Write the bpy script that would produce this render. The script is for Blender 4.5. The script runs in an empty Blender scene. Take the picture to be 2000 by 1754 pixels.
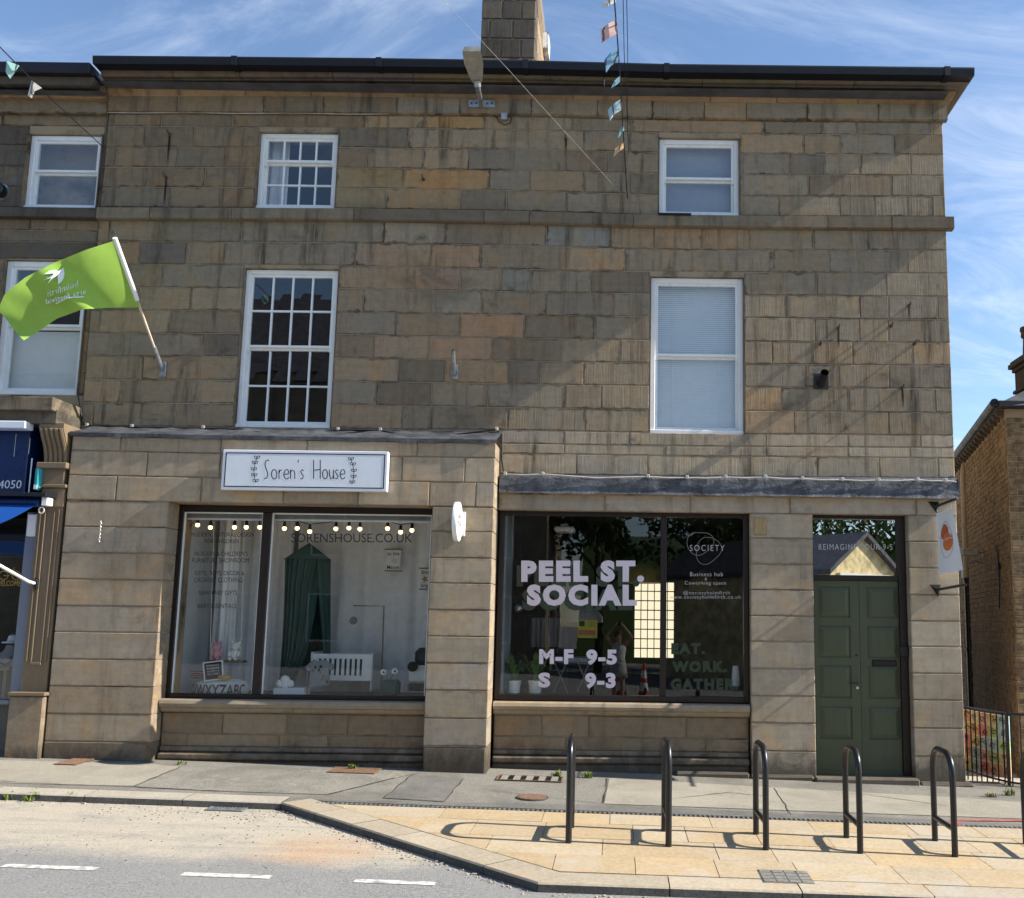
import bpy, bmesh, math, random
from mathutils import Vector, Matrix
random.seed(7)
rnd = random.random
def U(a, b): return a + (b - a) * random.random()
scene = bpy.context.scene
COL = scene.collection

# ------------------------------------------------------------------ camera
F, PPX, PPY = 1950.0, 1211.0, 936.0          # focal length and principal point in photograph pixels (2000 x 1754)
PIT, YAW, ROL = 0.14359, 0.00015, 0.01289
CAM = Vector((0.0, -11.8, 1.76))
def _axes():
    cp, sp, cy, sy, cr, sr = math.cos(PIT), math.sin(PIT), math.cos(YAW), math.sin(YAW), math.cos(ROL), math.sin(ROL)
    f = Vector((sy * cp, cy * cp, sp)); r = Vector((cy, -sy, 0)); d = f.cross(r)
    return r * cr - d * sr, r * sr + d * cr, f
AR, AD, AF = _axes()
cam_data = bpy.data.cameras.new('camera'); cam = bpy.data.objects.new('camera', cam_data); COL.objects.link(cam)
m = Matrix.Identity(4)
for i in range(3):
    m[i][0] = AR[i]; m[i][1] = -AD[i]; m[i][2] = -AF[i]; m[i][3] = CAM[i]
cam.matrix_world = m
cam_data.sensor_width = 36; cam_data.lens = F * 36 / 2000
cam_data.shift_x = (1000 - PPX) / 2000; cam_data.shift_y = (PPY - 877) / 2000
cam_data.clip_start = 0.02; cam_data.clip_end = 2000
scene.camera = cam

def ray(x, y): return AR * ((x - PPX) / F) + AD * ((y - PPY) / F) + AF
def at(x, y, Y=0.0):
    d = ray(x, y); return CAM + d * ((Y - CAM.y) / d.y)
GA, GB, GC = 0.075, -0.022, 0.02              # pavement plane: falls to the right and towards the road
def gz(X, Y): return GA + GB * X + GC * Y
def gp(x, y, off=0.0):
    d = ray(x, y); n = Vector((-GB, -GC, 1)); return CAM + d * ((GA + off - n.dot(CAM)) / n.dot(d))

# ------------------------------------------------------------------ light
SUN_EL, SUN_OFF = math.radians(36.6), math.radians(3.8)
sun_dir = Vector((math.cos(SUN_EL) * math.cos(SUN_OFF), -math.cos(SUN_EL) * math.sin(SUN_OFF), math.sin(SUN_EL)))
sd = bpy.data.lights.new('sun', 'SUN'); sd.energy = 5.0; sd.angle = math.radians(0.53); sd.color = (1.0, 0.93, 0.82)
sun = bpy.data.objects.new('sun', sd); COL.objects.link(sun)
sun.rotation_euler = sun_dir.to_track_quat('Z', 'Y').to_euler(); sun.location = (20, -5, 20)
world = bpy.data.worlds.new('World'); scene.world = world; world.use_nodes = True
def build_world():
    nt = world.node_tree; N = nt.nodes; L = nt.links; N.clear()
    def n(t, **k):
        o = N.new(t)
        for a, b in k.items(): setattr(o, a, b)
        return o
    out = n('ShaderNodeOutputWorld'); bg = n('ShaderNodeBackground'); bg.inputs['Strength'].default_value = 0.108
    sky = n('ShaderNodeTexSky', sky_type='NISHITA', sun_disc=False)
    sky.sun_elevation = SUN_EL; sky.sun_rotation = math.atan2(sun_dir.x, sun_dir.y)
    sky.altitude = 150; sky.air_density = 1.0; sky.dust_density = 0.15; sky.ozone_density = 2.8
    tc = n('ShaderNodeTexCoord'); sep = n('ShaderNodeSeparateXYZ'); L.new(tc.outputs['Generated'], sep.inputs[0])
    def math_(op, a, b):
        o = n('ShaderNodeMath', operation=op)
        for i, v in enumerate((a, b)):
            if hasattr(v, 'links'): L.new(v, o.inputs[i])
            elif v is not None: o.inputs[i].default_value = v
        return o.outputs[0]
    zz = math_('ADD', math_('MAXIMUM', sep.outputs[2], 0.0), 0.22)
    cx = math_('DIVIDE', sep.outputs[0], zz); cy = math_('DIVIDE', sep.outputs[1], zz)
    comb = n('ShaderNodeCombineXYZ'); L.new(cx, comb.inputs[0]); L.new(cy, comb.inputs[1])
    mp = n('ShaderNodeMapping'); mp.inputs['Rotation'].default_value = (0, 0, math.radians(32)); mp.inputs['Scale'].default_value = (1.0, 2.1, 1)
    mp.inputs['Location'].default_value = (-3.3, 4.4, 0)
    L.new(comb.outputs[0], mp.inputs[0])
    n1 = n('ShaderNodeTexNoise'); n1.inputs['Scale'].default_value = 1.6; n1.inputs['Detail'].default_value = 10; n1.inputs['Roughness'].default_value = 0.66; n1.inputs['Distortion'].default_value = 1.1
    L.new(mp.outputs[0], n1.inputs['Vector'])
    n2 = n('ShaderNodeTexNoise'); n2.inputs['Scale'].default_value = 0.55; n2.inputs['Detail'].default_value = 3
    mp2 = n('ShaderNodeMapping'); mp2.inputs['Location'].default_value = (8.8, -3.3, 0); L.new(comb.outputs[0], mp2.inputs[0]); L.new(mp2.outputs[0], n2.inputs['Vector'])
    s = math_('ADD', math_('MULTIPLY', n1.outputs[0], 0.75), math_('MULTIPLY', n2.outputs[0], 0.5))
    mr = n('ShaderNodeMapRange', interpolation_type='SMOOTHSTEP'); mr.inputs['From Min'].default_value = 0.57; mr.inputs['From Max'].default_value = 0.98; mr.inputs['To Max'].default_value = 0.8
    L.new(s, mr.inputs['Value'])
    mix = n('ShaderNodeMixRGB'); mix.inputs['Color2'].default_value = (5.6, 6.0, 6.6, 1)
    L.new(mr.outputs[0], mix.inputs['Fac']); L.new(sky.outputs[0], mix.inputs['Color1'])
    L.new(mix.outputs[0], bg.inputs['Color']); L.new(bg.outputs[0], out.inputs[0])
build_world()
scene.view_settings.view_transform = 'Standard'; scene.view_settings.look = 'None'
scene.view_settings.exposure = 0.98; scene.view_settings.gamma = 1.0; scene.view_settings.use_curve_mapping = False

# ------------------------------------------------------------------ helpers
def tag(o, label=None, cat=None, group=None, kind=None):
    if label: o['label'] = label
    if cat: o['category'] = cat
    if group: o['group'] = group
    if kind: o['kind'] = kind
    return o
def thing(name, loc, label=None, cat=None, group=None, kind=None):
    o = bpy.data.objects.new(name, None); COL.objects.link(o); o.location = loc; o.empty_display_size = 0.1
    return tag(o, label, cat, group, kind)
def origin(o):
    v = Vector((0, 0, 0))
    while o is not None:
        v = v + Vector(o.location); o = o.parent
    return v
class MB:
    """collects faces in world coordinates; build() links them as one mesh object"""
    def __init__(s): s.v = []; s.f = []
    def add(s, vs, fs):
        b = len(s.v); s.v += [Vector(p) for p in vs]; s.f += [tuple(b + i for i in f) for f in fs]; return s
    def quad(s, a, b, c, d): return s.add([a, b, c, d], [(0, 1, 2, 3)])
    def poly(s, pts): return s.add(pts, [tuple(range(len(pts)))])
    def box(s, x0, x1, y0, y1, z0, z1, b=0.0):
        if x0 > x1: x0, x1 = x1, x0
        if y0 > y1: y0, y1 = y1, y0
        if z0 > z1: z0, z1 = z1, z0
        if b <= 0:
            vs = [(x, y, z) for z in (z0, z1) for y in (y0, y1) for x in (x0, x1)]
            return s.add(vs, [(0, 2, 3, 1), (4, 5, 7, 6), (0, 1, 5, 4), (2, 6, 7, 3), (0, 4, 6, 2), (1, 3, 7, 5)])
        b = min(b, (x1 - x0) * .45, (y1 - y0) * .45, (z1 - z0) * .45)
        bm = bmesh.new(); bmesh.ops.create_cube(bm, size=1)
        for v in bm.verts:
            v.co = Vector(((x0 + x1) / 2 + v.co.x * (x1 - x0), (y0 + y1) / 2 + v.co.y * (y1 - y0), (z0 + z1) / 2 + v.co.z * (z1 - z0)))
        bmesh.ops.bevel(bm, geom=list(bm.edges), offset=b, segments=1, affect='EDGES', profile=0.5)
        return s.bm(bm)
    def bm(s, bm, mat=None):
        bm.verts.index_update(); vs = [(mat @ v.co if mat else v.co.copy()) for v in bm.verts]
        fs = [tuple(v.index for v in f.verts) for f in bm.faces]; bm.free(); return s.add(vs, fs)
    def prism(s, pts, d):
        """closed solid: polygon pts pushed along vector d"""
        n = len(pts); d = Vector(d); a = [Vector(p) for p in pts]; b = [p + d for p in a]
        return s.add(a + b, [tuple(range(n))[::-1], tuple(range(n, 2 * n))] + [(i, (i + 1) % n, n + (i + 1) % n, n + i) for i in range(n)])
    def tube(s, pts, r, n=8, caps=True, closed=False):
        pts = [Vector(p) for p in pts]; k = len(pts); rr = r if isinstance(r, (list, tuple)) else [r] * k
        vs = []; up = None
        for i, p in enumerate(pts):
            a = pts[(i - 1) % k] if (closed or i > 0) else p; c = pts[(i + 1) % k] if (closed or i < k - 1) else p
            t = (c - a).normalized()
            if up is None:
                up = Vector((0, 0, 1)) if abs(t.z) < .9 else Vector((1, 0, 0))
            u = (up - t * up.dot(t))
            if u.length < 1e-5: u = Vector((1, 0, 0)).cross(t)
            u.normalize(); up = u; w = t.cross(u)
            vs += [p + (u * math.cos(2 * math.pi * j / n) + w * math.sin(2 * math.pi * j / n)) * rr[i] for j in range(n)]
        fs = []
        for i in range(k if closed else k - 1):
            i2 = (i + 1) % k
            fs += [(i * n + j, i * n + (j + 1) % n, i2 * n + (j + 1) % n, i2 * n + j) for j in range(n)]
        if caps and not closed: fs += [tuple(range(n))[::-1], tuple(range((k - 1) * n, k * n))]
        return s.add(vs, fs)
    def lathe(s, prof, c, n=16, axis='Z', sx=1, sy=1):
        """prof: list of (radius, height) about c"""
        c = Vector(c); vs = []
        for r, h in prof:
            for j in range(n):
                a = 2 * math.pi * j / n; x, y = r * math.cos(a) * sx, r * math.sin(a) * sy
                vs.append(c + (Vector((x, y, h)) if axis == 'Z' else Vector((x, h, y)) if axis == 'Y' else Vector((h, x, y))))
        k = len(prof)
        fs = [(i * n + j, i * n + (j + 1) % n, (i + 1) * n + (j + 1) % n, (i + 1) * n + j) for i in range(k - 1) for j in range(n)]
        fs += [tuple(range(n))[::-1], tuple(range((k - 1) * n, k * n))]
        return s.add(vs, fs)
    def ball(s, c, rx, ry=None, rz=None, seg=12, rings=8):
        bm = bmesh.new(); bmesh.ops.create_uvsphere(bm, u_segments=seg, v_segments=rings, radius=1)
        return s.bm(bm, Matrix.Translation(c) @ Matrix.Diagonal((rx, ry or rx, rz or rx, 1)))
    def build(s, name, mat=None, parent=None, smooth=False, label=None, cat=None, group=None, kind=None, loc=None):
        me = bpy.data.meshes.new(name); o = bpy.data.objects.new(name, me)
        if parent is not None: o.parent = parent; off = origin(parent)
        elif loc is not None: o.location = loc; off = Vector(loc)
        else: off = Vector((0, 0, 0))
        me.from_pydata([tuple(p - off) for p in s.v], [], s.f)
        bm = bmesh.new(); bm.from_mesh(me); bmesh.ops.recalc_face_normals(bm, faces=bm.faces); bm.to_mesh(me); bm.free()
        if smooth:
            me.polygons.foreach_set('use_smooth', [True] * len(me.polygons))
            if smooth != 'all': me.set_sharp_from_angle(angle=math.radians(smooth if smooth is not True else 40))
        if mat: me.materials.append(MAT[mat] if isinstance(mat, str) else mat)
        me.update(); COL.objects.link(o)
        return tag(o, label, cat, group, kind)
def copy_tree(o, parent=None):
    c = o.copy(); COL.objects.link(c); c.parent = parent
    for ch in o.children: copy_tree(ch, c)
    return c
def lerp(a, b, t): return a + (b - a) * t
def interp(tab, x):
    if x <= tab[0][0]: a, b = tab[0], tab[1]
    elif x >= tab[-1][0]: a, b = tab[-2], tab[-1]
    else:
        for a, b in zip(tab, tab[1:]):
            if a[0] <= x <= b[0]: break
    return a[1] + (b[1] - a[1]) * (x - a[0]) / (b[0] - a[0])

# ------------------------------------------------------------------ materials
MAT = {}
class NT:
    def __init__(s, name):
        s.m = bpy.data.materials.new(name); s.m.use_nodes = True; s.t = s.m.node_tree; s.t.nodes.clear(); MAT[name] = s.m
        s.out = s.n('ShaderNodeOutputMaterial')
    def n(s, t, **k):
        o = s.t.nodes.new(t)
        for a, b in k.items(): setattr(o, a, b)
        return o
    def put(s, sock, v):
        if hasattr(v, 'is_linked') or hasattr(v, 'links'): s.t.links.new(v, sock)
        elif isinstance(v, (tuple, list)) and len(v) == 3 and sock.type == 'RGBA': sock.default_value = (*v, 1)
        else: sock.default_value = v
    def pos(s, scale=(1, 1, 1), rand=0.0, rot=(0, 0, 0)):
        g = s.n('ShaderNodeNewGeometry'); v = g.outputs['Position']
        if rand:
            oi = s.n('ShaderNodeObjectInfo'); mu = s.n('ShaderNodeVectorMath', operation='SCALE'); cb = s.n('ShaderNodeCombineXYZ')
            s.put(cb.inputs[0], oi.outputs['Random']); s.put(cb.inputs[2], oi.outputs['Random'])
            s.put(mu.inputs[0], cb.outputs[0]); mu.inputs['Scale'].default_value = rand
            ad = s.n('ShaderNodeVectorMath', operation='ADD'); s.put(ad.inputs[0], v); s.put(ad.inputs[1], mu.outputs[0]); v = ad.outputs[0]
        mp = s.n('ShaderNodeMapping'); s.put(mp.inputs[0], v); mp.inputs['Scale'].default_value = scale; mp.inputs['Rotation'].default_value = rot
        return mp.outputs[0]
    def noise(s, vec, scale=1.0, detail=5.0, rough=0.6, dist=0.0):
        o = s.n('ShaderNodeTexNoise'); s.put(o.inputs['Vector'], vec); o.inputs['Scale'].default_value = scale; o.inputs['Detail'].default_value = detail
        o.inputs['Roughness'].default_value = rough; o.inputs['Distortion'].default_value = dist; return o.outputs[0]
    def rng(s, v, a, b, c=0.0, d=1.0, smooth=True):
        o = s.n('ShaderNodeMapRange', interpolation_type='SMOOTHSTEP' if smooth else 'LINEAR'); s.put(o.inputs['Value'], v)
        for k, x in zip(('From Min', 'From Max', 'To Min', 'To Max'), (a, b, c, d)): s.put(o.inputs[k], x)
        return o.outputs[0]
    def ma(s, op, a, b=0.0):
        o = s.n('ShaderNodeMath', operation=op); s.put(o.inputs[0], a); s.put(o.inputs[1], b); return o.outputs[0]
    def mix(s, f, a, b, mode='MIX'):
        o = s.n('ShaderNodeMixRGB', blend_type=mode); s.put(o.inputs[0], f); s.put(o.inputs[1], a); s.put(o.inputs[2], b); return o.outputs[0]
    def sep(s, v):
        o = s.n('ShaderNodeSeparateXYZ'); s.put(o.inputs[0], v); return o.outputs
    def bump(s, h, strength=0.3, dist=0.01, normal=None):
        o = s.n('ShaderNodeBump'); s.put(o.inputs['Height'], h); o.inputs['Strength'].default_value = strength; o.inputs['Distance'].default_value = dist
        if normal is not None: s.put(o.inputs['Normal'], normal)
        return o.outputs[0]
    def pbr(s, color, rough=0.8, metal=0.0, normal=None, spec=0.3, emit=None, es=0.0, **kw):
        b = s.n('ShaderNodeBsdfPrincipled'); s.put(b.inputs['Base Color'], color); s.put(b.inputs['Roughness'], rough); s.put(b.inputs['Metallic'], metal)
        b.inputs['Specular IOR Level'].default_value = spec
        if normal is not None: s.put(b.inputs['Normal'], normal)
        if emit is not None: s.put(b.inputs['Emission Color'], emit); b.inputs['Emission Strength'].default_value = es
        for k, v in kw.items(): s.put(b.inputs[k], v)
        s.t.links.new(b.outputs[0], s.out.inputs[0]); return b
def simple(name, col, rough=0.6, metal=0.0, spec=0.3, var=0.12, sc=9.0, bump=0.0, emit=None, es=0.0):
    t = NT(name); p = t.pos(rand=7)
    nz = t.noise(p, sc, 5)
    c = t.mix(1.0, col, t.mix(t.rng(nz, .3, .7), (1 - var,) * 3, (1 + var,) * 3), 'MULTIPLY')
    t.pbr(c, t.rng(nz, .2, .8, rough * .85, min(1, rough * 1.12)), metal, t.bump(t.noise(p, sc * 8, 4), bump, .004) if bump else None, spec, emit, es)
    return t
def stone_mat(name, tool='v', soot=0.5, lift=1.0, low=None):
    """ashlar sandstone: tint per block (object colour), bedding, mottling, grimy arrises, soot streaks, tooling"""
    t = NT(name); oi = t.n('ShaderNodeObjectInfo'); p = t.pos(rand=23); world_p = t.pos()
    col = oi.outputs['Color']
    bed = t.noise(t.pos((.6, .6, 9), 23), 2.2, 7, .68, .5)
    blotch = t.noise(p, 2.2, 6, .62, .8); mid = t.noise(p, 11, 6, .7, .3); grain = t.noise(p, 130, 3, .75)
    col = t.mix(1.0, col, t.mix(t.rng(bed, .25, .75), (.94,) * 3, (1.06,) * 3), 'MULTIPLY')
    col = t.mix(t.rng(blotch, .45, .72, 0, .6), col, t.mix(1.0, col, (1.22, .98, .70), 'MULTIPLY'))
    col = t.mix(t.rng(t.noise(p, 1.7, 4, .6, .5), .50, .72, 0, .5), col, t.mix(1.0, col, (.86, .88, .87), 'MULTIPLY'))
    col = t.mix(1.0, col, t.mix(t.rng(mid, .28, .72), (.89,) * 3, (1.10,) * 3), 'MULTIPLY')
    col = t.mix(1.0, col, t.mix(grain, (.84,) * 3, (1.16,) * 3), 'MULTIPLY')
    # grime lodged along the arrises and joints of each block
    tc = t.n('ShaderNodeTexCoord'); g = t.sep(tc.outputs['Generated'])
    ex = t.ma('MULTIPLY', t.ma('MINIMUM', g[0], t.ma('SUBTRACT', 1.0, g[0])), 2.6); ez = t.ma('MINIMUM', g[2], t.ma('SUBTRACT', 1.0, g[2]))
    edge = t.ma('ADD', t.ma('MINIMUM', ex, ez), t.ma('MULTIPLY', t.ma('SUBTRACT', t.noise(p, 5.5, 6, .7, .6), .5), .55))
    grime = t.ma('MULTIPLY', t.ma('MULTIPLY', t.rng(edge, .09, -.03), t.rng(t.noise(world_p, 1.1, 4, .6), .35, .65, .30, 1)), .85)
    streak = t.noise(t.pos((5.5, 5.5, .50)), 1.0, 8, .70, .3); thin = t.noise(t.pos((26, 26, .9), 0), 1.0, 5, .65, .2)
    big = t.noise(t.pos((.55, .55, .9)), .62, 5, .6, .6); smut = t.noise(p, 2.6, 7, .66, 1.0)
    sootf = t.ma('MULTIPLY', t.rng(streak, .47, .72), t.rng(big, .36, .62, .22, 1))
    cloud = t.ma('MULTIPLY', t.rng(t.noise(t.pos((1.1, 1.1, 1.6)), 1.0, 7, .66, .8), .50, .72), t.rng(big, .42, .66, .0, .75)); sootf = t.ma('MAXIMUM', sootf, cloud)
    sootf = t.ma('MAXIMUM', sootf, t.ma('MULTIPLY', t.rng(thin, .64, .82), t.rng(big, .42, .64, .05, .55)))
    sootf = t.ma('MAXIMUM', sootf, t.rng(smut, .57, .78, 0, .8)); sootf = t.ma('MAXIMUM', t.ma('MULTIPLY', sootf, soot), t.ma('MULTIPLY', grime, min(1, soot + .25) if tool == 'v' else .45))
    col = t.mix(sootf, col, (.034, .030, .026))
    col = t.mix(t.rng(t.noise(p, 48, 3, .8), .72, .80, 0, .55), col, (.03, .027, .024))       # pits
    if low:                                       # splash-zone dirt at the foot of the wall, ragged upper limit
        z = t.sep(world_p)[2]; nn = t.noise(t.pos((1.3, 1.3, .8)), 2.4, 7, .75, .8)
        col = t.mix(t.ma('MULTIPLY', t.rng(t.ma('ADD', z, t.ma('MULTIPLY', nn, -1.0)), low, low - .35), .72), col, (.036, .031, .026))
    tv = t.noise(t.pos((60, 60, 2.0), 5) if tool == 'v' else t.pos((1.4, 1.4, 52), 5), 1.0, 3, .55, .4)
    msk = t.rng(t.noise(p, .9, 2), .30, .62, .45, 1)
    h = t.ma('ADD', t.ma('MULTIPLY', tv, t.ma('MULTIPLY', msk, 1.0 if tool == 'v' else .45)), t.ma('ADD', t.ma('MULTIPLY', t.noise(p, 34, 5, .7), .30), t.ma('MULTIPLY', mid, .25)))
    nb = t.bump(h, .60 if tool == 'v' else .22, .008)
    t.pbr(t.mix(1.0, col, (lift,) * 3, 'MULTIPLY'), .9, 0, nb, .15)
    return t
stone_mat('stone', 'v', .95); stone_mat('stone_low', 'h', .50, low=-.06); stone_mat('stone_dark', 'v', .95); stone_mat('stone_trim', 'h', .8)
def mortar():
    t = NT('mortar'); p = t.pos(); c = t.mix(t.rng(t.noise(p, 1.3, 6, .7), .46, .70), (.33, .26, .18), (.05, .042, .034))
    t.pbr(c, .95, 0, t.bump(t.noise(p, 90, 4), .4, .004), .1)
mortar()
def glass(name, refl=0.10, tint=(.93, .96, .95), rough=0.0):
    t = NT(name); tr = t.n('ShaderNodeBsdfTransparent'); t.put(tr.inputs[0], tint); gl = t.n('ShaderNodeBsdfGlossy'); gl.inputs['Roughness'].default_value = rough
    nb = t.bump(t.noise(t.pos((.8, .8, .8), 3), 1.6, 2), .025, .01); t.put(gl.inputs['Normal'], nb)
    lw = t.n('ShaderNodeLayerWeight'); lw.inputs[0].default_value = .35
    f = t.rng(lw.outputs['Facing'], 0, 1, refl, min(1, refl + .6), False)
    mx = t.n('ShaderNodeMixShader'); t.put(mx.inputs[0], f); t.put(mx.inputs[1], tr.outputs[0]); t.put(mx.inputs[2], gl.outputs[0]); t.put(t.out.inputs[0], mx.outputs[0])
glass('glass', .10); glass('glass_shop', .080); glass('glass_left', .045); glass('glass_film', .62, (.5, .5, .5)); glass('glass_bright', .13, (.97, .98, .98)); glass('glass_upper', .085, (.93, .95, .96))
def painted(name, col, rough=.5, chip=.0, dirt=.35, spec=.35):
    t = NT(name); p = t.pos(rand=5); nz = t.noise(p, 6, 6, .65); st = t.noise(t.pos((18, 18, 1.4), 5), 1, 5)
    c = t.mix(t.ma('MULTIPLY', t.rng(st, .5, .8), dirt), col, tuple(x * .45 for x in col)); c = t.mix(t.rng(nz, .3, .7, 0, .18), c, tuple(x * .7 for x in col))
    if chip: c = t.mix(t.rng(t.noise(p, 38, 4, .8), .70, .74, 0, chip), c, (.16, .13, .10))
    t.pbr(c, t.rng(nz, .2, .8, rough * .8, rough * 1.2), 0, t.bump(t.noise(p, 60, 4), .12, .003), spec)
painted('white_paint', (.78, .80, .80), .5, .5, .35); painted('white_upvc', (.80, .83, .86), .35, 0, .2)
painted('door_green', (.074, .088, .050), .38, .08, .35); painted('frame_brown', (.020, .013, .011), .4, .1, .3); painted('frame_dark', (.012, .012, .014), .35, 0, .3)
painted('black_metal', (.010, .010, .011), .32, .10, .2, .5); painted('fascia_blue', (.004, .022, .10), .3, 0, .35); painted('grey_frame', (.20, .23, .29), .35, 0, .2)
painted('gutter_black', (.010, .011, .016), .5, .15, .5); painted('sign_white', (.74, .78, .84), .4, 0, .06); painted('sign_white2', (.82, .83, .82), .4, 0, .1)
painted('kerb_stone', (.34, .32, .28), .85, .3, .3); painted('pipe_cream', (.32, .27, .21), .5, .2, .5); painted('timber_trim', (.20, .148, .092), .6, .3, .5)
def lead():
    t = NT('lead'); p = t.pos(); n1 = t.noise(p, 3.5, 7, .68, .6); n2 = t.noise(t.pos((5, 5, 2)), 3, 5, .7, 1.2)
    c = t.mix(t.rng(n1, .34, .68), (.050, .053, .060), (.135, .14, .15)); c = t.mix(t.rng(n2, .62, .75, 0, .6), c, (.40, .41, .42))
    t.pbr(c, .55, .35, t.bump(t.ma('ADD', n1, t.ma('MULTIPLY', t.noise(p, 14, 4), .5)), .8, .02), .4)
lead()
simple('galv', (.34, .36, .38), .45, .7, .5, .25, 14); simple('black', (.008, .008, .009), .5); simple('rubber', (.012, .012, .013), .6); simple('white', (.76, .76, .74), .5, var=.05)
simple('cable', (.014, .014, .016), .5); simple('cable_white', (.45, .44, .41), .6); simple('ink', (.012, .012, .018), .5); simple('gold', (.42, .27, .07), .5)
simple('lamp_grey', (.34, .33, .29), .5, 0, .4, .2); simple('lamp_lens', (.36, .34, .29), .25, 0, .5); simple('steel', (.55, .56, .57), .3, .9)
simple('room_dark', (.020, .021, .023), .9); simple('room_wall', (.58, .60, .62), .9, var=.05); simple('room_grey', (.22, .235, .25), .9, var=.1); simple('room_floor', (.12, .09, .06), .7)
simple('vinyl_pink', (.66, .59, .66), .5, var=.04); simple('vinyl_green', (.035, .050, .030), .5, var=.05); simple('vinyl_faint', (.28, .28, .27), .5, var=.04); simple('vinyl_white', (.50, .50, .49), .5, var=.04); simple('vinyl_grey', (.03, .031, .033), .5, var=.04)
simple('plush_pink', (.62, .33, .36), .9, var=.1); simple('terracotta', (.45, .10, .045), .6, var=.06); simple('orange', (.62, .17, .045), .6, var=.06); simple('teal', (.02, .26, .29), .4)
# ------------------------------------------------------------------ main building
XL, XR = -6.50, 4.01                    # ends of the front
BLD = thing('stone_shop_building', (-1.2, 0, 0.06), 'three storey sandstone ashlar building with two shopfronts and green double door', 'building')
LIFT = 1.11
def stone_col(kind, X=0, Z=0):
    r = rnd()
    if kind == 'up':
        g = min(1, max(0, (X + 6.5) / 10.5))
        base = Vector((.245, .190, .125)).lerp(Vector((.215, .185, .140)), g)
        if r < .14: base = Vector((.29, .205, .125))
        elif r < .30: base = Vector((.18, .160, .128))
        elif r < .40: base = Vector((.215, .190, .145))
        elif r < .46: base = Vector((.145, .118, .088))
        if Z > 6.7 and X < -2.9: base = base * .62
    elif kind == 'low':
        base = Vector((.285, .232, .170)).lerp(Vector((.30, .262, .205)), min(1, max(0, (X + 6.5) / 10.5)))
        if r < .2: base = base * .9
        elif r < .32: base = Vector((.26, .235, .20))
    elif kind == 'riser': base = Vector((.215, .165, .11)) * U(.9, 1.1)
    elif kind == 'trim': base = Vector((.175, .145, .105)) * U(.8, 1.15)
    elif kind == 'orange': base = Vector((.27, .185, .11)) * U(.8, 1.1)
    elif kind == 'dark': base = Vector((.115, .098, .08)) * U(.8, 1.2)
    else: base = Vector((.25, .2, .14))
    mean = {'up': Vector((.264, .204, .138)), 'low': Vector((.375, .300, .208))}.get(kind)
    if mean: base = mean + (base - mean) * .62
    base = base * U(.90, 1.10) * LIFT
    return (base.x, base.y, base.z, 1)
JW = .0055
def ashlar(parent, xa, xb, zt, zb, Y, mat='stone', col=None, depth=.05, proud=None, name='stone', jl=JW, jr=JW, bev=.007):
    """one block: zt / zb are functions of X (courses sag a little) or numbers"""
    f = lambda z, x: z(x) if callable(z) else z
    a, b = xa + jl, xb - jr
    if b - a < .01: return None
    y = Y - (U(-.002, .003) if proud is None else proud)
    T = (f(zt, a) - JW, f(zt, b) - JW); B = (f(zb, a) + JW, f(zb, b) + JW); e = bev
    j = lambda: U(-.0025, .0025)
    front = [(a + e + j(), y, B[0] + e + j()), (b - e + j(), y, B[1] + e + j()), (b - e + j(), y, T[1] - e + j()), (a + e + j(), y, T[0] - e + j())]
    rim = [(a, y + e, B[0]), (b, y + e, B[1]), (b, y + e, T[1]), (a, y + e, T[0])]
    back = [(p[0], Y + depth, p[2]) for p in rim]
    o = MB().add(front + rim + back, [(0, 1, 2, 3)] + [(4 + i, 4 + (i + 1) % 4, (i + 1) % 4, i) for i in range(4)] + [(8 + i, 8 + (i + 1) % 4, 4 + (i + 1) % 4, 4 + i) for i in range(4)]).build(name, mat, parent)
    o.color = col or stone_col('up', (a + b) / 2, T[0]); return o
# course lines: photograph pixels at five places along the front
CX = (210, 650, 1010, 1340, 1840)
ROWS = dict(R0=(187.5, 187.8, 191, 198.5, 203.5), R1=(217.5, 220, 222.8, 231, 235), R1b=(222, 224, 227, 234.5, 239), R2=(246, 249, 252.5, 260, 264),
  R3=(287, 287.5, 291, 299, 302), R4=(326, 327, 332, 340, 342.5), R5=(365, 366, 371.5, 382, 382.7), R6=(405, 406.5, 411.8, 422, 423), R7=(427, 428.2, 434.5, 444, 446.8),
  R8=(471, 473.3, 479, 488, 488), R9=(515, 517.7, 525.8, 531.7, 533.5), R10=(560.8, 562.5, 569.5, 574.8, 579), R11=(604.5, 608, 615, 619, 623.8), R12=(650, 652.5, 660.5, 664.7, 669.3),
  R13=(694.8, 698, 705, 709.5, 714), R14=(741, 743.5, 749.8, 754.3, 759), R15=(786.5, 790, 796.3, 800.5, 805.8), R16=(832, 837.3, 840, 846, 850),
  R17=(858, 862, 866, 871, 874), R18=(880, 882, 885, 890.5, 894), R19=(921, 923, 925.7, 930, 934))
def course(key, Y=0.0):
    tab = []
    for x, y in zip(CX, ROWS[key]):
        p = at(x, y, Y); tab.append((p.x, p.z))
    return lambda X: interp(tab, X)
def opening(tl, tr, bl, br, Y=0.0):
    """world rectangle of an opening from the photograph's corners"""
    a, b, c, d = (at(*q, Y) for q in (tl, tr, bl, br))
    return ((a.x + c.x) / 2, (b.x + d.x) / 2, (c.z + d.z) / 2, (a.z + b.z) / 2)      # x0 x1 z0 z1
W2L = opening((506, 256.5), (661.5, 256.5), (497, 406.5), (654, 406.5)); W2R = opening((1287.5, 267), (1445.5, 269), (1285.5, 420.5), (1444.5, 422))
W1L = opening((476, 523), (662, 524), (458, 834), (645, 836)); W1R = opening((1272, 539), (1454.5, 540.5), (1267, 845.5), (1453, 848.5))
WALL = MB()
zTop, zBot = 8.25, 3.30
zs = 6.60
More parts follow.
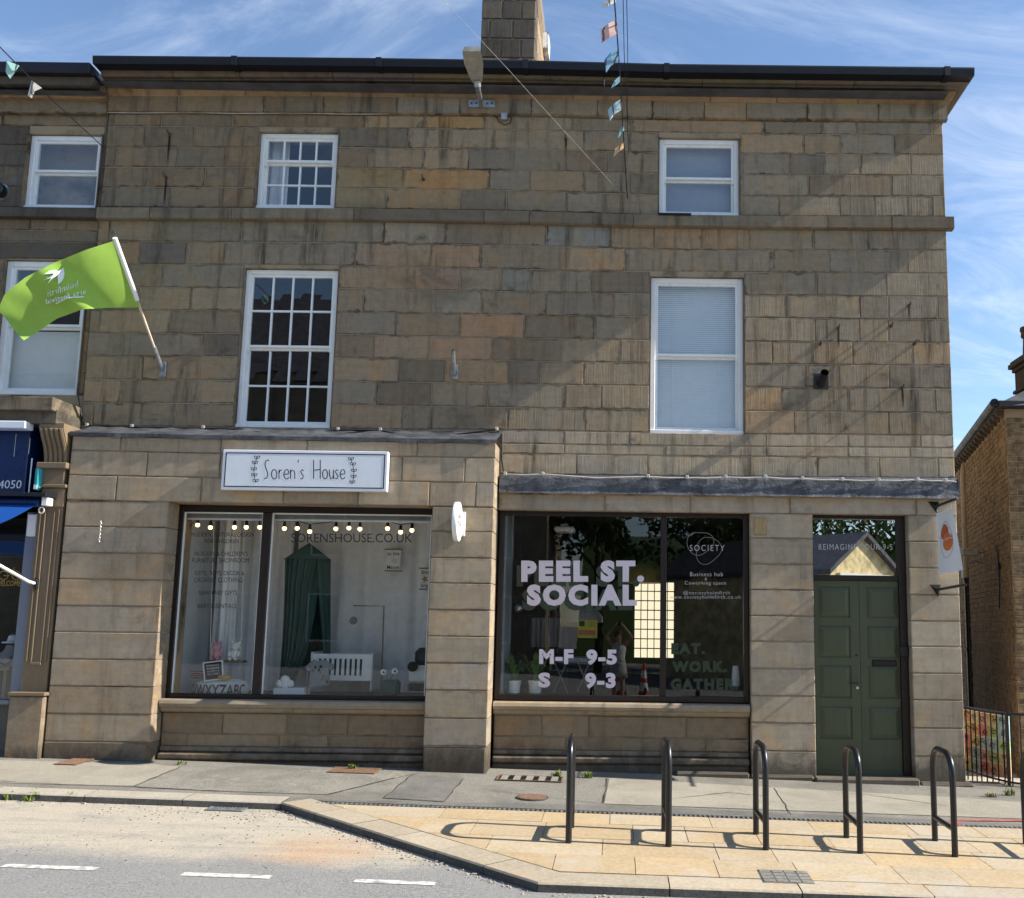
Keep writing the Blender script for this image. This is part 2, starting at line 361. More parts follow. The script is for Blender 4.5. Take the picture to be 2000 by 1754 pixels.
for (wl, wr, z0, z1) in ((W2L, W2R, zs, zTop), (W1L, W1R, zBot, zs)):
    xs = [XL + .012, wl[0], wl[1], wr[0], wr[1], XR - .012]
    for i in range(5):
        if i in (1, 3):
            w = (wl, wr)[i // 2]
            WALL.box(xs[i], xs[i + 1], .0085, .36, z0, w[2]); WALL.box(xs[i], xs[i + 1], .0085, .36, w[3], z1)
        else: WALL.box(xs[i], xs[i + 1], .0085, .36, z0, z1)
WALL.box(XL + .012, XL + .37, .361, 7.5, 0, zTop); WALL.box(XR - .36, XR - .012, .361, 7.5, -.3, zTop); WALL.box(XL + .371, XR - .361, 7.2, 7.5, 0, zTop)
WALLO = WALL.build('wall', 'mortar', BLD)
def row(top, bot, joints, Y=0.0, mat='stone', win=(), kind='up', parent=None, x0=None, x1=None, proud=None):
    """joints in photograph pixels; win = openings that interrupt the course"""
    ct, cb = course(top, Y), course(bot, Y); i = CX.index(1010); ym = (ROWS[top][i] + ROWS[bot][i]) / 2
    X0 = XL if x0 is None else x0; X1 = XR if x1 is None else x1
    J = [X0]
    for j in joints:
        yy = interp(list(zip(CX, [(a + b) / 2 for a, b in zip(ROWS[top], ROWS[bot])])), j); J.append(at(j, yy, Y).x)
    J.append(X1)
    spans = []
    for a, b in zip(J, J[1:]):
        if b - a < .02: continue
        segs = [(a, b)]
        for w in win:
            ns = []
            for s in segs:
                if s[1] <= w[0] or s[0] >= w[1]: ns.append(s); continue
                if s[0] < w[0] - .03: ns.append((s[0], w[0]))
                if s[1] > w[1] + .03: ns.append((w[1], s[1]))
            segs = ns
        spans += segs
    out = []
    for a, b in spans:
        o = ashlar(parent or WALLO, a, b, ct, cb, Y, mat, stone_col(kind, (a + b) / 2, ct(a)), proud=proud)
        if o: out.append(o)
    return out
w2, w1 = (W2L, W2R), (W1L, W1R)
row('R1b', 'R2', [222, 315.5, 454, 713, 828.5, 946, 1117, 1233, 1492.5, 1606, 1673, 1821.5])
row('R2', 'R3', [283, 379, 580, 797, 965, 1068, 1140, 1231, 1366, 1570, 1643, 1746], win=w2)
row('R3', 'R4', [226, 346, 439, 580, 720, 827, 915, 1004, 1104, 1188, 1224, 1366, 1542, 1610, 1681, 1778.5], win=w2)
row('R4', 'R5', [287.5, 400, 580, 789, 956, 1035, 1141, 1229, 1366, 1580, 1742], win=w2)
row('R5', 'R6', [332, 430.5, 580, 754, 900, 989, 1107.5, 1180, 1366, 1521.5, 1640, 1708.5, 1821.5], win=w2)
row('R7', 'R8', [213, 319, 472, 614, 750.5, 870, 982, 1067, 1192.5, 1277.5, 1370, 1464, 1589, 1695])
row('R8', 'R9', [273, 364, 438, 694, 841, 938, 1094, 1220.5, 1510, 1620, 1772.5])
row('R9', 'R10', [317, 570, 810, 900, 979, 1037, 1154, 1366, 1595, 1731], win=w1)
row('R10', 'R11', [271, 373, 570, 709, 843.5, 940.5, 1066.5, 1199.5, 1366, 1535.5, 1680, 1736, 1832], win=w1)
row('R11', 'R12', [194, 332, 570, 773, 897.5, 1024, 1162, 1366, 1592, 1679, 1735], win=w1)
row('R12', 'R13', [241.5, 399, 570, 730, 837, 961, 1098, 1212, 1366, 1508, 1587, 1665, 1783], win=w1)
row('R13', 'R14', [279, 356, 570, 778.5, 869.5, 993, 1052.5, 1140, 1366, 1573, 1639, 1736.5], win=w1)
row('R14', 'R15', [235, 383, 570, 734, 842.5, 953, 1104, 1175, 1366, 1526, 1658, 1827], win=w1)
row('R15', 'R16', [182, 275.5, 342, 570, 785, 991, 1142.5, 1366, 1551, 1736], win=w1)
xg = at(976, 880, 0).x
row('R16', 'R17', [1102, 1229, 1496, 1656, 1798], x0=xg, kind='low'); row('R17', 'R18', [1102, 1300, 1496, 1656, 1778], x0=xg, kind='low')
row('R18', 'R19', [1126, 1265, 1464, 1596, 1718, 1833], x0=xg, kind='low')
# particular blocks that stand out in the photograph
def recolour(px, py, col, Y=0.0):
    p = at(px, py, Y); best = None
    for o in WALLO.children:
        bb = [Vector(c) + origin(o) for c in o.bound_box]
        if bb[0].x <= p.x <= bb[6].x and bb[0].z <= p.z <= bb[6].z: best = o
    if best: best.color = tuple(lerp(m_, k_, .85) * LIFT for m_, k_ in zip((.245, .2, .145), col)) + (1,)
for px, py, c in ((880, 350, (.33, .205, .095)), (850, 385, (.29, .20, .11)), (760, 345, (.25, .185, .10)), (885, 238, (.32, .21, .10)), (770, 238, (.29, .21, .12)), (830, 725, (.155, .125, .090)), (785, 770, (.155, .122, .088)),
                  (955, 640, (.30, .195, .12)), (900, 685, (.30, .20, .125)), (880, 500, (.30, .205, .13)), (780, 500, (.28, .205, .14)), (1130, 465, (.215, .205, .18)), (700, 665, (.20, .15, .10)), (1020, 555, (.19, .185, .15)),
                  (250, 490, (.27, .17, .10)), (430, 665, (.12, .105, .088)), (1020, 730, (.16, .135, .105)), (320, 495, (.14, .12, .10)), (860, 545, (.29, .205, .14)), (770, 670, (.28, .205, .135)), (740, 395, (.24, .185, .11))):
    recolour(px, py, c)
# string course, frieze: projecting blocks
def band(top, bot, joints, Y, y_back, name, kind, mat='stone_trim', x1=None, chamfer=0.0):
    ct, cb = course(top, Y), course(bot, Y)
    J = [XL] + [at(j, interp(list(zip(CX, ROWS[top])), j), Y).x for j in joints] + [XR - Y if x1 is None else x1]
    for a, b in zip(J, J[1:]):
        a += .003; b -= .003; zt0, zt1, zb0, zb1 = ct(a), ct(b), cb(a), cb(b); yy = Y + U(-.003, .003)
        sec = lambda x, zt, zb: [(x, y_back, zt + .012), (x, yy, zt), (x, yy, zb + .012), (x, yy + .035, zb), (x, y_back, zb)]
        o = MB().add(sec(a, zt0, zb0) + sec(b, zt1, zb1), [(0, 1, 2, 3, 4), (9, 8, 7, 6, 5)] + [(i, (i + 1) % 5, 5 + (i + 1) % 5, 5 + i) for i in range(5)]).build(name, mat, BLD)
        o.color = stone_col(kind, a, zt0)
band('R6', 'R7', [292.5, 453, 691, 946, 1034, 1238, 1617, 1742], -.075, .02, 'string_course_stone', 'trim')
band('R0', 'R1', [347, 515.5, 632.5, 776, 898.5, 1038.5, 1167, 1275, 1376, 1458, 1576.5, 1715], -.05, .02, 'frieze_stone', 'up', 'stone')
# cornice: profile (projection, pixel height at x = 1010) swept along the front and round the right corner
def zpx(y, Y): return at(1010, y, Y).z
def sag(X):                                        # the whole front has settled a little towards the middle
    c = course('R0'); return c(X) - c(at(1010, 191).x)
def sweep(profile, name, mat, joints, col=None, closed_back=.02, ret=True, xl=XL):
    xs = [xl] + [at(j, 170, -.2).x for j in joints] + [None]
    for a, b in zip(xs, xs[1:]):
        vs = []; n = len(profile); last = b is None
        pts = profile
        st = []
        g = .003
        def sec(x): return [(x, -p, z + sag(x)) for p, z in pts]
        if not last: st = [sec(a + g), sec(b - g)]
        else:
            e = sag(XR)
            st = [sec(a + g), [(XR + p, -p, z + e) for p, z in pts], [(XR + p, 3.0, z + e) for p, z in pts]]
        mb = MB(); k = len(st); vs = [v for s in st for v in s]; fs = []
        for i in range(k - 1): fs += [(i * n + j, i * n + (j + 1) % n, (i + 1) * n + (j + 1) % n, (i + 1) * n + j) for j in range(n)]
        fs += [tuple(range(n))[::-1], tuple(range((k - 1) * n, k * n))]
        o = mb.add(vs, fs).build(name, mat, BLD, smooth=30); o.color = col() if col else (1, 1, 1, 1)
zA, zB, zC, zD, zE = zpx(191, -.06), zpx(166, -.14), zpx(161, -.24), zpx(141, -.26), zpx(139, -.37)
sweep([(-.02, zA), (.055, zA), (.062, zA + .02), (.075, lerp(zA, zB, .35)), (.10, lerp(zA, zB, .65)), (.135, lerp(zA, zB, .90)), (.14, zB + .004), (-.02, zB + .004)], 'cornice_moulding', 'stone_trim',
      [472, 602, 802, 1118, 1390, 1520, 1680], lambda: stone_col('orange'))
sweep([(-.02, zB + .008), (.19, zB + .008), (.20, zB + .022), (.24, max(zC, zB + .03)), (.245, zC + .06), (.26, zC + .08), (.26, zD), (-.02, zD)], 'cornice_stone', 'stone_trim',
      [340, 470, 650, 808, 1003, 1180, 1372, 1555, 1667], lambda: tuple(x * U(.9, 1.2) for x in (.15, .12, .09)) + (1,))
zg0, zg1 = zpx(132, -.42), zpx(117, -.42)
GUT = [at(178, 140, -.42).x, at(455, 140, -.42).x, at(738, 140, -.42).x, at(1025, 140, -.42).x, at(1302, 140, -.42).x, at(1850, 140, -.42).x]
def gutter():
    tab = [(at(x, y, -.42).x, at(x, y, -.42).z) for x, y in ((182, 108.3), (650, 112), (1010, 117), (1350, 126), (1900, 131.5))]
    for i, a in enumerate(GUT):
        b = GUT[i + 1] if i < 5 else XR + .27
        a += .002; b -= .002; za, zb = interp(tab, a), interp(tab, b); h = zg1 - zg0
        mb = MB(); sec = lambda x, z: [(x, -.20, z), (x, -.42, z), (x, -.425, z - .02), (x, -.41, z - h), (x, -.20, z - h)]
        S = [sec(a, za), sec(b, zb)]
        if i == 5: S = [sec(a, za), [(XR + .27, y, z) for x, y, z in sec(0, zb)], ]
        mb.add(S[0] + S[1], [(0, 1, 2, 3, 4), (9, 8, 7, 6, 5)] + [(k, (k + 1) % 5, 5 + (k + 1) % 5, 5 + k) for k in range(5)])
        o = mb.build('gutter', 'gutter_black', BLD)
        if i: MB().box(a - .035, a + .035, -.432, -.21, za - h - .012, za + .006).build('gutter_bracket', 'gutter_black', o)
    MB().box(XR + .10, XR + .268, -.199, 3.0, interp(tab, 4.2) - (zg1 - zg0), interp(tab, 4.2)).build('gutter', 'gutter_black', BLD)
gutter()
# roof (hidden behind the gutter from the street) and chimney stack
simple('slate', (.075, .075, .085), .6, var=.3, sc=5)
rf = MB(); rf.prism([(XL, -.28, 8.32), (XL, 3.6, 10.0), (XL, 7.4, 8.32)], (XR - XL, 0, 0)); ROOF = rf.build('roof', 'slate', BLD)
def chimney():
    c0, c1 = at(939, 60, 2.6), at(1046, 60, 2.6); x0, x1 = c0.x, c1.x; y0, y1 = 2.6, 4.3; zb, zt = 8.8, at(1000, -60, 2.6).z
    core = MB().box(x0 + .02, x1 - .02, y0 + .02, y1 - .02, zb, zt).build('chimney', 'mortar', BLD)
    h = .325; z = at(1000, 113, 2.6).z; k = 0
    while z < zt - .1:
        js = ([x0, lerp(x0, x1, .38), lerp(x0, x1, .74), x1], [x0, lerp(x0, x1, .16), lerp(x0, x1, .58), x1])[k % 2]
        for a, b in zip(js, js[1:]):
            o = MB().box(a + .006, b - .006, y0, y0 + .4, z + .006, z + h - .006, .012).build('stone', 'stone_dark', core); o.color = stone_col('dark')
        for a, b in ((y0 + .406, y0 + 1.05), (y0 + 1.06, y1)):
            o = MB().box(x1 - .3, x1, a, b, z + .006, z + h - .006, .012).build('stone', 'stone_trim', core); o.color = stone_col('up')
        z += h; k += 1
    MB().box(x0 - .05, x1 + .09, y1 - .35, y1 + .05, zt - .5, zt - .2).build('chimney_band', 'stone_dark', core)
chimney()

# ------------------------------------------------------------------ sash windows
def room(parent, x0, x1, z0, z1, d=1.6, mat='room_dark', y=.37):
    mb = MB(); e = .25
    a, b, c, dd = (x0 - e, y, z0 - e), (x1 + e, y, z0 - e), (x1 + e, y, z1 + e), (x0 - e, y, z1 + e)
    A, B, C_, D_ = [(p[0], y + d, p[2]) for p in (a, b, c, dd)]
    mb.quad(A, B, C_, D_); mb.quad(a, b, B, A); mb.quad(d_ := dd, c, C_, D_); mb.quad(a, dd, D_, A); mb.quad(b, c, C_, B)
    return mb.build('room', mat, parent)
def sash(w, grid_top, grid_bot, split, mat='white_paint', fr=.055, Y=.075, horns=True, glassm='glass_upper', bar=.011, label=None, parent=BLD):
    x0, x1, z0, z1 = w
    x0 += .006; x1 -= .006; z0 += .006; z1 -= .006
    o = MB()
    o.box(x0, x0 + fr, Y - .02, Y + .11, z0, z1, .006); o.box(x1 - fr, x1, Y - .02, Y + .11, z0, z1, .006)
    o.box(x0 + fr, x1 - fr, Y - .02, Y + .11, z1 - fr, z1, .006); o.box(x0 - .0, x1, Y - .05, Y + .11, z0 - .004, z0 + fr * .75, .006)
    win = o.build('window', mat, parent, label=label)
    zi0, zi1 = z0 + fr * .75, z1 - fr; zm = lerp(zi0, zi1, split); xi0, xi1 = x0 + fr, x1 - fr
    st = .032
    for k, (a, b, grid, yy) in enumerate(((zm, zi1, grid_top, Y + .005), (zi0, zm, grid_bot, Y + .045))):
        s = MB(); s.box(xi0 + .001, xi0 + st, yy, yy + .038, a, b); s.box(xi1 - st, xi1 - .001, yy, yy + .038, a, b)
        s.box(xi0 + st, xi1 - st, yy, yy + .038, b - st * (1.0 if k == 0 else .9), b); s.box(xi0 + st, xi1 - st, yy, yy + .038, a, a + st * (.9 if k == 0 else 1.5))
        if k == 0 and horns:
            for hx in (xi0 + .001, xi1 - st): s.prism([(hx, yy, a), (hx, yy + .038, a), (hx, yy + .03, a - .05), (hx, yy + .008, a - .05)], (st - .001, 0, 0))
        s.build('sash', mat, win)
        ax0, ax1, az0, az1 = xi0 + st, xi1 - st, a + st * (.9 if k == 0 else 1.5), b - st * .95
        nx, nz = grid
        for i in range(1, nx):
            xx = lerp(ax0, ax1, i / nx); MB().box(xx - bar, xx + bar, yy + .004, yy + .034, az0, az1).build('glazing_bar', mat, win)
        for j in range(1, nz):
            zz = lerp(az0, az1, j / nz)
            for i in range(nx):
                xa = lerp(ax0, ax1, i / nx) + (bar if i else 0); xb = lerp(ax0, ax1, (i + 1) / nx) - (bar if i < nx - 1 else 0)
                MB().box(xa, xb, yy + .004, yy + .034, zz - bar, zz + bar).build('glazing_bar', mat, win)
        for i in range(nx):
            for j in range(nz):
                xa, xb = lerp(ax0, ax1, i / nx), lerp(ax0, ax1, (i + 1) / nx); za, zb = lerp(az0, az1, j / nz), lerp(az0, az1, (j + 1) / nz)
                t1, t2 = U(-.0012, .0012), U(-.0012, .0012)
                MB().add([(xa, yy + .02 + t1, za), (xb, yy + .02 - t1, za), (xb, yy + .02 + t2, zb), (xa, yy + .02 - t2, zb)], [(0, 1, 2, 3)]).build('pane', glassm, win)
    for ja, jb_ in ((x0 - .003, x0), (x1, x1 + .003)): MB().box(ja, jb_, 0, Y - .02, z0, z1).build('jamb', 'stone', win).color = (.27, .21, .15, 1)
    return win
wn = sash(W2L, (4, 1), (4, 2), .655, label='small white sash window with twelve panes')
room(wn, *W2L)
simple('curtain', (.78, .78, .79), .9, var=.06); simple('blind_grey', (.30, .34, .41), .9, var=.04); simple('blind_white', (.86, .90, .91), .6, var=.03)
def drape(name, mat, parent, x0, x1, z0, z1, y, waves=6, amp=.03, n=None, seed=0, sag_=0.0):
    rs = random.Random(seed); n = n or waves * 8; vs = []; ph = rs.random() * 6
    for i in range(n + 1):
        t = i / n; x = lerp(x0, x1, t); yy = y + amp * math.sin(t * waves * 2 * math.pi + ph + .6 * math.sin(t * 9)) + amp * .4 * math.sin(t * waves * 4.3 + 1)
        vs += [(x, yy, z0), (x + amp * .2 * math.sin(i), yy * .5 + y * .5, z1)]
    return MB().add(vs, [(2 * i, 2 * i + 2, 2 * i + 3, 2 * i + 1) for i in range(n)]).build(name, mat, parent, smooth='all')
drape('curtain', 'curtain', wn, W2L[0], W2L[0] + .30, W2L[2], W2L[3], .30, 3, .03)
wn = sash(W1L, (4, 2), (4, 2), .51, label='tall white sash window with sixteen panes reflecting rooftops')
room(wn, *W1L)
wn = sash(W2R, (1, 1), (1, 1), .50, label='small white two pane sash window with grey blind', fr=.06)
room(wn, *W2R); MB().box(W2R[0] + .05, W2R[1] - .05, .23, .235, W2R[2] + .13, W2R[3]).build('blind', 'blind_grey', wn)
MB().box(W2R[0] + .0, W2R[0] + .40, -.10, -.01, W2R[2] - .035, W2R[2] - .01).build('loose_sill_board', 'black', wn)
wn = sash(W1R, (1, 1), (1, 1), .50, label='tall white two pane sash window with white venetian blind', fr=.06, glassm='glass_bright')
room(wn, *W1R)
bl = MB(); zz = W1R[2] + .10; k = 0
while zz < W1R[3] - .06:
    bl.add([(W1R[0] + .06, .205, zz), (W1R[1] - .06, .205, zz), (W1R[1] - .06, .220, zz + .0285), (W1R[0] + .06, .220, zz + .0285)], [(0, 1, 2, 3)]); zz += .026
bl.build('venetian_blind', 'blind_white', wn, kind='stuff')
for t in (.25, .75): MB().box(lerp(W1R[0], W1R[1], t) - .004, lerp(W1R[0], W1R[1], t) + .004, .198, .200, W1R[2] + .1, W1R[3] - .06).build('blind_tape', 'white', wn)
# ------------------------------------------------------------------ lettering
def text_mesh(body, offset=0.0, shear=0.0, spacing=1.0, line=1.0, align='LEFT'):
    cu = bpy.data.curves.new('lettering', 'FONT'); cu.body = body; cu.offset = offset; cu.shear = shear; cu.space_character = spacing; cu.space_line = line
    cu.align_x = align; cu.resolution_u = 3; cu.fill_mode = 'FRONT'
    o = bpy.data.objects.new('lettering', cu); COL.objects.link(o)
    dg = bpy.context.evaluated_depsgraph_get(); me = bpy.data.meshes.new_from_object(o.evaluated_get(dg))
    vs = [v.co.copy() for v in me.vertices]; fs = [tuple(p.vertices) for p in me.polygons]
    bpy.data.objects.remove(o); bpy.data.curves.remove(cu); bpy.data.meshes.remove(me)
    x0, x1 = min(v.x for v in vs), max(v.x for v in vs); y0, y1 = min(v.y for v in vs), max(v.y for v in vs)
    return [((v.x - x0) / (x1 - x0), (v.y - y0) / (y1 - y0)) for v in vs], fs, (x1 - x0) / (y1 - y0)
def text(body, box, Y, mat, parent, offset=0.0, shear=0.0, spacing=1.0, line=1.0, align='LEFT', name='lettering', fn=None, flip=False, slot=0, label=None):
    """flat lettering filling a photograph-pixel box on the plane Y (or through fn(u, v))"""
    uv, fs, asp = text_mesh(body, offset, shear, spacing, line, align)
    if fn is None:
        x0, y0, x1, y1 = box; a = at(x0, y1, Y); b = at(x1, y0, Y); c = at(x0, y0, Y); e = at(x1, y1, Y)
        fn = lambda u, v: Vector((lerp(lerp(a.x, e.x, u), lerp(c.x, b.x, u), v), Y, lerp(lerp(a.z, e.z, u), lerp(c.z, b.z, u), v)))
    vs = [fn(1 - u if flip else u, v) for u, v in uv]
    return MB().add(vs, fs).build(name, mat, parent, label=label)
def ribbon(paths, w, Y, mat, parent, name='lettering', label=None):
    """thin drawn strokes (lists of (X, Z)) on the plane Y"""
    mb = MB()
    for path in paths:
        P = [Vector((x, 0, z)) for x, z in path]
        L_, R_ = [], []
        for i, p in enumerate(P):
            t = (P[min(i + 1, len(P) - 1)] - P[max(i - 1, 0)]); t = t.normalized() if t.length > 1e-9 else Vector((1, 0, 0)); nrm = Vector((-t.z, 0, t.x)) * w / 2
            L_.append(p + nrm + Vector((0, Y, 0))); R_.append(p - nrm + Vector((0, Y, 0)))
        mb.add(L_ + R_, [(i, i + 1, len(P) + i + 1, len(P) + i) for i in range(len(P) - 1)])
    return mb.build(name, mat, parent, label=label)
def arc(cx, cy, rx, ry, a0, a1, n=14): return [(cx + rx * math.cos(math.radians(lerp(a0, a1, i / n))), cy + ry * math.sin(math.radians(lerp(a0, a1, i / n)))) for i in range(n + 1)]

# ------------------------------------------------------------------ left shopfront (stands 0.4 m in front of the upper wall)
YS = -.40
SX = (140, 430, 960)
SROW = dict(S0=(850, 856, 864.5), S1=(879, 885.5, 894), S2=(927.5, 933, 943), S3=(976, 982, 990.5))
def scourse(k, Y=YS):
    tab = [(at(x, y, Y).x, at(x, y, Y).z) for x, y in zip(SX, SROW[k])]; return lambda X: interp(tab, X)
sx0 = at(141, 850, YS).x; sx1 = (at(974, 870, YS).x + at(944, 1500, YS).x) / 2
ow0 = (at(329, 985, YS).x + at(291, 1480, YS).x) / 2; ow1 = (at(845, 992, YS).x + at(823, 1490, YS).x) / 2
SHOP = MB().box(sx0 + .013, sx1 - .013, YS + .014, -.002, scourse('S3')(-4) + .012, scourse('S0')(-5) - .012).box(sx0 + .013, ow0 - .013, YS + .014, .30, 0, scourse('S3')(-6) - .001).box(ow1 + .013, sx1 - .013, YS + .014, .30, 0, scourse('S3')(-2) - .001).build('shopfront', 'mortar', BLD, label='projecting sandstone shopfront with wide display window')
def srow(a, b, joints):
    J = [sx0] + [at(j, lerp(SROW[a][1], SROW[b][1], .5), YS).x for j in joints] + [sx1]
    for p, q in zip(J, J[1:]): ashlar(SHOP, p, q, scourse(a), scourse(b), YS, 'stone_low', stone_col('low', p), depth=.40 if q == sx1 else .36)
srow('S0', 'S1', [235, 431, 600, 815]); srow('S1', 'S2', [287, 430, 600, 786, 908]); srow('S2', 'S3', [227, 392.5, 554, 700, 839, 930])
lz = [976, 1026, 1078, 1130, 1182, 1233.5, 1287, 1340, 1393, 1447.6, 1492]; rz = [982, 1032, 1081.6, 1133, 1184.5, 1236, 1288.5, 1341.5, 1396, 1450, 1500]
for i in range(10):
    zt = (at(130 - i * 4, lz[i], YS).z + at(320 - i * 3, rz[i], YS).z) / 2; zb = (at(126 - i * 4, lz[i + 1], YS).z + at(317 - i * 3, rz[i + 1], YS).z) / 2
    ashlar(SHOP, sx0, ow0, zt, zb, YS, 'stone_low', stone_col('low', -6) if i < 9 else (.20, .16, .115, 1), depth=.40)
cz = [990.5, 1038, 1089.3, 1139, 1191, 1243, 1295, 1348, 1403, 1457.6, 1516]
for i in range(10):
    ashlar(SHOP, ow1, sx1, at(900, cz[i], YS).z, at(895, cz[i + 1], YS).z, YS, 'stone_low', stone_col('low', -2) if i < 9 else (.15, .122, .092, 1), depth=.40, bev=.007 if i < 9 else .02)
# lead flashing on top of the fascia
def flashing():
    xs = [lerp(sx0 - .02, sx1 + .012, i / 60) for i in range(61)]; vs = []
    top = [(at(x, y, -.005).x, at(x, y, -.005).z) for x, y in ((150, 833), (420, 838), (650, 841), (970, 845))]
    for i, x in enumerate(xs):
        w = .006 * math.sin(i * 1.7) + .004 * math.sin(i * .61)
        zt = interp(top, x); zb = scourse('S0')(x)
        vs += [(x, -.006, zt + .012 + w), (x, -.10, lerp(zt, zb, .25) + w), (x, YS - .018, zb + .042 + w * .6), (x, YS - .030 + w * .5, zb + .03), (x, YS - .026 + w, zb - .014 + w)]
    fs = [(i * 5 + j, (i + 1) * 5 + j, (i + 1) * 5 + j + 1, i * 5 + j + 1) for i in range(60) for j in range(4)]
    MB().add(vs, fs).build('lead_flashing', 'lead', BLD, smooth=35, label='dull blue grey lead flashing above the left shopfront')
flashing()
# window of the left shop
YW = -.10
fx0, fx1 = (at(347, 990, YW).x + at(320, 1350, YW).x) / 2, ow1 + .004
fzt, fzb = at(600, 990, YW).z, at(600, 1370, YW).z
ft = .075
mz = (at(523, 1000, YW).x + at(500, 1350, YW).x) / 2
fm = MB(); fm.box(fx0, fx0 + ft, YW, YW + .09, fzb, fzt, .006); fm.box(fx1 - ft * .8, fx1, YW, YW + .09, fzb, fzt, .006); fm.box(fx0 + ft, fx1 - ft * .8, YW, YW + .09, fzt - ft, fzt, .006); fm.box(fx0 + ft, fx1 - ft * .8, YW - .02, YW + .09, fzb, fzb + ft * .95, .006)
fm.box(mz - .052, mz + .052, YW - .006, YW + .085, fzb + ft * .95, fzt - ft, .006)
SWL = fm.build('display_window', 'frame_brown', BLD, label='dark brown two pane display window of the nursery shop')
gy = YW + .035
GLX = [(fx0 + ft, mz - .052), (mz + .052, fx1 - ft * .8)]
for a, b in GLX:
    MB().quad((a, gy, fzb + ft * .9), (b, gy, fzb + ft * .9), (b, gy, fzt - ft), (a, gy, fzt - ft)).build('pane', 'glass_left', SWL)
    bd = .014
    fr = MB(); fr.box(a, a + bd, gy - .01, gy + .02, fzb + ft, fzt - ft); fr.box(b - bd, b, gy - .01, gy + .02, fzb + ft, fzt - ft); fr.box(a + bd, b - bd, gy - .01, gy + .02, fzt - ft - bd, fzt - ft); fr.build('glazing_bead', 'sign_white2', SWL, kind='stuff')
# sill, stall riser and plinth of both shops
def riser(x0, x1, ys, y_face, sill_z, base_pts, joints1, joints2, sillm='stone_low', jl=()):
    s = MB(); prof = [(0, 0), (-.04, .0), (-.085, -.015), (-.10, -.05), (-.085, -.085), (-.05, -.10), (-.045, -.125), (-.015, -.15), (0, -.15)]
    J = [x0 + .004] + list(jl) + [x1 - .004]
    for a, b in zip(J, J[1:]):
        n = len(prof); vs = [(x, ys + p, sill_z + z) for x in (a + .002, b - .002) for p, z in prof]
        o = MB().add(vs, [tuple(range(n))[::-1], tuple(range(n, 2 * n))] + [(i, (i + 1) % n, n + (i + 1) % n, n + i) for i in range(n)]).build('sill_stone', sillm, BLD, smooth=40); o.color = (.30, .25, .185, 1)
    zt = sill_z - .155; zb = base_pts[0]
    back = MB().box(x0 + .01, x1 - .01, y_face + .012, y_face + .3, zb - .2, zt + .15).build('stall_riser', 'mortar', BLD)
    zm = lerp(zb, zt, .56)
    for js, za, zc in ((joints1, zm, zt), (joints2, zb + .16, zm)):
        jj = [x0 + .01] + list(js) + [x1 - .01]
        for a, b in zip(jj, jj[1:]): ashlar(back, a, b, zc, za, y_face, 'stone_low', stone_col('riser', a), bev=.005)
    for k, (d, h0, h1) in enumerate(((-.03, .10, .16), (-.075, .02, .095), (-.05, -.25, .016))):
        o = MB().box(x0 + .008, x1 - .008, y_face + d, y_face + .1, zb + h0, zb + h1, .018).build('plinth_moulding', 'stone_low', back); o.color = (.22, .185, .14, 1)
zl = at(560, 1368, -.28).z
riser(ow0 + .002, ow1 - .002, -.18, -.17, zl, (at(560, 1489, -.2).z,), [at(435, 1410, -.17).x, at(560, 1410, -.17).x, at(680, 1410, -.17).x], [at(365, 1450, -.17).x, at(545, 1450, -.17).x, at(640, 1450, -.17).x], jl=(at(570, 1375, -.28).x,))

# ------------------------------------------------------------------ right shop and door
YR = -.05
RX0, RX1 = sx1 + .002, at(1869, 1000, YR).x
def rz_(y, x=1400): return at(x, y, YR).z
op0, op1 = RX0, (at(1463, 1003, YR).x + at(1468, 1370, YR).x) / 2
d0, d1 = (at(1587, 1010, YR).x + at(1596, 1500, YR).x) / 2, (at(1773, 1010, YR).x + at(1786, 1500, YR).x) / 2
zl_top, zl_bot = at(1500, 960, YR).z, at(1500, 1003, YR).z
GF = MB(); GF.box(xg + .01, XR - .012, YR + .012, .30, zl_bot + .01, at(1500, 935, 0).z); GF.box(op1 + .012, d0 - .012, YR + .012, .30, -.1, zl_bot + .009); GF.box(d1 + .012, RX1 - .012, YR + .012, .30, -.2, zl_bot + .009)
GF = GF.build('shopfront', 'mortar', BLD, label='flush sandstone shopfront with dark window and green door')
J = [RX0, at(1181, 985, YR).x, at(1348, 988, YR).x, at(1543, 990, YR).x, at(1790, 990, YR).x, RX1]
for a, b in zip(J, J[1:]): ashlar(GF, a, b, zl_top, lambda x: zl_bot, YR, 'stone_low', stone_col('low', 3), depth=.2)
pz = [1003, 1051, 1101.6, 1152, 1203, 1253, 1306, 1359, 1412, 1467, 1526]
for i in range(10): ashlar(GF, op1, d0, at(1530, pz[i], YR).z, at(1530, pz[i + 1], YR).z, YR, 'stone_low', stone_col('low', 3), depth=.25)
qz = [1006, 1057.7, 1109.6, 1161.5, 1213, 1263, 1315, 1367, 1422, 1477, 1534]
for i in range(10): ashlar(GF, d1, RX1, at(1825, qz[i], YR).z, at(1825, qz[i + 1], YR).z, YR, 'stone_low', stone_col('low', 4), depth=.25)
o = MB().box(op1 + .05, op1 + .20, YR - .018, YR, at(1523, 1046, YR).z, at(1523, 1012, YR).z, .012).build('stone', 'stone', GF); o.color = (.36, .27, .15, 1)
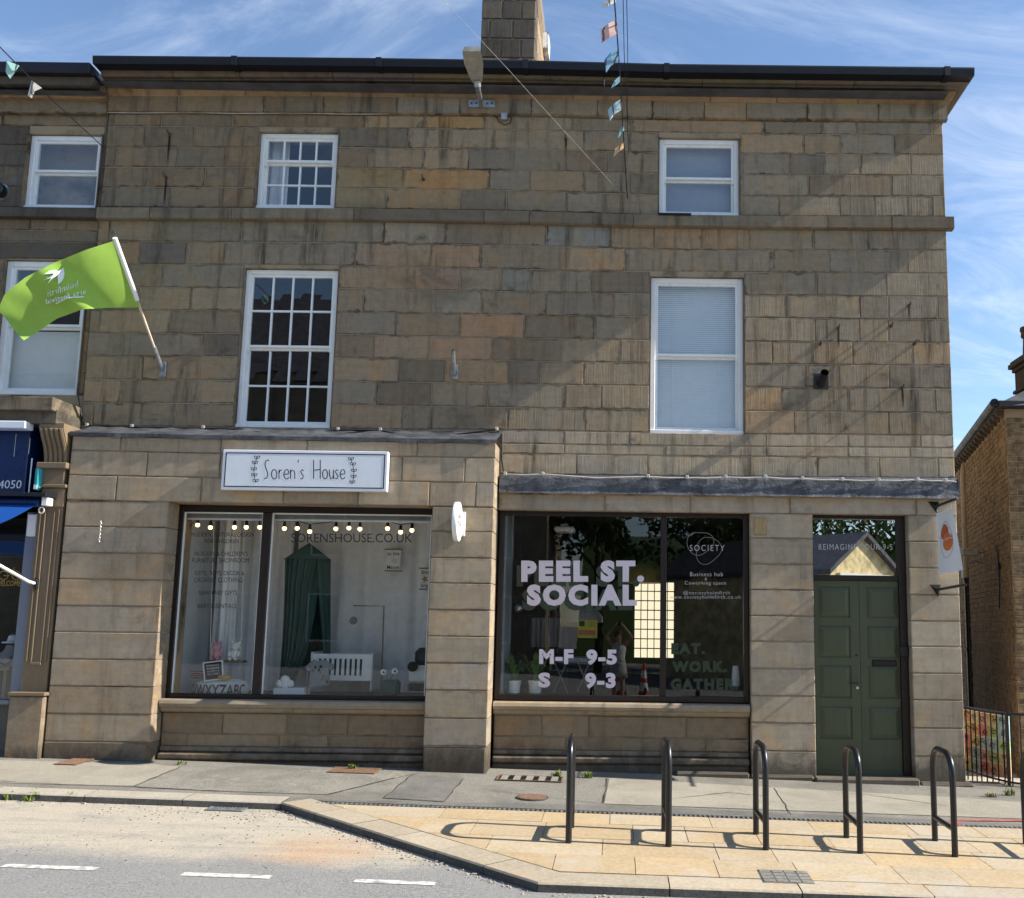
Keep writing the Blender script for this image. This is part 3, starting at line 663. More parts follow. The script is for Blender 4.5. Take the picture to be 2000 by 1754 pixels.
# lead apron across the fascia
def apron():
    x0, x1 = at(975, 950, -.12).x, at(1872, 950, -.12).x; n = 70; vs = []
    for i in range(n + 1):
        x = lerp(x0, x1, i / n); px = lerp(975, 1872, i / n); zt = at(px, lerp(929, 935, i / n), -.12).z; zb = at(px, lerp(962, 974, i / n), -.13).z
        for j in range(7):
            t = j / 6; w = .006 * math.sin(i * 1.3 + j * 2.1) + .005 * math.sin(i * .47 + j)
            vs.append((x, -.105 - .02 * t + w - (.012 if j == 6 else 0), lerp(zt, zb, t) + w * .6))
        vs.append((x, .01, zt + .03))
    k = 8
    fs = [(i * k + j, (i + 1) * k + j, (i + 1) * k + j + 1, i * k + j + 1) for i in range(n) for j in range(6)] + [(i * k + 7, (i + 1) * k + 7, (i + 1) * k, i * k) for i in range(n)]
    o = MB().add(vs, fs).build('lead_apron', 'lead', BLD, smooth='all', label='creased dark lead apron above the right shop window')
    MB().box(x0 + .003, x1 - .003, -.085, .0, at(1400, 970, -.1).z, at(1400, 935, -.1).z).build('fascia_board', 'mortar', o)
    MB().box(x1 - .002, x1 + .008, -.125, .02, at(1872, 972, -.1).z, at(1872, 935, -.1).z).build('apron_end', 'lead', o)
apron()
# right shop window
YQ = .06
q0, q1 = RX0 + .01, op1 - .004; qzt, qzb = at(1215, 999, YQ).z, at(1215, 1370, YQ).z
qm = at(1296, 1150, YQ).x; ft = .06
fm = MB(); fm.box(q0, q0 + ft, YQ, YQ + .08, qzb, qzt, .005); fm.box(q1 - ft, q1, YQ, YQ + .08, qzb, qzt, .005); fm.box(q0 + ft, q1 - ft, YQ, YQ + .08, qzt - ft, qzt, .005); fm.box(q0 + ft, q1 - ft, YQ - .02, YQ + .08, qzb, qzb + ft * 1.1, .005); fm.box(qm - .036, qm + .036, YQ - .004, YQ + .078, qzb + ft * 1.1, qzt - ft, .005)
SWR = fm.build('display_window', 'frame_brown', BLD, label='dark framed two pane window of the coworking cafe')
gq = YQ + .03
for a, b in ((q0 + ft, qm - .036), (qm + .036, q1 - ft)): MB().quad((a, gq, qzb + ft), (b, gq, qzb + ft), (b, gq, qzt - ft), (a, gq, qzt - ft)).build('pane', 'glass_shop', SWR)
riser(op0 + .004, op1 - .002, YQ - .02, .05, at(1215, 1373, -.03).z, (at(1215, 1496, 0).z,), [at(1058, 1410, .05).x, at(1150, 1410, .05).x, at(1340, 1410, .05).x], [at(1105, 1450, .05).x, at(1378, 1450, .05).x], jl=(at(1180, 1380, 0).x,))
# vinyl lettering on the right window
def vin(body, box, mat, **k): return text(body, box, gq - .004, mat, SWR, **k)
HV = dict(offset=.066, spacing=1.26)
for dy, mt, yo in ((9, 'vinyl_green', .0015), (0, 'vinyl_pink', 0)):
    for s, (x0, y0, x1, y1) in (('PEEL ST.', (1018, 1094.5, 1258, 1137)), ('SOCIAL', (1029, 1141.5, 1244, 1183.5))):
        text(s, (x0 - dy, y0 + dy, x1 - dy, y1 + dy), gq - .004 + yo, mt, SWR, **HV)
for s, b in (('M-F', (1053, 1268, 1120, 1297)), ('9-5', (1145, 1268.5, 1205, 1299)), ('S', (1051, 1313.5, 1075, 1343)), ('9-3', (1142.5, 1314, 1202.5, 1345))): vin(s, b, 'vinyl_pink', offset=.055, spacing=1.15)
for s, b in (('EAT.', (1311, 1256, 1377, 1278)), ('WORK.', (1312, 1291, 1420, 1313)), ('GATHER.', (1310, 1325, 1442, 1348))): vin(s, b, 'vinyl_green', **HV)
vin('SOCIETY', (1347.5, 1064.5, 1415, 1076), 'vinyl_white', spacing=1.3, offset=-.012)
for s, b in (('Business hub', (1348, 1117.5, 1412, 1125.5)), ('&', (1376.5, 1128, 1381, 1133)), ('Coworking space', (1337.5, 1135, 1418, 1144)), ('@societyholmfirth', (1335, 1154, 1425, 1163)), ('www.societyholmfirth.co.uk', (1308, 1162.5, 1447, 1171.5))): vin(s, b, 'vinyl_white', spacing=1.2, offset=-.006)
def blob(cx, cy, r, amps, n=48):
    out = []
    for i in range(n + 1):
        a = 2 * math.pi * i / n; rr = r * (1 + sum(k * math.cos(j * a + ph) for j, k, ph in amps)); p = at(cx + rr * math.cos(a), cy + rr * math.sin(a), gq); out.append((p.x, p.z))
    return out
ribbon([blob(1367, 1061, 24, ((2, .10, .5), (3, .07, 1))), blob(1383, 1075, 25, ((2, .09, 2.0), (3, .08, .2)))], .0040, gq - .0045, 'vinyl_faint', SWR, 'logo')
# door
YD = .13
DT, DB = at(1680, 1008, YD).z, at(1680, 1516, YD).z
dz_tr0, dz_tr1 = at(1680, 1134, YD).z, at(1680, 1124, YD).z
fr = MB(); fr.box(d0 + .002, d0 + .022, YD - .05, YD + .06, DB, DT); fr.box(d1 - .085, d1 - .002, YD - .05, YD + .06, DB, DT); fr.box(d0 + .022, d1 - .085, YD - .05, YD + .06, DT - .04, DT); fr.box(d0 + .022, d1 - .085, YD - .03, YD + .06, dz_tr0, dz_tr1)
DOOR = fr.build('door', 'frame_brown', BLD, label='sage green double door with eight raised panels and glazed transom')
MB().quad((d0 + .022, YD + .01, dz_tr1), (d1 - .085, YD + .01, dz_tr1), (d1 - .085, YD + .01, DT - .04), (d0 + .022, YD + .01, DT - .04)).build('transom_pane', 'glass_film', DOOR)
text('REIMAGINE YOUR 9-5', (1599, 1062.5, 1743, 1074), YD + .006, 'vinyl_white', DOOR, spacing=1.25)
dm = at(1681, 1330, YD).x
for x0, x1, pa, pb in ((d0 + .025, dm - .002, 1599.5, 1662.5), (dm + .002, d1 - .088, 1695, 1756.5)):
    zb, zt = DB + .012, dz_tr0 - .004
    lf = MB(); lf.box(x0, x1, YD + .012, YD + .045, zb, zt)
    pxa, pxb = at(pa, 1300, YD).x, at(pb, 1300, YD).x
    rails = [(1146, 1207), (1222.5, 1285), (1300, 1364), (1380, 1444)]
    zr = [zt] + [v for a, b in rails for v in (at(1677, a, YD).z, at(1677, b, YD).z)] + [zb]
    lf.box(x0, pxa, YD - .006, YD + .011, zb, zt); lf.box(pxb, x1, YD - .006, YD + .011, zb, zt)
    for k in range(0, 10, 2): lf.box(pxa, pxb, YD - .006, YD + .011, zr[k + 1], zr[k])
    leaf = lf.build('door_leaf', 'door_green', DOOR)
    for k in range(1, 9, 2):
        a, b, zt_, zb_ = pxa + .012, pxb - .012, zr[k] - .012, zr[k + 1] + .012; e = .045
        P = [(a, YD + .011, zb_), (b, YD + .011, zb_), (b, YD + .011, zt_), (a, YD + .011, zt_), (a + e, YD - .004, zb_ + e), (b - e, YD - .004, zb_ + e), (b - e, YD - .004, zt_ - e), (a + e, YD - .004, zt_ - e)]
        MB().add(P, [(4, 5, 6, 7)] + [(i, (i + 1) % 4, 4 + (i + 1) % 4, 4 + i) for i in range(4)]).build('panel', 'door_green', DOOR)
    MB().box(x0, x1, YD - .02, YD - .006, zb, zb + .05).build('weather_bar', 'door_green', DOOR)
p = at(1674, 1334, YD); 
h = MB(); h.tube([(p.x, YD - .006, p.z), (p.x, YD - .055, p.z), (p.x - .02, YD - .06, p.z + .002), (p.x - .10, YD - .06, p.z)], .010, 8); h.build('door_handle', 'black_metal', DOOR, smooth=True)
MB().lathe([(.016, -.012), (.016, 0)], (p.x, YD - .006, p.z - .055), 12, 'Y').build('lock_cylinder', 'steel', DOOR)
MB().lathe([(.014, -.008), (.014, 0)], (p.x, YD - .006, p.z + .32), 12, 'Y').build('latch', 'black_metal', DOOR)
a, b = at(1703, 1301, YD), at(1751, 1289, YD); lb = MB().box(a.x, b.x, YD - .016, YD - .006, a.z, b.z, .003).build('letter_box', 'black', DOOR); MB().box(a.x + .02, b.x - .02, YD - .022, YD - .016, a.z + .012, b.z - .012, .003).build('letter_flap', 'frame_dark', DOOR)
a, b = at(1757.5, 1282, YD - .05), at(1772, 1262, YD - .05); MB().box(a.x, b.x, YD - .085, YD - .05, a.z, b.z, .004).build('door_entry_unit', 'frame_dark', DOOR)
MB().box(d0 + .02, d1 - .02, YD + .10, YD + .12, DB, DT - .0).build('hall_backing', 'room_dark', DOOR)
# steps and plinth blocks
s0, s1 = at(1594, 1528, -.16).x, at(1797, 1528, -.16).x; zt = at(1690, 1518, -.05).z
o = MB().box(s0, s1, -.17, .12, zt - .13, zt, .015).build('door_step', 'stone_low', BLD); o.color = (.36, .31, .24, 1)
o = MB().box(s1 + .004, at(1905, 1545, -.14).x, -.15, .6, -.25, at(1850, 1529, -.14).z, .03).build('plinth_block', 'stone_low', BLD); o.color = (.27, .24, .19, 1)
o = MB().box(op1 - .02, s0 - .004, -.11, .1, -.2, at(1530, 1514, -.1).z, .025).build('plinth_block', 'stone_low', BLD); o.color = (.26, .225, .17, 1)
o = MB().box(at(1320, 1500, -.1).x, op1 - .025, -.10, .1, -.2, at(1400, 1509, -.1).z, .02).build('plinth_block', 'stone_low', BLD); o.color = (.27, .235, .18, 1)
# vinyl lettering on the left window
def vil(body, box, mat='vinyl_grey', **k): return text(body, box, gy - .004, mat, SWL, **k)
for s, b in (('MODERN, NATURAL DESIGN', (373, 1040, 496, 1049.5)), ('FOR CHILDREN', (400.5, 1053, 466, 1061)), ("NURSERY & CHILDREN'S", (380, 1077, 484, 1086)), ('FURNITURE SHOWROOM', (375.5, 1090, 486, 1099)), ('GIFTS, TOYS, DECOR &', (380, 1115, 477, 1125)), ('ORGANIC CLOTHING', (379.5, 1128, 473.5, 1137.5)), ('NEW BABY GIFTS', (388.5, 1153.5, 463, 1162)), ('BABY ESSENTIALS', (386, 1179, 462, 1188))): vil(s, b)
vil('SORENSHOUSE.CO.UK', (569, 1042, 805, 1059.5))
# ------------------------------------------------------------------ ground
def road_mat():
    t = NT('asphalt_road'); p = t.pos(); xyz = t.sep(p); X, Y = xyz[0], xyz[1]
    g = t.noise(p, 260, 3, .8); agg = t.noise(p, 46, 6, .82); big = t.noise(p, .9, 7, .68, .5)
    c = t.mix(t.rng(g, .3, .75), (.11, .11, .11), (.40, .40, .39)); c = t.mix(1.0, c, t.mix(t.rng(agg, .30, .70), (.60,) * 3, (1.38,) * 3), 'MULTIPLY'); c = t.mix(t.rng(big, .35, .7, 0, .5), c, (.28, .275, .26))
    # builders' dust and sand left on the carriageway beside the new kerb
    edge = t.ma('ADD', Y, t.ma('MULTIPLY', t.ma('SUBTRACT', t.noise(p, 1.1, 6, .65, .4), .5), 1.2))
    dust = t.rng(edge, -4.30, -3.85); dn = t.noise(p, 2.1, 7, .7, .6)
    dust = t.ma('MULTIPLY', dust, t.rng(dn, .28, .52, .40, 1)); trk = t.noise(t.pos((.35, 3.2, 1), 0, (0, 0, .05)), 1.6, 7, .7, .6); dust = t.ma('MULTIPLY', dust, t.rng(trk, .34, .54, .55, 1)); dust = t.ma('MULTIPLY', dust, t.rng(X, -8.5, -6.0, .6, 1))
    dust = t.ma('MULTIPLY', dust, t.rng(agg, .30, .60, .55, 1))
    c = t.mix(dust, c, t.mix(agg, (.38, .335, .265), (.57, .505, .40)))
    dx = t.ma('SUBTRACT', X, -2.35); dy = t.ma('SUBTRACT', Y, -3.7); rr = t.ma('ADD', t.ma('MULTIPLY', dx, dx), t.ma('MULTIPLY', t.ma('MULTIPLY', dy, dy), 1.4))
    sand = t.ma('MULTIPLY', t.rng(t.ma('ADD', rr, t.noise(p, 1.8, 6, .7, .5)), .95, .35), .75)
    c = t.mix(t.ma('MULTIPLY', sand, t.rng(agg, .35, .6, .3, 1)), c, (.52, .30, .15))
    t.pbr(c, .92, 0, t.bump(t.ma('ADD', agg, t.ma('MULTIPLY', g, .5)), .8, .012), .2)
road_mat()
def tarmac(name, a, b, bsc=1.2):
    t = NT(name); p = t.pos(); g = t.noise(p, 230, 3, .8); ag = t.noise(p, 48, 6, .82); big = t.noise(p, bsc, 7, .7, .5)
    c = t.mix(t.rng(ag, .3, .7), a, b); c = t.mix(t.rng(g, .62, .8, 0, .5), c, tuple(min(1, x * 1.7) for x in b)); c = t.mix(t.rng(big, .40, .66, 0, .5), c, tuple(x * .70 for x in a)); c = t.mix(t.rng(t.noise(p, 4.2, 6, .75, 1.2), .56, .72, 0, .4), c, tuple(min(1, x * 1.25) for x in b)); c = t.mix(t.rng(t.noise(p, 7, 5, .7), .66, .74, 0, .45), c, tuple(x * .4 for x in a))
    t.pbr(c, .93, 0, t.bump(t.ma('ADD', ag, g), .75, .010), .2)
tarmac('tarmac_grey', (.16, .15, .13), (.31, .295, .255)); tarmac('tarmac_dark', (.13, .127, .115), (.24, .23, .21)); tarmac('concrete', (.30, .275, .225), (.40, .37, .30)); tarmac('tarmac_gravel', (.15, .142, .122), (.38, .36, .31))
def slab_mat(name):
    t = NT(name); oi = t.n('ShaderNodeObjectInfo'); p = t.pos(rand=9); wp = t.pos()
    c = oi.outputs['Color']; n1 = t.noise(p, 2.4, 6, .65, .5); gr = t.noise(p, 90, 4, .75); d = t.noise(wp, 1.4, 7, .7, .5)
    c = t.mix(1.0, c, t.mix(n1, (.80,) * 3, (1.2,) * 3), 'MULTIPLY'); c = t.mix(1.0, c, t.mix(gr, (.88,) * 3, (1.12,) * 3), 'MULTIPLY')
    c = t.mix(1.0, c, t.mix(t.rng(t.noise(wp, 30, 6, .8), .3, .7), (.80,) * 3, (1.16,) * 3), 'MULTIPLY'); c = t.mix(t.rng(d, .50, .70, 0, .6), c, (.40, .37, .32)); c = t.mix(t.rng(t.noise(wp, 5.5, 6, .7, 1.0), .60, .74, 0, .45), c, (.20, .17, .13)); c = t.mix(t.rng(t.noise(wp, 1.9, 6, .7), .58, .72, 0, .7), c, (.46, .26, .11))
    c = t.mix(t.rng(t.noise(wp, 34, 3, .8), .72, .78, 0, .6), c, (.12, .10, .08))
    t.pbr(c, .85, 0, t.bump(gr, .22, .005), .25)
slab_mat('york_slab')
tarmac('kerb_face', (.07, .068, .064), (.17, .165, .155))
KERB = [(-40, -2.31), (-3.06, -2.33), (-.53, -4.63), (40, -4.62)]
def rz2(X, Y): return GA + GB * max(-30, min(30, X)) + GC * max(Y, -7) - .062
rd = MB(); gx = [-400, -60, -30, -12, -9, -6, -3, 0, 3, 6, 12, 30, 60, 400]; gyy = [-400, -60, -30, -7, -5, -3.5, -2, 0, 10, 60, 400]
vs = [(x, y, rz2(x, min(y, 0)) if y <= 0 else rz2(x, 0) - .12) for y in gyy for x in gx]; n = len(gx)
ROAD = rd.add(vs, [(j * n + i, j * n + i + 1, (j + 1) * n + i + 1, (j + 1) * n + i) for j in range(len(gyy) - 1) for i in range(n - 1)]).build('road', 'asphalt_road', kind='structure')
pv = MB()
def gpt(x, y, d=0.0): return (x, y, gz(x, y) + d)
pv.poly([gpt(x, y, -.004) for x, y in ((-40, -2.25), (-3.06, -2.28), (-.53, -4.55), (40, -4.55), (40, .3), (-40, .3))]); PAVE = pv.build('pavement', 'tarmac_grey', kind='structure')
def sheet(pts, mat, name, d=0.0, parent=PAVE):
    return MB().poly([Vector(gpt(p.x, p.y, d)) for p in (gp(*q) for q in pts)]).build(name, mat, parent)
sheet([(-200, 1480), (300, 1492), (352, 1498), (262, 1535), (120, 1532), (-260, 1520)], 'concrete', 'concrete_patch')
sheet([(352, 1499), (820, 1508), (770, 1520), (640, 1552), (430, 1545), (262, 1537)], 'tarmac_gravel', 'asphalt_patch', .001)
sheet([(805, 1513), (905, 1520), (868, 1566), (750, 1559)], 'tarmac_dark', 'asphalt_patch', .003)
sheet([(1190, 1520), (1905, 1560), (2100, 1575), (2100, 1603), (1180, 1570)], 'concrete', 'concrete_patch', .0015)
sheet([(600, 1562), (1200, 1573), (2050, 1612), (2050, 1618), (1200, 1586), (640, 1566)], 'tarmac_dark', 'trench_repair', .003)
simple('tar', (.035, .034, .032), .8, var=.4, sc=18)
def seam(pts, w=.012):
    rs = random.Random(int(pts[0][0])); P = []
    for a, b in zip(pts, pts[1:]):
        for i in range(9): t_ = i / 8; q = gp(lerp(a[0], b[0], t_), lerp(a[1], b[1], t_)); P.append((q.x + rs.uniform(-.012, .012), q.y + rs.uniform(-.012, .012)))
    vs = []
    for i, p in enumerate(P):
        n_ = P[min(i + 1, len(P) - 1)]; o_ = P[max(i - 1, 0)]; dx, dy = n_[0] - o_[0], n_[1] - o_[1]; l = math.hypot(dx, dy) or 1; k = w * rs.uniform(.4, 1.2) / 2
        vs += [gpt(p[0] - dy / l * k, p[1] + dx / l * k, .0045), gpt(p[0] + dy / l * k, p[1] - dx / l * k, .0045)]
    MB().add(vs, [(2 * i, 2 * i + 2, 2 * i + 3, 2 * i + 1) for i in range(len(P) - 1)]).build('asphalt_seam', 'tar', PAVE)
for s_ in ([(262, 1536), (352, 1498)], [(-40, 1524), (120, 1532), (262, 1537), (430, 1546)], [(770, 1520), (640, 1552)], [(868, 1566), (905, 1520)], [(750, 1559), (805, 1513)], [(1186, 1521), (1178, 1568)], [(1512, 1540), (1545, 1592)], [(1640, 1548), (1720, 1556), (1850, 1575)], [(960, 1545), (1180, 1570)], [(1300, 1562), (1420, 1548), (1500, 1556)]): seam(s_)
def kerbs():
    root = PAVE
    def run(P0, P1, length, w):
        P0, P1 = Vector(P0), Vector(P1); L = (P1 - P0).length; d = (P1 - P0) / L; nrm = Vector((-d.y, d.x)); n = max(1, round(L / length)); 
        for i in range(n):
            a, b = P0 + d * (L * i / n + .004), P0 + d * (L * (i + 1) / n - .004); e = .012
            sec = lambda q: [gpt(*(q + nrm * 0), -.26), gpt(*(q + nrm * 0), .004 - e), gpt(*(q + nrm * e), .004), gpt(*(q + nrm * w), .004), gpt(*(q + nrm * w), -.26)]
            dz = U(-.002, .002); S = [Vector(v) + Vector((0, 0, dz)) for v in sec(a) + sec(b)]
            o = MB().add(S, [(0, 1, 2, 3, 4), (9, 8, 7, 6, 5)] + [(k, (k + 1) % 5, 5 + (k + 1) % 5, 5 + k) for k in range(5)]).build('kerb_stone', 'york_slab', root)
            o.data.materials.append(MAT['kerb_face'])
            for pl in o.data.polygons:
                if abs(pl.normal.z) < .3: pl.material_index = 1
            k = U(.90, 1.08); o.color = ((.37 * k, .315 * k, .235 * k, 1) if P1.x > -3 else (.36 * k, .325 * k, .265 * k, 1))
    run((-13, -2.31), (-3.06, -2.33), .92, .27); run((-3.06, -2.33), (-.53, -4.63), .62, .30); run((-.53, -4.63), (14, -4.62), .92, .28)
kerbs()
def clip(poly, a, b, c):           # keep a*x + b*y <= c
    out = []
    for i, p in enumerate(poly):
        q = poly[(i + 1) % len(poly)]; fp = a * p[0] + b * p[1] - c; fq = a * q[0] + b * q[1] - c
        if fp <= 0: out.append(p)
        if fp * fq < 0: t = fp / (fp - fq); out.append((lerp(p[0], q[0], t), lerp(p[1], q[1], t)))
    return out
def slabs():
    # inner line of the diagonal kerb
    d = Vector((-.53 + 3.06, -4.63 + 2.33)).normalized(); nrm = Vector((-d.y, d.x)); p0 = Vector((-3.06, -2.33)) + nrm * .312
    a, b = -nrm.x, -nrm.y; c = a * p0.x + b * p0.y
    ys = [-2.315, -2.74, -3.30, -3.84, -4.335]; rs = random.Random(11); count = 0
    for k in range(4):
        x = -3.2 + [0, .35, .1, .5][k]
        while x < 7.5:
            w = rs.choice([.45, .6, .6, .75, .9]); P = [(x + .003, ys[k + 1] + .003), (x + w - .003, ys[k + 1] + .003), (x + w - .003, ys[k] - .003), (x + .003, ys[k] - .003)]
            x += w; P = clip(P, a, b, c)
            if len(P) < 3: continue
            dz = rs.uniform(-.0015, .0015)
            o = MB().prism([Vector(gpt(*q, .004 + dz)) for q in P], (0, 0, -.03)).build('paving_slab', 'york_slab', PAVE)
            col = rs.choice([(.455, .365, .24), (.47, .385, .265), (.45, .38, .275), (.465, .41, .31), (.46, .415, .335), (.475, .37, .23)]); kk = rs.uniform(.95, 1.05); col = tuple(lerp(u_, v_, .6) * w_ for u_, v_, w_ in zip((.465, .375, .25), col, (.86, .82, .76))); o.color = (col[0] * kk, col[1] * kk, col[2] * kk, 1)
slabs()
# slotted drainage channel along the back of the new paving
ch = MB(); x = -2.75
base = MB().add([gpt(-2.8, -2.31, .001), gpt(7, -2.31, .001), gpt(7, -2.235, .001), gpt(-2.8, -2.235, .001)], [(0, 1, 2, 3)]).build('drain_channel', 'black', PAVE)
while x < 6.5:
    z = gz(x, -2.27); ch.box(x, x + .022, -2.308, -2.238, z - .002, z + .007); x += .044
ch.build('channel_grating', 'galv', base, kind='stuff')
simple('road_paint', (.48, .47, .44), .85, var=.45, sc=16); simple('rust', (.17, .10, .065), .9, var=.4, sc=30); simple('iron', (.09, .082, .078), .7, .3, var=.35, sc=25); simple('red_paint', (.42, .10, .085), .7, var=.3)
for a, b, h in (((6, 1691), (188, 1698), 9), ((357, 1707), (528, 1714.5), 9), ((692, 1721), (850, 1726.5), 8), ((-330, 1676), (-165, 1682.5), 8)):
    p, q = gp(a[0], a[1], -.062), gp(b[0], b[1], -.062); yy = (p.y + q.y) / 2; w = .043
    pts = [(p.x, yy - w), (q.x, yy - w), (q.x, yy + w), (p.x, yy + w)]
    MB().poly([(x, y, rz2(x, y) + .004) for x, y in pts]).build('road_marking', 'road_paint', ROAD)
# covers and gratings
def grating(px0, py0, px1, py1, nbar, mat, name, label, cat, road=False, skew=0.0, depth=None, along='x'):
    off = -.062 if road else 0.0
    a, b = gp(px0, py1, off), gp(px1, py0, off); x0, x1, y0, y1 = a.x, b.x, a.y, b.y
    if depth: y0 = y1 - depth
    zf = (lambda x, y: rz2(x, y)) if road else (lambda x, y: gz(x, y))
    xm, ym = (x0 + x1) / 2, (y0 + y1) / 2; root = thing(name, (xm, ym, zf(xm, ym)), label, cat)
    MB().add([(x0, y0, zf(x0, y0) + .005), (x1, y0, zf(x1, y0) + .005), (x1, y1, zf(x1, y1) + .005), (x0, y1, zf(x0, y1) + .005)], [(0, 1, 2, 3)]).build('pit', 'black', root)
    f = .018; fr = MB()
    def plate(m, xa, xb, ya, yb, h=.012):
        m.add([(xa, ya, zf(xa, ya) + .006), (xb, ya, zf(xb, ya) + .006), (xb, yb, zf(xb, yb) + .006), (xa, yb, zf(xa, yb) + .006)] + [(xa, ya, zf(xa, ya) + h), (xb, ya, zf(xb, ya) + h), (xb, yb, zf(xb, yb) + h), (xa, yb, zf(xa, yb) + h)], [(4, 5, 6, 7), (0, 1, 5, 4), (1, 2, 6, 5), (2, 3, 7, 6), (3, 0, 4, 7)])
    plate(fr, x0 - f, x1 + f, y0 - f, y0); plate(fr, x0 - f, x1 + f, y1, y1 + f); plate(fr, x0 - f, x0, y0, y1); plate(fr, x1, x1 + f, y0, y1); fr.build('frame', mat, root, kind='stuff')
    for i in range(nbar):
        t0, t1 = (i + .18) / nbar, (i + .72) / nbar; m = MB(); plate(m, lerp(x0, x1, t0), lerp(x0, x1, t1), y0, y1, .011); m.build('bar', mat, root)
    return root
grating(97, 1484.5, 180, 1497, 14, 'rust', 'light_well_grating', 'rusty light well grating in pale concrete by the left pilaster', 'grating', depth=.36)
grating(630, 1503, 742, 1516, 22, 'rust', 'light_well_grating', 'long rusty grating below the nursery shop window', 'grating', depth=.30)
grating(405, 1569, 500, 1583, 9, 'galv', 'gully_grating', 'grey slotted gully grating in the road beside the kerb', 'drain', road=True)
g = grating(966, 1519.5, 1098, 1532, 5, 'rust', 'cellar_light_cover', 'five cell pavement cellar light cover before the middle pilaster', 'cover', depth=.27)
for ch_ in g.children:
    if ch_.name.startswith('bar'): ch_.data.materials[0] = MAT['tarmac_gravel']
def manhole():
    a, b = gp(1008, 1558), gp(1072, 1558); c = ((a.x + b.x) / 2, (a.y + b.y) / 2); r = (b.x - a.x) / 2; root = thing('manhole_cover', (c[0], c[1], gz(*c)), 'round brown iron manhole cover in the pavement behind the cycle hoops', 'cover')
    for name, r0, r1, h, mt in (('rim', r * .9, r, .006, 'iron'), ('lid', 0, r * .88, .009, 'rust')):
        n = 28; vs = [Vector(gpt(c[0] + rr * math.cos(2 * math.pi * i / n), c[1] + rr * math.sin(2 * math.pi * i / n), .003 + (h if k else 0) - (.0 if k else .002))) for k, rr in ((0, r1), (1, r1), (1, r0 + .001), (0, r0 + .001)) for i in range(n)]
        MB().add(vs, [(k * n + i, k * n + (i + 1) % n, (k + 1) * n + (i + 1) % n, (k + 1) * n + i) for k in range(3) for i in range(n)]).build(name, mt, root)
manhole()
def cover():
    a, b = gp(1492, 1725), gp(1575, 1704); root = thing('access_cover', ((a.x + b.x) / 2, (a.y + b.y) / 2, gz((a.x + b.x) / 2, (a.y + b.y) / 2)), 'square recessed steel access cover set in the new stone kerb paving', 'cover')
    x0, x1, y0, y1 = a.x, b.x, a.y, b.y
    MB().prism([Vector(gpt(*q, .009)) for q in ((x0, y0), (x1, y0), (x1, y1), (x0, y1))], (0, 0, -.02)).build('frame', 'galv', root)
    for i in range(4):
        for j in range(4):
            q = [(lerp(x0, x1, (i + u) / 4), lerp(y0, y1, (j + v) / 4)) for u, v in ((.08, .08), (.92, .08), (.92, .92), (.08, .92))]; MB().prism([Vector(gpt(*k, .0125)) for k in q], (0, 0, -.004)).build('tread_plate', 'tarmac_gravel', root)
cover()
for pts in ([(1856, 1601), (2050, 1602), (2050, 1605), (1856, 1603.5)], [(1852, 1604), (1868, 1604), (1885, 1616), (1872, 1616)]):
    sheet(pts, 'red_paint', 'red_marking', .004)
# loose gravel along the kerb, and weeds
def gravel():
    mb = MB(); rs = random.Random(5)
    def peb(x, y, z, r):
        bm = bmesh.new(); bmesh.ops.create_icosphere(bm, subdivisions=1, radius=r)
        for v in bm.verts: v.co = Vector((v.co.x * rs.uniform(.7, 1.3), v.co.y * rs.uniform(.7, 1.3), v.co.z * rs.uniform(.5, .9)))
        mb.bm(bm, Matrix.Translation((x, y, z + r * .3)))
    def seg(P0, P1, n, spread, r0, r1):
        for _ in range(n):
            t = rs.random(); s = abs(rs.gauss(0, spread)); d = Vector((P1[0] - P0[0], P1[1] - P0[1])).normalized(); x = lerp(P0[0], P1[0], t) + d.y * s; y = lerp(P0[1], P1[1], t) - d.x * s
            if rs.random() < .12: r = rs.uniform(r1, r1 * 1.7)
            else: r = rs.uniform(r0, r1)
            peb(x, y, rz2(x, y), r)
    seg((-7.5, -2.34), (-3.1, -2.36), 150, .05, .003, .009); seg((-3.06, -2.37), (-.53, -4.67), 300, .06, .003, .009); seg((-.53, -4.66), (5, -4.65), 260, .05, .003, .008); seg((-4.6, -2.5), (-3.0, -2.5), 120, .25, .003, .010)
    for _ in range(160):
        x, y = rs.uniform(-4.5, -.8), rs.uniform(-4.3, -2.6)
        if y < -2.45 - max(0, (x + 3.0)) * .9: peb(x, y, rz2(x, y), rs.uniform(.003, .009))
    for _ in range(130):
        x, y = rs.uniform(-6.5, 3.5), rs.uniform(-.75, -.25); peb(x, y, gz(x, y), rs.uniform(.002, .006))
    mb.build('gravel', 'pebble', kind='stuff', label='loose gravel and builders debris along the kerb', cat='gravel')
simple('pebble', (.30, .27, .225), .9, var=.4, sc=20); gravel()
def leafm(name, a, b):
    t = NT(name); c = t.mix(t.noise(t.pos(), 14, 4), a, b); t.pbr(c, .6, 0, None, .3, **{'Subsurface Weight': 0.0})
leafm('weed', (.07, .13, .02), (.22, .27, .05)); leafm('dry_weed', (.24, .22, .08), (.34, .30, .14))
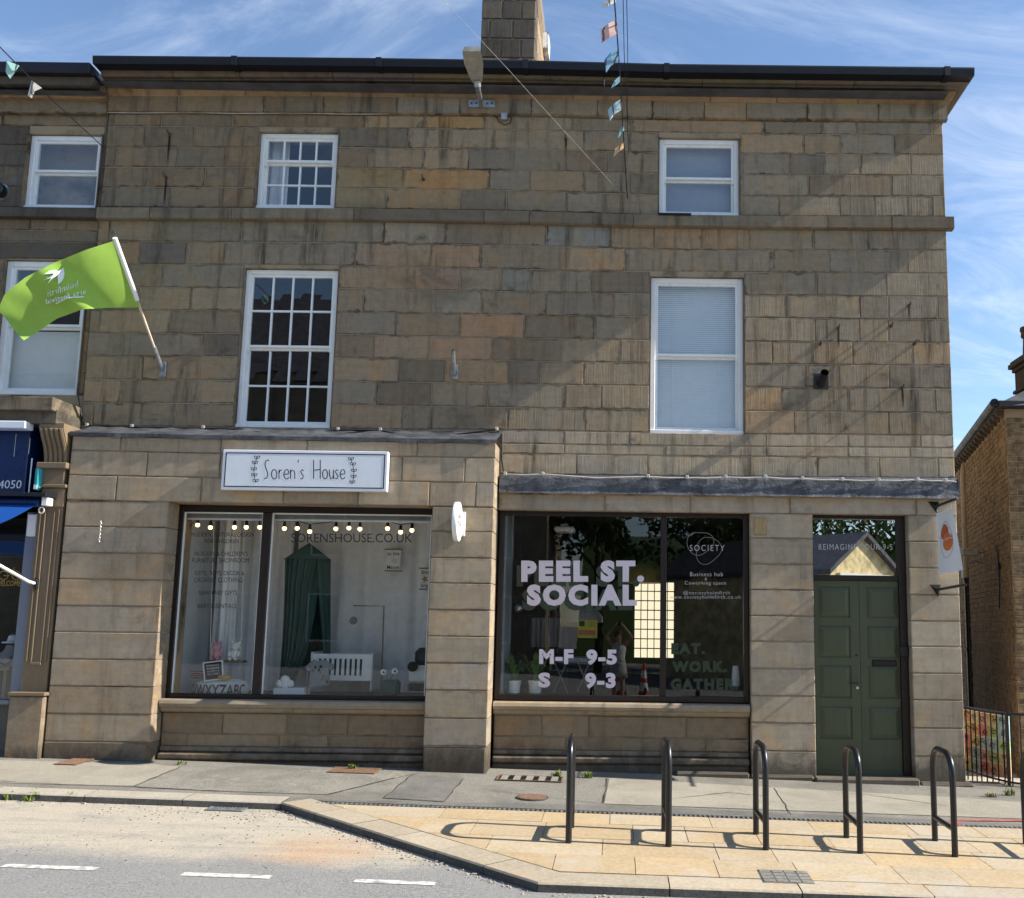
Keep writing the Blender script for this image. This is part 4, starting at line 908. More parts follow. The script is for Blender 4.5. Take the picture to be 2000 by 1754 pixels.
def weed(px, py, h, n, label, road=False, mat='weed', wide=.6, Y=None):
    p = gp(px, py, -.062 if road else 0); z = rz2(p.x, p.y) if road else gz(p.x, p.y); root = thing('weed', (p.x, p.y, z), label, 'plant', 'weeds sprouting along the kerb and wall foot'); rs = random.Random(int(px))
    mb = MB()
    for i in range(n):
        a = rs.uniform(0, 6.28); l = h * rs.uniform(.5, 1.1); s = wide * rs.uniform(.2, 1); w = rs.uniform(.003, .007); b0 = Vector((p.x + rs.uniform(-.05, .05), p.y + rs.uniform(-.02, .02), z - .005)); d = Vector((math.cos(a) * s, math.sin(a) * s * .6, 1)).normalized()
        side = Vector((-d.y, d.x, 0)).normalized() * w if abs(d.z) < .999 else Vector((w, 0, 0)); mid = b0 + d * l * .55; tip = b0 + d * l * .9 + Vector((math.cos(a), math.sin(a), -.35)) * l * .3 * s
        mb.add([b0 - side, b0 + side, mid + side * 1.3, mid - side * 1.3, tip], [(0, 1, 2, 3), (3, 2, 4)])
        if rs.random() < .5:
            for k in range(3):
                c = b0.lerp(tip, rs.uniform(.3, .95)); e = Vector((rs.uniform(-1, 1), rs.uniform(-1, 1), rs.uniform(-.2, .8))).normalized() * rs.uniform(.012, .022); f = e.cross(Vector((0, 0, 1))).normalized() * .007; mb.add([c, c + e * .5 + f, c + e, c + e * .5 - f], [(0, 1, 2, 3)])
    mb.build('leaves', mat, root, kind='stuff')
weed(688, 1503, .075, 34, 'green grass tuft growing through the long rusty grating'); weed(1086, 1518, .10, 46, 'grass clump at the wall foot just left of the first cycle hoop'); weed(1146, 1519, .10, 40, 'grass clump at the wall foot just right of the first cycle hoop')
for i, (x, y, h) in enumerate(((22, 1563, .10), (54, 1565, .09), (76, 1564, .14), (135, 1566, .13))): weed(x, y, h, 16, ('leafy weed by the kerb nearest the left picture edge', 'small weed under the kerb, second from the left edge', 'spiky grass weed under the kerb, third from the left edge', 'tall bushy weed under the kerb, fourth from the left edge')[i], True, wide=.7)
weed(1935, 1556, .07, 30, 'yellowing grass tuft at the alley mouth', mat='dry_weed', wide=1.2); weed(1972, 1553, .10, 30, 'green broad weed beside the railings at the alley mouth', wide=1.0); weed(357, 1493, .06, 14, 'tiny weed at the foot of the left display window riser')
# ------------------------------------------------------------------ neighbour on the left
NB = thing('stone_terrace_building', (-8.2, 0, .2), 'soot darkened stone terrace with blue shop fascia at left edge of picture', 'building')
NX0, NX1 = -9.6, XL - .004; YN = .03
nw2 = opening((57, 259), (203, 263), (42, 407), (196, 408), YN); nw1 = opening((6, 506), (172, 508), (-14, 770), (157, 772), YN)
nw2 = (nw2[0], NX1 - .05, nw2[2], nw2[3]); nw1 = (nw1[0], min(nw1[1], NX1 - .03), nw1[2], nw1[3])
w = MB()
for wn_, z0, z1 in ((nw2, 6.60, 8.2), (nw1, 3.95, 6.60)):
    w.box(NX0, wn_[0], YN + .012, .36, z0, z1); w.box(wn_[1], NX1, YN + .012, .36, z0, z1); w.box(wn_[0], wn_[1], YN + .012, .36, z0, wn_[2]); w.box(wn_[0], wn_[1], YN + .012, .36, wn_[3], z1)
w.box(NX0, NX1, .361, 7.4, 6.6, 8.2); w.box(NX0, NX0 + .3, .361, 7.4, 0, 6.59); w.box(NX0 + .31, NX1, 5, 7.4, 0, 6.59)
NW = w.build('wall', 'mortar', NB)
def nrow(y0, y1, joints, wn_=None, kind='up', xs=100):
    zt, zb = at(xs, y0, YN).z, at(xs, y1, YN).z; J = [NX0] + [at(j, (y0 + y1) / 2, YN).x for j in joints] + [NX1]
    for a, b in zip(J, J[1:]):
        for s in ([(a, b)] if not wn_ else [(a, min(b, wn_[0])), (max(a, wn_[1]), b)]):
            if s[1] - s[0] > .03: ashlar(NW, s[0], s[1], zt, zb, YN, 'stone_dark', stone_col(kind, -6, 7), depth=.06 if not wn_ else .12)
nrow(222, 246, [-60, 5]); nrow(246, 284, [-110, -20], nw2, 'dark'); nrow(284, 325, [-60], nw2, 'dark'); nrow(325, 366, [-30], nw2, 'dark'); nrow(366, 406, [-70], nw2, 'dark')
nrow(428, 450, [-60, 60, 130]); nrow(450, 472, [-100, -10]); nrow(472, 506, [-80], None, 'dark')
for a, b in ((506, 551), (551, 596), (596, 641), (641, 686), (686, 730), (730, 772)): nrow(a, b, [-70 + (a % 60)], nw1)
o = MB().box(NX0, NX1, -.06, .2, at(100, 427, 0).z, at(100, 408, 0).z, .01).build('sill_stone', 'stone_dark', NB); o.color = (.10, .085, .07, 1)
for y0, y1, p, mt, c, nm in ((190, 219, .05, 'stone', (.22, .175, .12, 1), 'frieze_stone'), (165, 189, .13, 'stone_trim', (.30, .2, .11, 1), 'cornice_moulding'), (142, 164, .30, 'stone_dark', (.10, .085, .07, 1), 'cornice_stone'), (120, 140, .40, 'gutter_black', (1, 1, 1, 1), 'gutter')):
    o = MB().box(NX0, NX1 - (.0 if p < .2 else .06), -p, .1, at(90, y1 + 1, -p).z, at(90, y0, -p).z, .012).build(nm, mt, NB); o.color = c
MB().prism([(NX0, -.25, 8.2), (NX0, 3.6, 9.9), (NX0, 7.4, 8.2)], (NX1 - NX0, 0, 0)).build('roof', 'slate', NB)
wn = sash(nw2, (1, 1), (1, 1), .53, 'white_upvc', fr=.06, Y=.10, horns=False, parent=NB, label='white casement window at the upper left'); room(wn, *nw2, 1.2, 'room_grey')
wn = sash(nw1, (1, 1), (1, 1), .52, 'white_upvc', fr=.07, Y=.10, horns=False, parent=NB, label='large white window behind the green flag'); room(wn, *nw1)
MB().box(nw1[0] + .05, nw1[1] - .05, .26, .27, nw1[2], lerp(nw1[2], nw1[3], .5)).build('blind', 'blind_white', wn)
# shop below: entablature, console bracket, pilaster, fascia, awning
def solid(name, mat, px0, px1, py0, py1, yf, yb=.0, col=None, parent=NB, b=.008, xl=None):
    a, c = at(px0, py1, yf), at(px1, py0, yf); o = MB().box(xl if xl is not None else a.x, c.x, yf, yb, a.z, c.z, b).build(name, mat, parent)
    if col: o.color = (*col, 1)
    return o
solid('entablature', 'stone_dark', 0, 104, 775, 800, -.62, .02, (.20, .16, .11), xl=NX0); solid('entablature', 'stone_dark', 0, 112, 800, 826, -.54, .02, (.13, .11, .085), xl=NX0)
c0, c1 = at(76, 860, -.5).x, at(124, 860, -.5).x; zt, zb = at(100, 827, -.5).z, at(100, 903, -.42).z
prof = [(-.52, zt), (-.52, zt - .06), (-.47, lerp(zt, zb, .35)), (-.40, lerp(zt, zb, .6)), (-.37, lerp(zt, zb, .8)), (-.36, zb), (-.02, zb), (-.02, zt)]
MB().prism([(c0, y, z) for y, z in prof], (c1 - c0, 0, 0)).build('console_bracket', 'timber_trim', NB)
for i in range(5):
    xx = lerp(c0, c1, (i + .5) / 5); MB().tube([(xx, y - .004, z) for y, z in prof[1:6]], .022, 6).build('console_flute', 'timber_trim', NB)
solid('capital', 'timber_trim', 70, 130, 903, 914, -.46); solid('capital', 'timber_trim', 80, 127, 915, 946, -.40); solid('capital', 'timber_trim', 76, 129, 946, 952, -.43); solid('capital', 'timber_trim', 78, 127, 953, 990, -.40)
pa, pb = (at(71, 1000, -.38).x + at(42, 1340, -.38).x) / 2, (at(122, 1000, -.38).x + at(92, 1340, -.38).x) / 2; zt, zb = at(100, 990, -.38).z, at(70, 1354, -.38).z
PIL = MB().box(pa, pb, -.38, .1, zb, zt, .006).build('pilaster', 'timber_trim', NB)
for t0, t1 in ((.12, .18), (.30, .36), (.66, .72), (.84, .90)): MB().box(lerp(pa, pb, t0), lerp(pa, pb, t1), -.395, -.38, zb + .35, zt - .03, .004).build('moulding', 'timber_trim', PIL)
MB().box(lerp(pa, pb, .30), lerp(pa, pb, .72), -.40, -.38, zb + .31, zb + .345, .004).build('moulding', 'timber_trim', PIL)
o = MB().box(at(12, 1420, -.46).x, at(80, 1420, -.46).x, -.46, .1, .1, at(50, 1360, -.46).z, .012).build('pilaster_plinth', 'stone_low', NB); o.color = (.27, .22, .16, 1)
MB().box(at(10, 1420, -.47).x, at(83, 1420, -.47).x, -.49, .1, at(50, 1359, -.46).z, at(50, 1352, -.46).z, .006).build('plinth_cap', 'timber_trim', NB)
FB = solid('fascia', 'fascia_blue', 0, 60, 830, 962, -.40, -.02, xl=NX0)
text('4050', (-3, 938, 42, 954), -.404, 'sign_white', FB, shear=.15)
solid('fascia_light_hood', 'sign_white', 0, 50, 822, 836, -.62, -.45, xl=NX0)
for x, y0, y1 in ((29, 847, 892), (57, 855, 887), (59, 895, 962)): solid('fascia_strip', 'white', x - 2, x + 2, y0, y1, -.408, -.401, parent=FB)
al = thing('alarm_box', tuple(at(70, 958, -.40)), 'teal and white alarm box between blue fascia and console bracket', 'alarm box'); a, b = at(62, 957, -.46), at(80, 910, -.46)
MB().box(a.x, b.x, -.46, -.28, a.z, b.z, .03).build('case', 'teal', al); MB().box(a.x + .02, b.x - .02, -.465, -.458, a.z + .01, a.z + .06).build('label_plate', 'white', al)
MB().box(a.x + .03, b.x - .02, -.28, -.02, a.z + .1, b.z - .1).build('mounting', 'black', al)
def fabric(name, col):
    t = NT(name); c = t.mix(t.noise(t.pos((3, 3, 3)), 2, 4), tuple(x * .85 for x in col), tuple(x * 1.1 for x in col)); d = t.n('ShaderNodeBsdfDiffuse'); t.put(d.inputs[0], c); tl = t.n('ShaderNodeBsdfTranslucent'); t.put(tl.inputs[0], c)
    mx = t.n('ShaderNodeMixShader'); mx.inputs[0].default_value = .45; t.put(mx.inputs[1], d.outputs[0]); t.put(mx.inputs[2], tl.outputs[0]); t.put(t.out.inputs[0], mx.outputs[0])
fabric('awning_blue', (.02, .10, .42)); fabric('flag_green', (.42, .68, .13)); simple('flag_print', (.74, .80, .80), .8, var=.03)
AW = thing('shop_awning', tuple(at(0, 985, -.5)), 'half open bright blue fabric awning with white folding arm on the left shop', 'awning')
r = at(100, 964, -.52); xr = at(78, 980, -.5).x
MB().box(NX0, at(102, 965, -.5).x, -.62, -.36, at(60, 972, -.5).z, at(60, 964, -.5).z, .006).build('hood', 'gutter_black', AW)
MB().tube([(NX0, -.5, at(60, 981, -.5).z), (xr + .02, -.5, at(60, 981, -.5).z)], .055, 12).build('roller', 'fascia_blue', AW, smooth=True)
zA0 = at(60, 990, -.5).z; vs = []
for i in range(13):
    t = i / 12; y = lerp(-.53, -1.75, t); z = lerp(zA0 + .02, zA0 - .42, t) - .05 * math.sin(math.pi * t)
    vs += [(NX0, y, z), (lerp(-7.6, xr, .6), y, z + .006 * math.sin(i)), (xr - .02, y, z)]
MB().add(vs, [(i * 3 + j, i * 3 + j + 1, i * 3 + j + 4, i * 3 + j + 3) for i in range(12) for j in range(2)]).build('canvas', 'awning_blue', AW, smooth='all')
MB().box(NX0, xr, -1.79, -1.75, zA0 - .47, zA0 - .41, .01).build('front_rail', 'sign_white2', AW)
p0 = at(68, 1140, -.42); MB().tube([(p0.x, -.40, p0.z), (p0.x - .05, -.46, p0.z + .02), (xr - .15, -1.76, zA0 - .45)], .019, 10).build('arm', 'sign_white2', AW, smooth=True)
MB().box(p0.x - .02, p0.x + .03, -.42, -.38, p0.z - .06, p0.z + .06, .006).build('arm_bracket', 'black_metal', AW)
e = at(88, 980, -.5); MB().box(e.x - .01, e.x + .06, -.56, -.44, e.z - .05, e.z + .05, .008).build('end_bracket', 'white', AW); MB().tube([(e.x - .02 + .03 * math.cos(i * .628), -.52, e.z - .10 + .035 * math.sin(i * .628)) for i in range(10)], .007, 6, closed=True).build('winding_eye', 'white', AW)
jb = solid('white_meter_box', 'sign_white2', 50, 73, 1004, 1047, -.36, -.30, parent=None); jb.parent = None; tag(jb, 'plain white box under the blue awning beside the brown pilaster', 'box')
fx = at(44, 1200, -.28); SWN = MB().box((at(60, 1060, -.3).x + at(30, 1360, -.3).x) / 2 - .07, pa - .002, -.30, .0, at(40, 1366, -.3).z, at(60, 1000, -.3).z, .006).build('display_window', 'grey_frame', NB)
gx1 = (at(60, 1060, -.3).x + at(30, 1360, -.3).x) / 2 - .07; z0, z1 = at(20, 1366, -.22).z, at(20, 1058, -.22).z
MB().quad((NX0, -.22, z0), (gx1, -.22, z0), (gx1, -.22, z1), (NX0, -.22, z1)).build('pane', 'glass_shop', SWN)
MB().box(NX0, gx1, -.28, -.16, z1, z1 + .08).build('window_head', 'frame_dark', SWN); MB().box(NX0, gx1, -.30, -.1, z0 - .05, z0 - .002).build('window_sill', 'grey_frame', SWN)
rr = MB(); rr.quad((NX0, 1.6, 0), (NX1 - .3, 1.6, 0), (NX1 - .3, 1.6, 4), (NX0, 1.6, 4)); rr.quad((NX1 - .3, -.1, 0), (NX1 - .3, 1.6, 0), (NX1 - .3, 1.6, 4), (NX1 - .3, -.1, 4)); rr.quad((NX0, -.1, z0), (NX1 - .3, -.1, z0), (NX1 - .3, 1.6, z0), (NX0, 1.6, z0)); rr.quad((NX0, .02, z1 + .3), (NX1 - .3, .02, z1 + .3), (NX1 - .3, 1.6, z1 + .3), (NX0, 1.6, z1 + .3)); rr.build('room', 'room_dark', NB)
MB().box(NX0, gx1 + .1, -.19, -.02, .05, z0 - .055).build('stall_riser', 'tarmac_dark', NB); 
text('WELCOME', (-8, 1134, 41, 1144.5), -.224, 'gold', SWN, shear=.25, offset=.01)
bk = lambda cx, cy, r: [(at(cx + r * math.cos(a), cy + r * math.sin(a), -.224).x, at(cx + r * math.cos(a), cy + r * math.sin(a), -.224).z) for a in [i * .3927 for i in range(17)]]
ln = lambda *q: [(at(x, y, -.224).x, at(x, y, -.224).z) for x, y in q]
ribbon([bk(7, 1124, 8.5), bk(32, 1124, 8.5), ln((7, 1124), (17, 1125), (28, 1114), (12, 1114), (17, 1125)), ln((32, 1124), (26, 1110), (30, 1109)), ln((12, 1114), (11, 1111), (8, 1111), (14, 1111))], .009, -.2245, 'gold', SWN, 'bicycle_drawing')
bu = thing('jewellery_bust', tuple(at(20, 1300, .05)), 'grey jewellery bust wearing a dark bead necklace behind the left shop glass', 'mannequin'); c = at(18, 1282, .05)
MB().lathe([(.10, -.16), (.13, -.08), (.12, .02), (.06, .08), (.045, .13), (.0, .14)], c, 14, sy=.6).build('torso', 'room_grey', bu, smooth=True); MB().tube([c + Vector((.075 * math.cos(a), -.085, .0 + .09 * math.sin(a))) for a in [math.pi * (1 + i / 12) for i in range(13)]], .008, 6).build('necklace', 'black', bu)
ht = thing('straw_wig', tuple(at(30, 1262, .1)), 'pale round straw hat behind the left shop glass', 'hat'); MB().lathe([(.13, 0), (.12, .015), (.075, .02), (.06, .08), (.03, .10), (.0, .102)], at(27, 1256, .1), 14).build('crown', 'curtain', ht, smooth=True)
sh = thing('display_shelf', tuple(at(10, 1345, .05)), 'brown wooden display shelf under the jewellery bust', 'shelf'); a = at(28, 1302, 0); MB().box(NX0, a.x, -.1, .25, a.z - .03, a.z).build('board', 'timber_trim', sh); MB().box(a.x - .12, a.x - .08, 0, .2, z0, a.z - .031).build('leg', 'timber_trim', sh)

# ------------------------------------------------------------------ brick building on the right
BR = thing('brick_building', (5.1, 2.0, -.1), 'yellow brown brick building beyond the alley with tall chimney pot', 'building')
_a, _b = at(1972, 1000, 1.25), at(1880, 1000, 5.75); P1 = Vector((_a.x, 1.25)); P2 = Vector((_b.x, 5.75)); P2 = P1 + (P2 - P1) * 1.7; BD = (P2 - P1); BLn = BD.length; BD.normalize(); BNm = Vector((BD.y * -1, BD.x))    # facing the alley
if BNm.x > 0: BNm = -BNm
zE, zG = at(1962, 797, 1.25).z, -.25
core = MB().add([(P1.x, P1.y, zG), (P2.x, P2.y, zG), (P2.x + 4, P2.y, zG), (P1.x + 4, P1.y, zG), (P1.x, P1.y, zE), (P2.x, P2.y, zE), (P2.x + 4, P2.y, zE), (P1.x + 4, P1.y, zE)], [(0, 1, 5, 4), (1, 2, 6, 5), (2, 3, 7, 6), (3, 0, 4, 7), (4, 5, 6, 7)]).build('wall', 'mortar', BR)
t = NT('brick'); oi = t.n('ShaderNodeObjectInfo'); p = t.pos(rand=0); br = t.noise(p, 9, 3, .6); c = t.mix(t.rng(br, .3, .7), (.10, .070, .042), (.28, .195, .105)); c = t.mix(t.rng(t.noise(p, 40, 4, .7), .55, .75, 0, .7), c, (.05, .04, .03)); c = t.mix(t.rng(t.noise(p, .8, 4), .5, .68, 0, .6), c, (.09, .07, .05))
t.pbr(c, .92, 0, t.bump(t.noise(p, 60, 5, .7), .5, .008), .15)
def bricks():
    rs = random.Random(3); ch_, bl = .075, .228; todo = []
    rows = int((zE - .12 - zG) / ch_)
    for j in range(rows):
        z = zG + j * ch_; s = -(j % 2) * bl / 2
        while s < BLn:
            a, b = max(s, 0), min(s + bl, BLn)
            if b - a > .03: todo.append(((P1 + BD * a), (P1 + BD * b), z, BNm, a))
            s += bl
        s = -(j % 2) * bl / 2 - .11
        while s < .9:
            a, b = max(s, 0), s + bl
            if b - a > .03: todo.append((Vector((P1.x + a, P1.y)), Vector((P1.x + b, P1.y)), z, Vector((0, -1)), a + .55))
            s += bl
    todo.sort(key=lambda q: q[4])
    rest = MB()
    for k, (a, b, z, nr, _) in enumerate(todo):
        d = (b - a).normalized(); a2, b2 = a + d * .006, b - d * .006; o = rs.uniform(.004, .012); e = .006; z0, z1 = z + .005, z + .070
        f = lambda q, h, out: (q.x + nr.x * out, q.y + nr.y * out, h)
        vs = [f(a2, z0, 0), f(b2, z0, 0), f(b2, z1, 0), f(a2, z1, 0), f(a2 + d * e, z0 + e, o), f(b2 - d * e, z0 + e, o * rs.uniform(.7, 1.3)), f(b2 - d * e, z1 - e, o), f(a2 + d * e, z1 - e, o * rs.uniform(.7, 1.3))]
        fs = [(4, 5, 6, 7)] + [(i, (i + 1) % 4, 4 + (i + 1) % 4, 4 + i) for i in range(4)]
        if k < 300: MB().add(vs, fs).build('brick', 'brick', core)
        else: rest.add(vs, fs)
    rest.build('brickwork', 'brick', core, kind='stuff')
bricks()
E3 = lambda s, out, z: (P1.x + BD.x * s + BNm.x * out, P1.y + BD.y * s + BNm.y * out, z)
for k in range(24):
    s = .12 + k * .29; MB().add([E3(s, 0, zE - .10), E3(s + .09, 0, zE - .10), E3(s + .09, .09, zE - .07), E3(s, .09, zE - .07), E3(s, 0, zE - .005), E3(s + .09, 0, zE - .005), E3(s + .09, .11, zE - .005), E3(s, .11, zE - .005)], [(0, 1, 2, 3), (4, 5, 6, 7), (0, 1, 5, 4), (1, 2, 6, 5), (2, 3, 7, 6), (3, 0, 4, 7)]).build('eaves_bracket', 'stone_dark', BR).color = (.12, .1, .08, 1)
MB().tube([E3(-.12, .15, zE + .05), E3(BLn + .05, .15, zE + .05)], .06, 10).build('gutter', 'gutter_black', BR, smooth=True)
MB().add([E3(-.15, .18, zE), E3(BLn, .18, zE), E3(BLn, -1.9, zE + 1.1), E3(.9, -1.5, zE + .95), E3(-.15, -4, zE)] + [E3(-.15, -4, zE)], [(0, 1, 2, 3), (0, 3, 4)]).build('roof', 'slate', BR)
MB().box(P1.x - .14, P1.x + 2.5, P1.y - .16, P1.y - .02, zE - .02, zE + .07, .01).build('gutter', 'gutter_black', BR)
cx0 = at(1982, 740, 2.5).x; cz0, cz1 = at(1985, 772, 2.1).z, at(1985, 715, 2.1).z
CHM = MB().box(cx0, cx0 + .8, 2.1, 2.5, cz0 - .8, cz1, .01).build('chimney', 'stone_dark', BR); CHM.color = (.055, .048, .045, 1)
for k, (d, za, zb_) in enumerate(((.03, .0, .06), (.07, .061, .13), (.045, .131, .17))): o = MB().box(cx0 - d, cx0 + .8 + d, 2.1 - d, 2.5 + d, cz1 + za, cz1 + zb_, .008).build('corbel', 'stone_dark', CHM); o.color = (.05, .045, .044, 1)
o = MB().box(cx0 - .03, cx0 + .83, 2.07, 2.53, cz1 - .32, cz1 - .27, .008).build('corbel', 'stone_dark', CHM); o.color = (.05, .045, .044, 1)
MB().lathe([(.11, 0), (.095, .05), (.08, .30), (.11, .33), (.105, .40), (.12, .42), (.115, .47), (.08, .47), (.075, .40)], (cx0 + .15, 2.30, cz1 + .165), 14).build('chimney_pot', 'stone_dark', CHM, smooth=30).color = (.06, .05, .048, 1)
# rainwater pipe, flood light and cables on the brick wall
q = at(1881, 1000, 5.4); dx = q.x; zsw = at(1890, 1130, 5.4).z
MB().tube([(dx + .06, 5.38, zE), (dx + .03, 5.35, zE - .15), (dx, 5.32, zE - .3), (dx, 5.32, zsw)], .055, 12).build('downpipe', 'pipe_cream', BR, smooth=True)
MB().tube([(dx, 5.32, zsw - .002), (dx, 5.32, -.2)], .055, 12).build('downpipe', 'black_metal', BR, smooth=True, label='black lower length of the downpipe')
for zz in (zsw - .02, zsw + .9, zsw - 1.2): MB().lathe([(.065, -.03), (.065, .03)], (dx, 5.32, zz), 12).build('pipe_collar', 'pipe_cream' if zz > zsw else 'black_metal', BR)
fl = thing('flood_light', tuple(at(1900, 1090, 3.4)), 'grey box flood light bracketed to the brick wall above the alley', 'lamp'); a, b = at(1878, 1085, 3.4), at(1906, 1072, 3.4); wp = at(1918, 1095, 3.4)
MB().box(a.x, b.x, 3.3, 3.52, a.z, b.z, .01).build('housing', 'lamp_grey', fl); MB().tube([(b.x, 3.4, (a.z + b.z) / 2), (b.x + .12, 3.4, (a.z + b.z) / 2), (wp.x + .02, 3.42, wp.z + .05)], .018, 8).build('arm', 'galv', fl); MB().tube([(a.x + .1, 3.4, a.z - .12), (b.x, 3.4, a.z - .08), (wp.x + .02, 3.42, wp.z - .04)], .02, 8).build('brace', 'pipe_cream', fl)
cb = thing('wall_cable', E3(.9, .03, 2.3), 'dark looping cable and plug hanging on the brick wall', 'cable'); MB().tube([E3(1.25, .03, at(1952, 1063, 1.9).z), E3(.95, .05, at(1965, 1062, 1.9).z), E3(.82, .04, at(1968, 1080, 1.9).z), E3(.85, .03, at(1966, 1140, 1.9).z), E3(.95, .03, at(1964, 1187, 1.9).z)], .012, 6).build('cable', 'cable', cb); MB().box(*[v for pr in zip(E3(.90, .06, 0), E3(.82, .0, 0)) for v in sorted(pr)][:4], at(1965, 1112, 1.9).z, at(1965, 1098, 1.9).z).build('plug', 'cable', cb)
# railings with a painted panel in front of the alley
RL = [Vector((4.33, 1.10)), Vector((4.40, .60)), Vector((4.47, .30)), Vector((4.53, .085)), Vector((4.62, -.02)), Vector((4.95, -.06)), Vector((5.6, -.06))]
def rail_pt(s):
    for a, b in zip(RL, RL[1:]):
        l = (b - a).length
        if s <= l: return a + (b - a) * (s / l)
        s -= l
    return RL[-1]
RT = thing('alley_railings', (4.53, .1, -.03), 'black iron railings closing the alley beside the building', 'railings'); LT = sum((b - a).length for a, b in zip(RL, RL[1:]))
ztop = at(1968, 1394, .085).z
pts = [rail_pt(LT * i / 30) for i in range(31)]; MB().tube([(p.x, p.y, ztop) for p in pts], .016, 8).build('top_rail', 'black_metal', RT, smooth=True); MB().tube([(p.x, p.y, at(1968, 1531, .085).z + .02) for p in pts], .012, 8).build('bottom_rail', 'black_metal', RT, smooth=True)
s = .05
while s < LT:
    p = rail_pt(s); MB().tube([(p.x, p.y, -.1), (p.x, p.y, ztop)], .009, 6).build('bar', 'black_metal', RT); s += .115
MB().box(4.515, 4.545, .06, .09, -.1, ztop + .02).build('post', 'black_metal', RT)
MU = thing('painted_panel', (4.5, .5, .1), 'brightly painted community art panel behind the black railings', 'mural'); zb0, zt0 = at(1970, 1528, .1).z + .03, ztop - .03
rs = random.Random(21); pal = [(.75, .30, .06), (.70, .10, .10), (.75, .52, .10), (.42, .62, .12), (.35, .55, .62), (.65, .66, .60), (.72, .35, .25), (.25, .42, .60), (.70, .62, .30)]
for i, c in enumerate(pal): simple('mural_%d' % i, tuple(lerp(k_, .72, .30) for k_ in c), .6, var=.25, sc=14)
for i in range(5):
    sA, sB = .02 + i * .205, .02 + (i + 1) * .205 - .003; a, b = rail_pt(sA), rail_pt(sB); off = Vector((.035, .03))
    for j in range(5):
        za, zb_ = lerp(zb0, zt0, j / 5), lerp(zb0, zt0, (j + 1) / 5) - .003
        m_ = 'mural_%d' % rs.randrange(9); tile = MB().prism([(a.x + off.x, a.y + off.y, za), (b.x + off.x, b.y + off.y, za), (b.x + off.x, b.y + off.y, zb_), (a.x + off.x, a.y + off.y, zb_)], (.012, .012, 0)).build('tile', m_, MU)
        mb = MB()
        for k in range(2):
            u, v, r_ = rs.uniform(.3, .7), rs.uniform(.3, .7), rs.uniform(.12, .28); path = []
            for q_ in range(9):
                an = q_ * rs.choice([.5, .7, .8]); uu, vv = u + r_ * math.cos(an) * 1.2, v + r_ * math.sin(an); uu, vv = min(.95, max(.05, uu)), min(.95, max(.05, vv)); path.append((lerp(a.x, b.x, uu) + off.x - .006, lerp(a.y, b.y, uu) + off.y - .006, lerp(za, zb_, vv)))
            mb.tube(path, .003, 4)
        mb.build('drawn_line', 'ink', tile, kind='stuff')
# ------------------------------------------------------------------ things fixed to the front
def bq(tl, tr, br, bl, Y):
    a, b, c, d = (at(*q, Y) for q in (tl, tr, br, bl)); return (a.x + d.x) / 2, (b.x + c.x) / 2, (c.z + d.z) / 2, (a.z + b.z) / 2
YG = -.50
x0, x1, z0, z1 = bq((436, 877), (758, 883), (755.5, 961), (431, 955.5), YG)
SG = thing('shop_sign', ((x0 + x1) / 2, YG, z0), "white box sign reading Soren's House with drawn leaf sprigs", 'sign')
MB().box(x0, x1, YG, YS - .02, z0, z1, .006).build('panel', 'sign_white', SG)
for a, b in ((.25, .25), (.75, .75)): MB().box(lerp(x0, x1, a) - .03, lerp(x0, x1, a) + .03, YS - .02, YS, z0 + .1, z1 - .1).build('spacer', 'galv', SG)
bx = .032; w = .012
for q in ((x0 + bx, x1 - bx, z0 + bx, z0 + bx + w), (x0 + bx, x1 - bx, z1 - bx - w, z1 - bx), (x0 + bx, x0 + bx + w, z0 + bx + w, z1 - bx - w), (x1 - bx - w, x1 - bx, z0 + bx + w, z1 - bx - w)): MB().box(q[0], q[1], YG - .002, YG - .0005, q[2], q[3]).build('border_line', 'ink', SG)
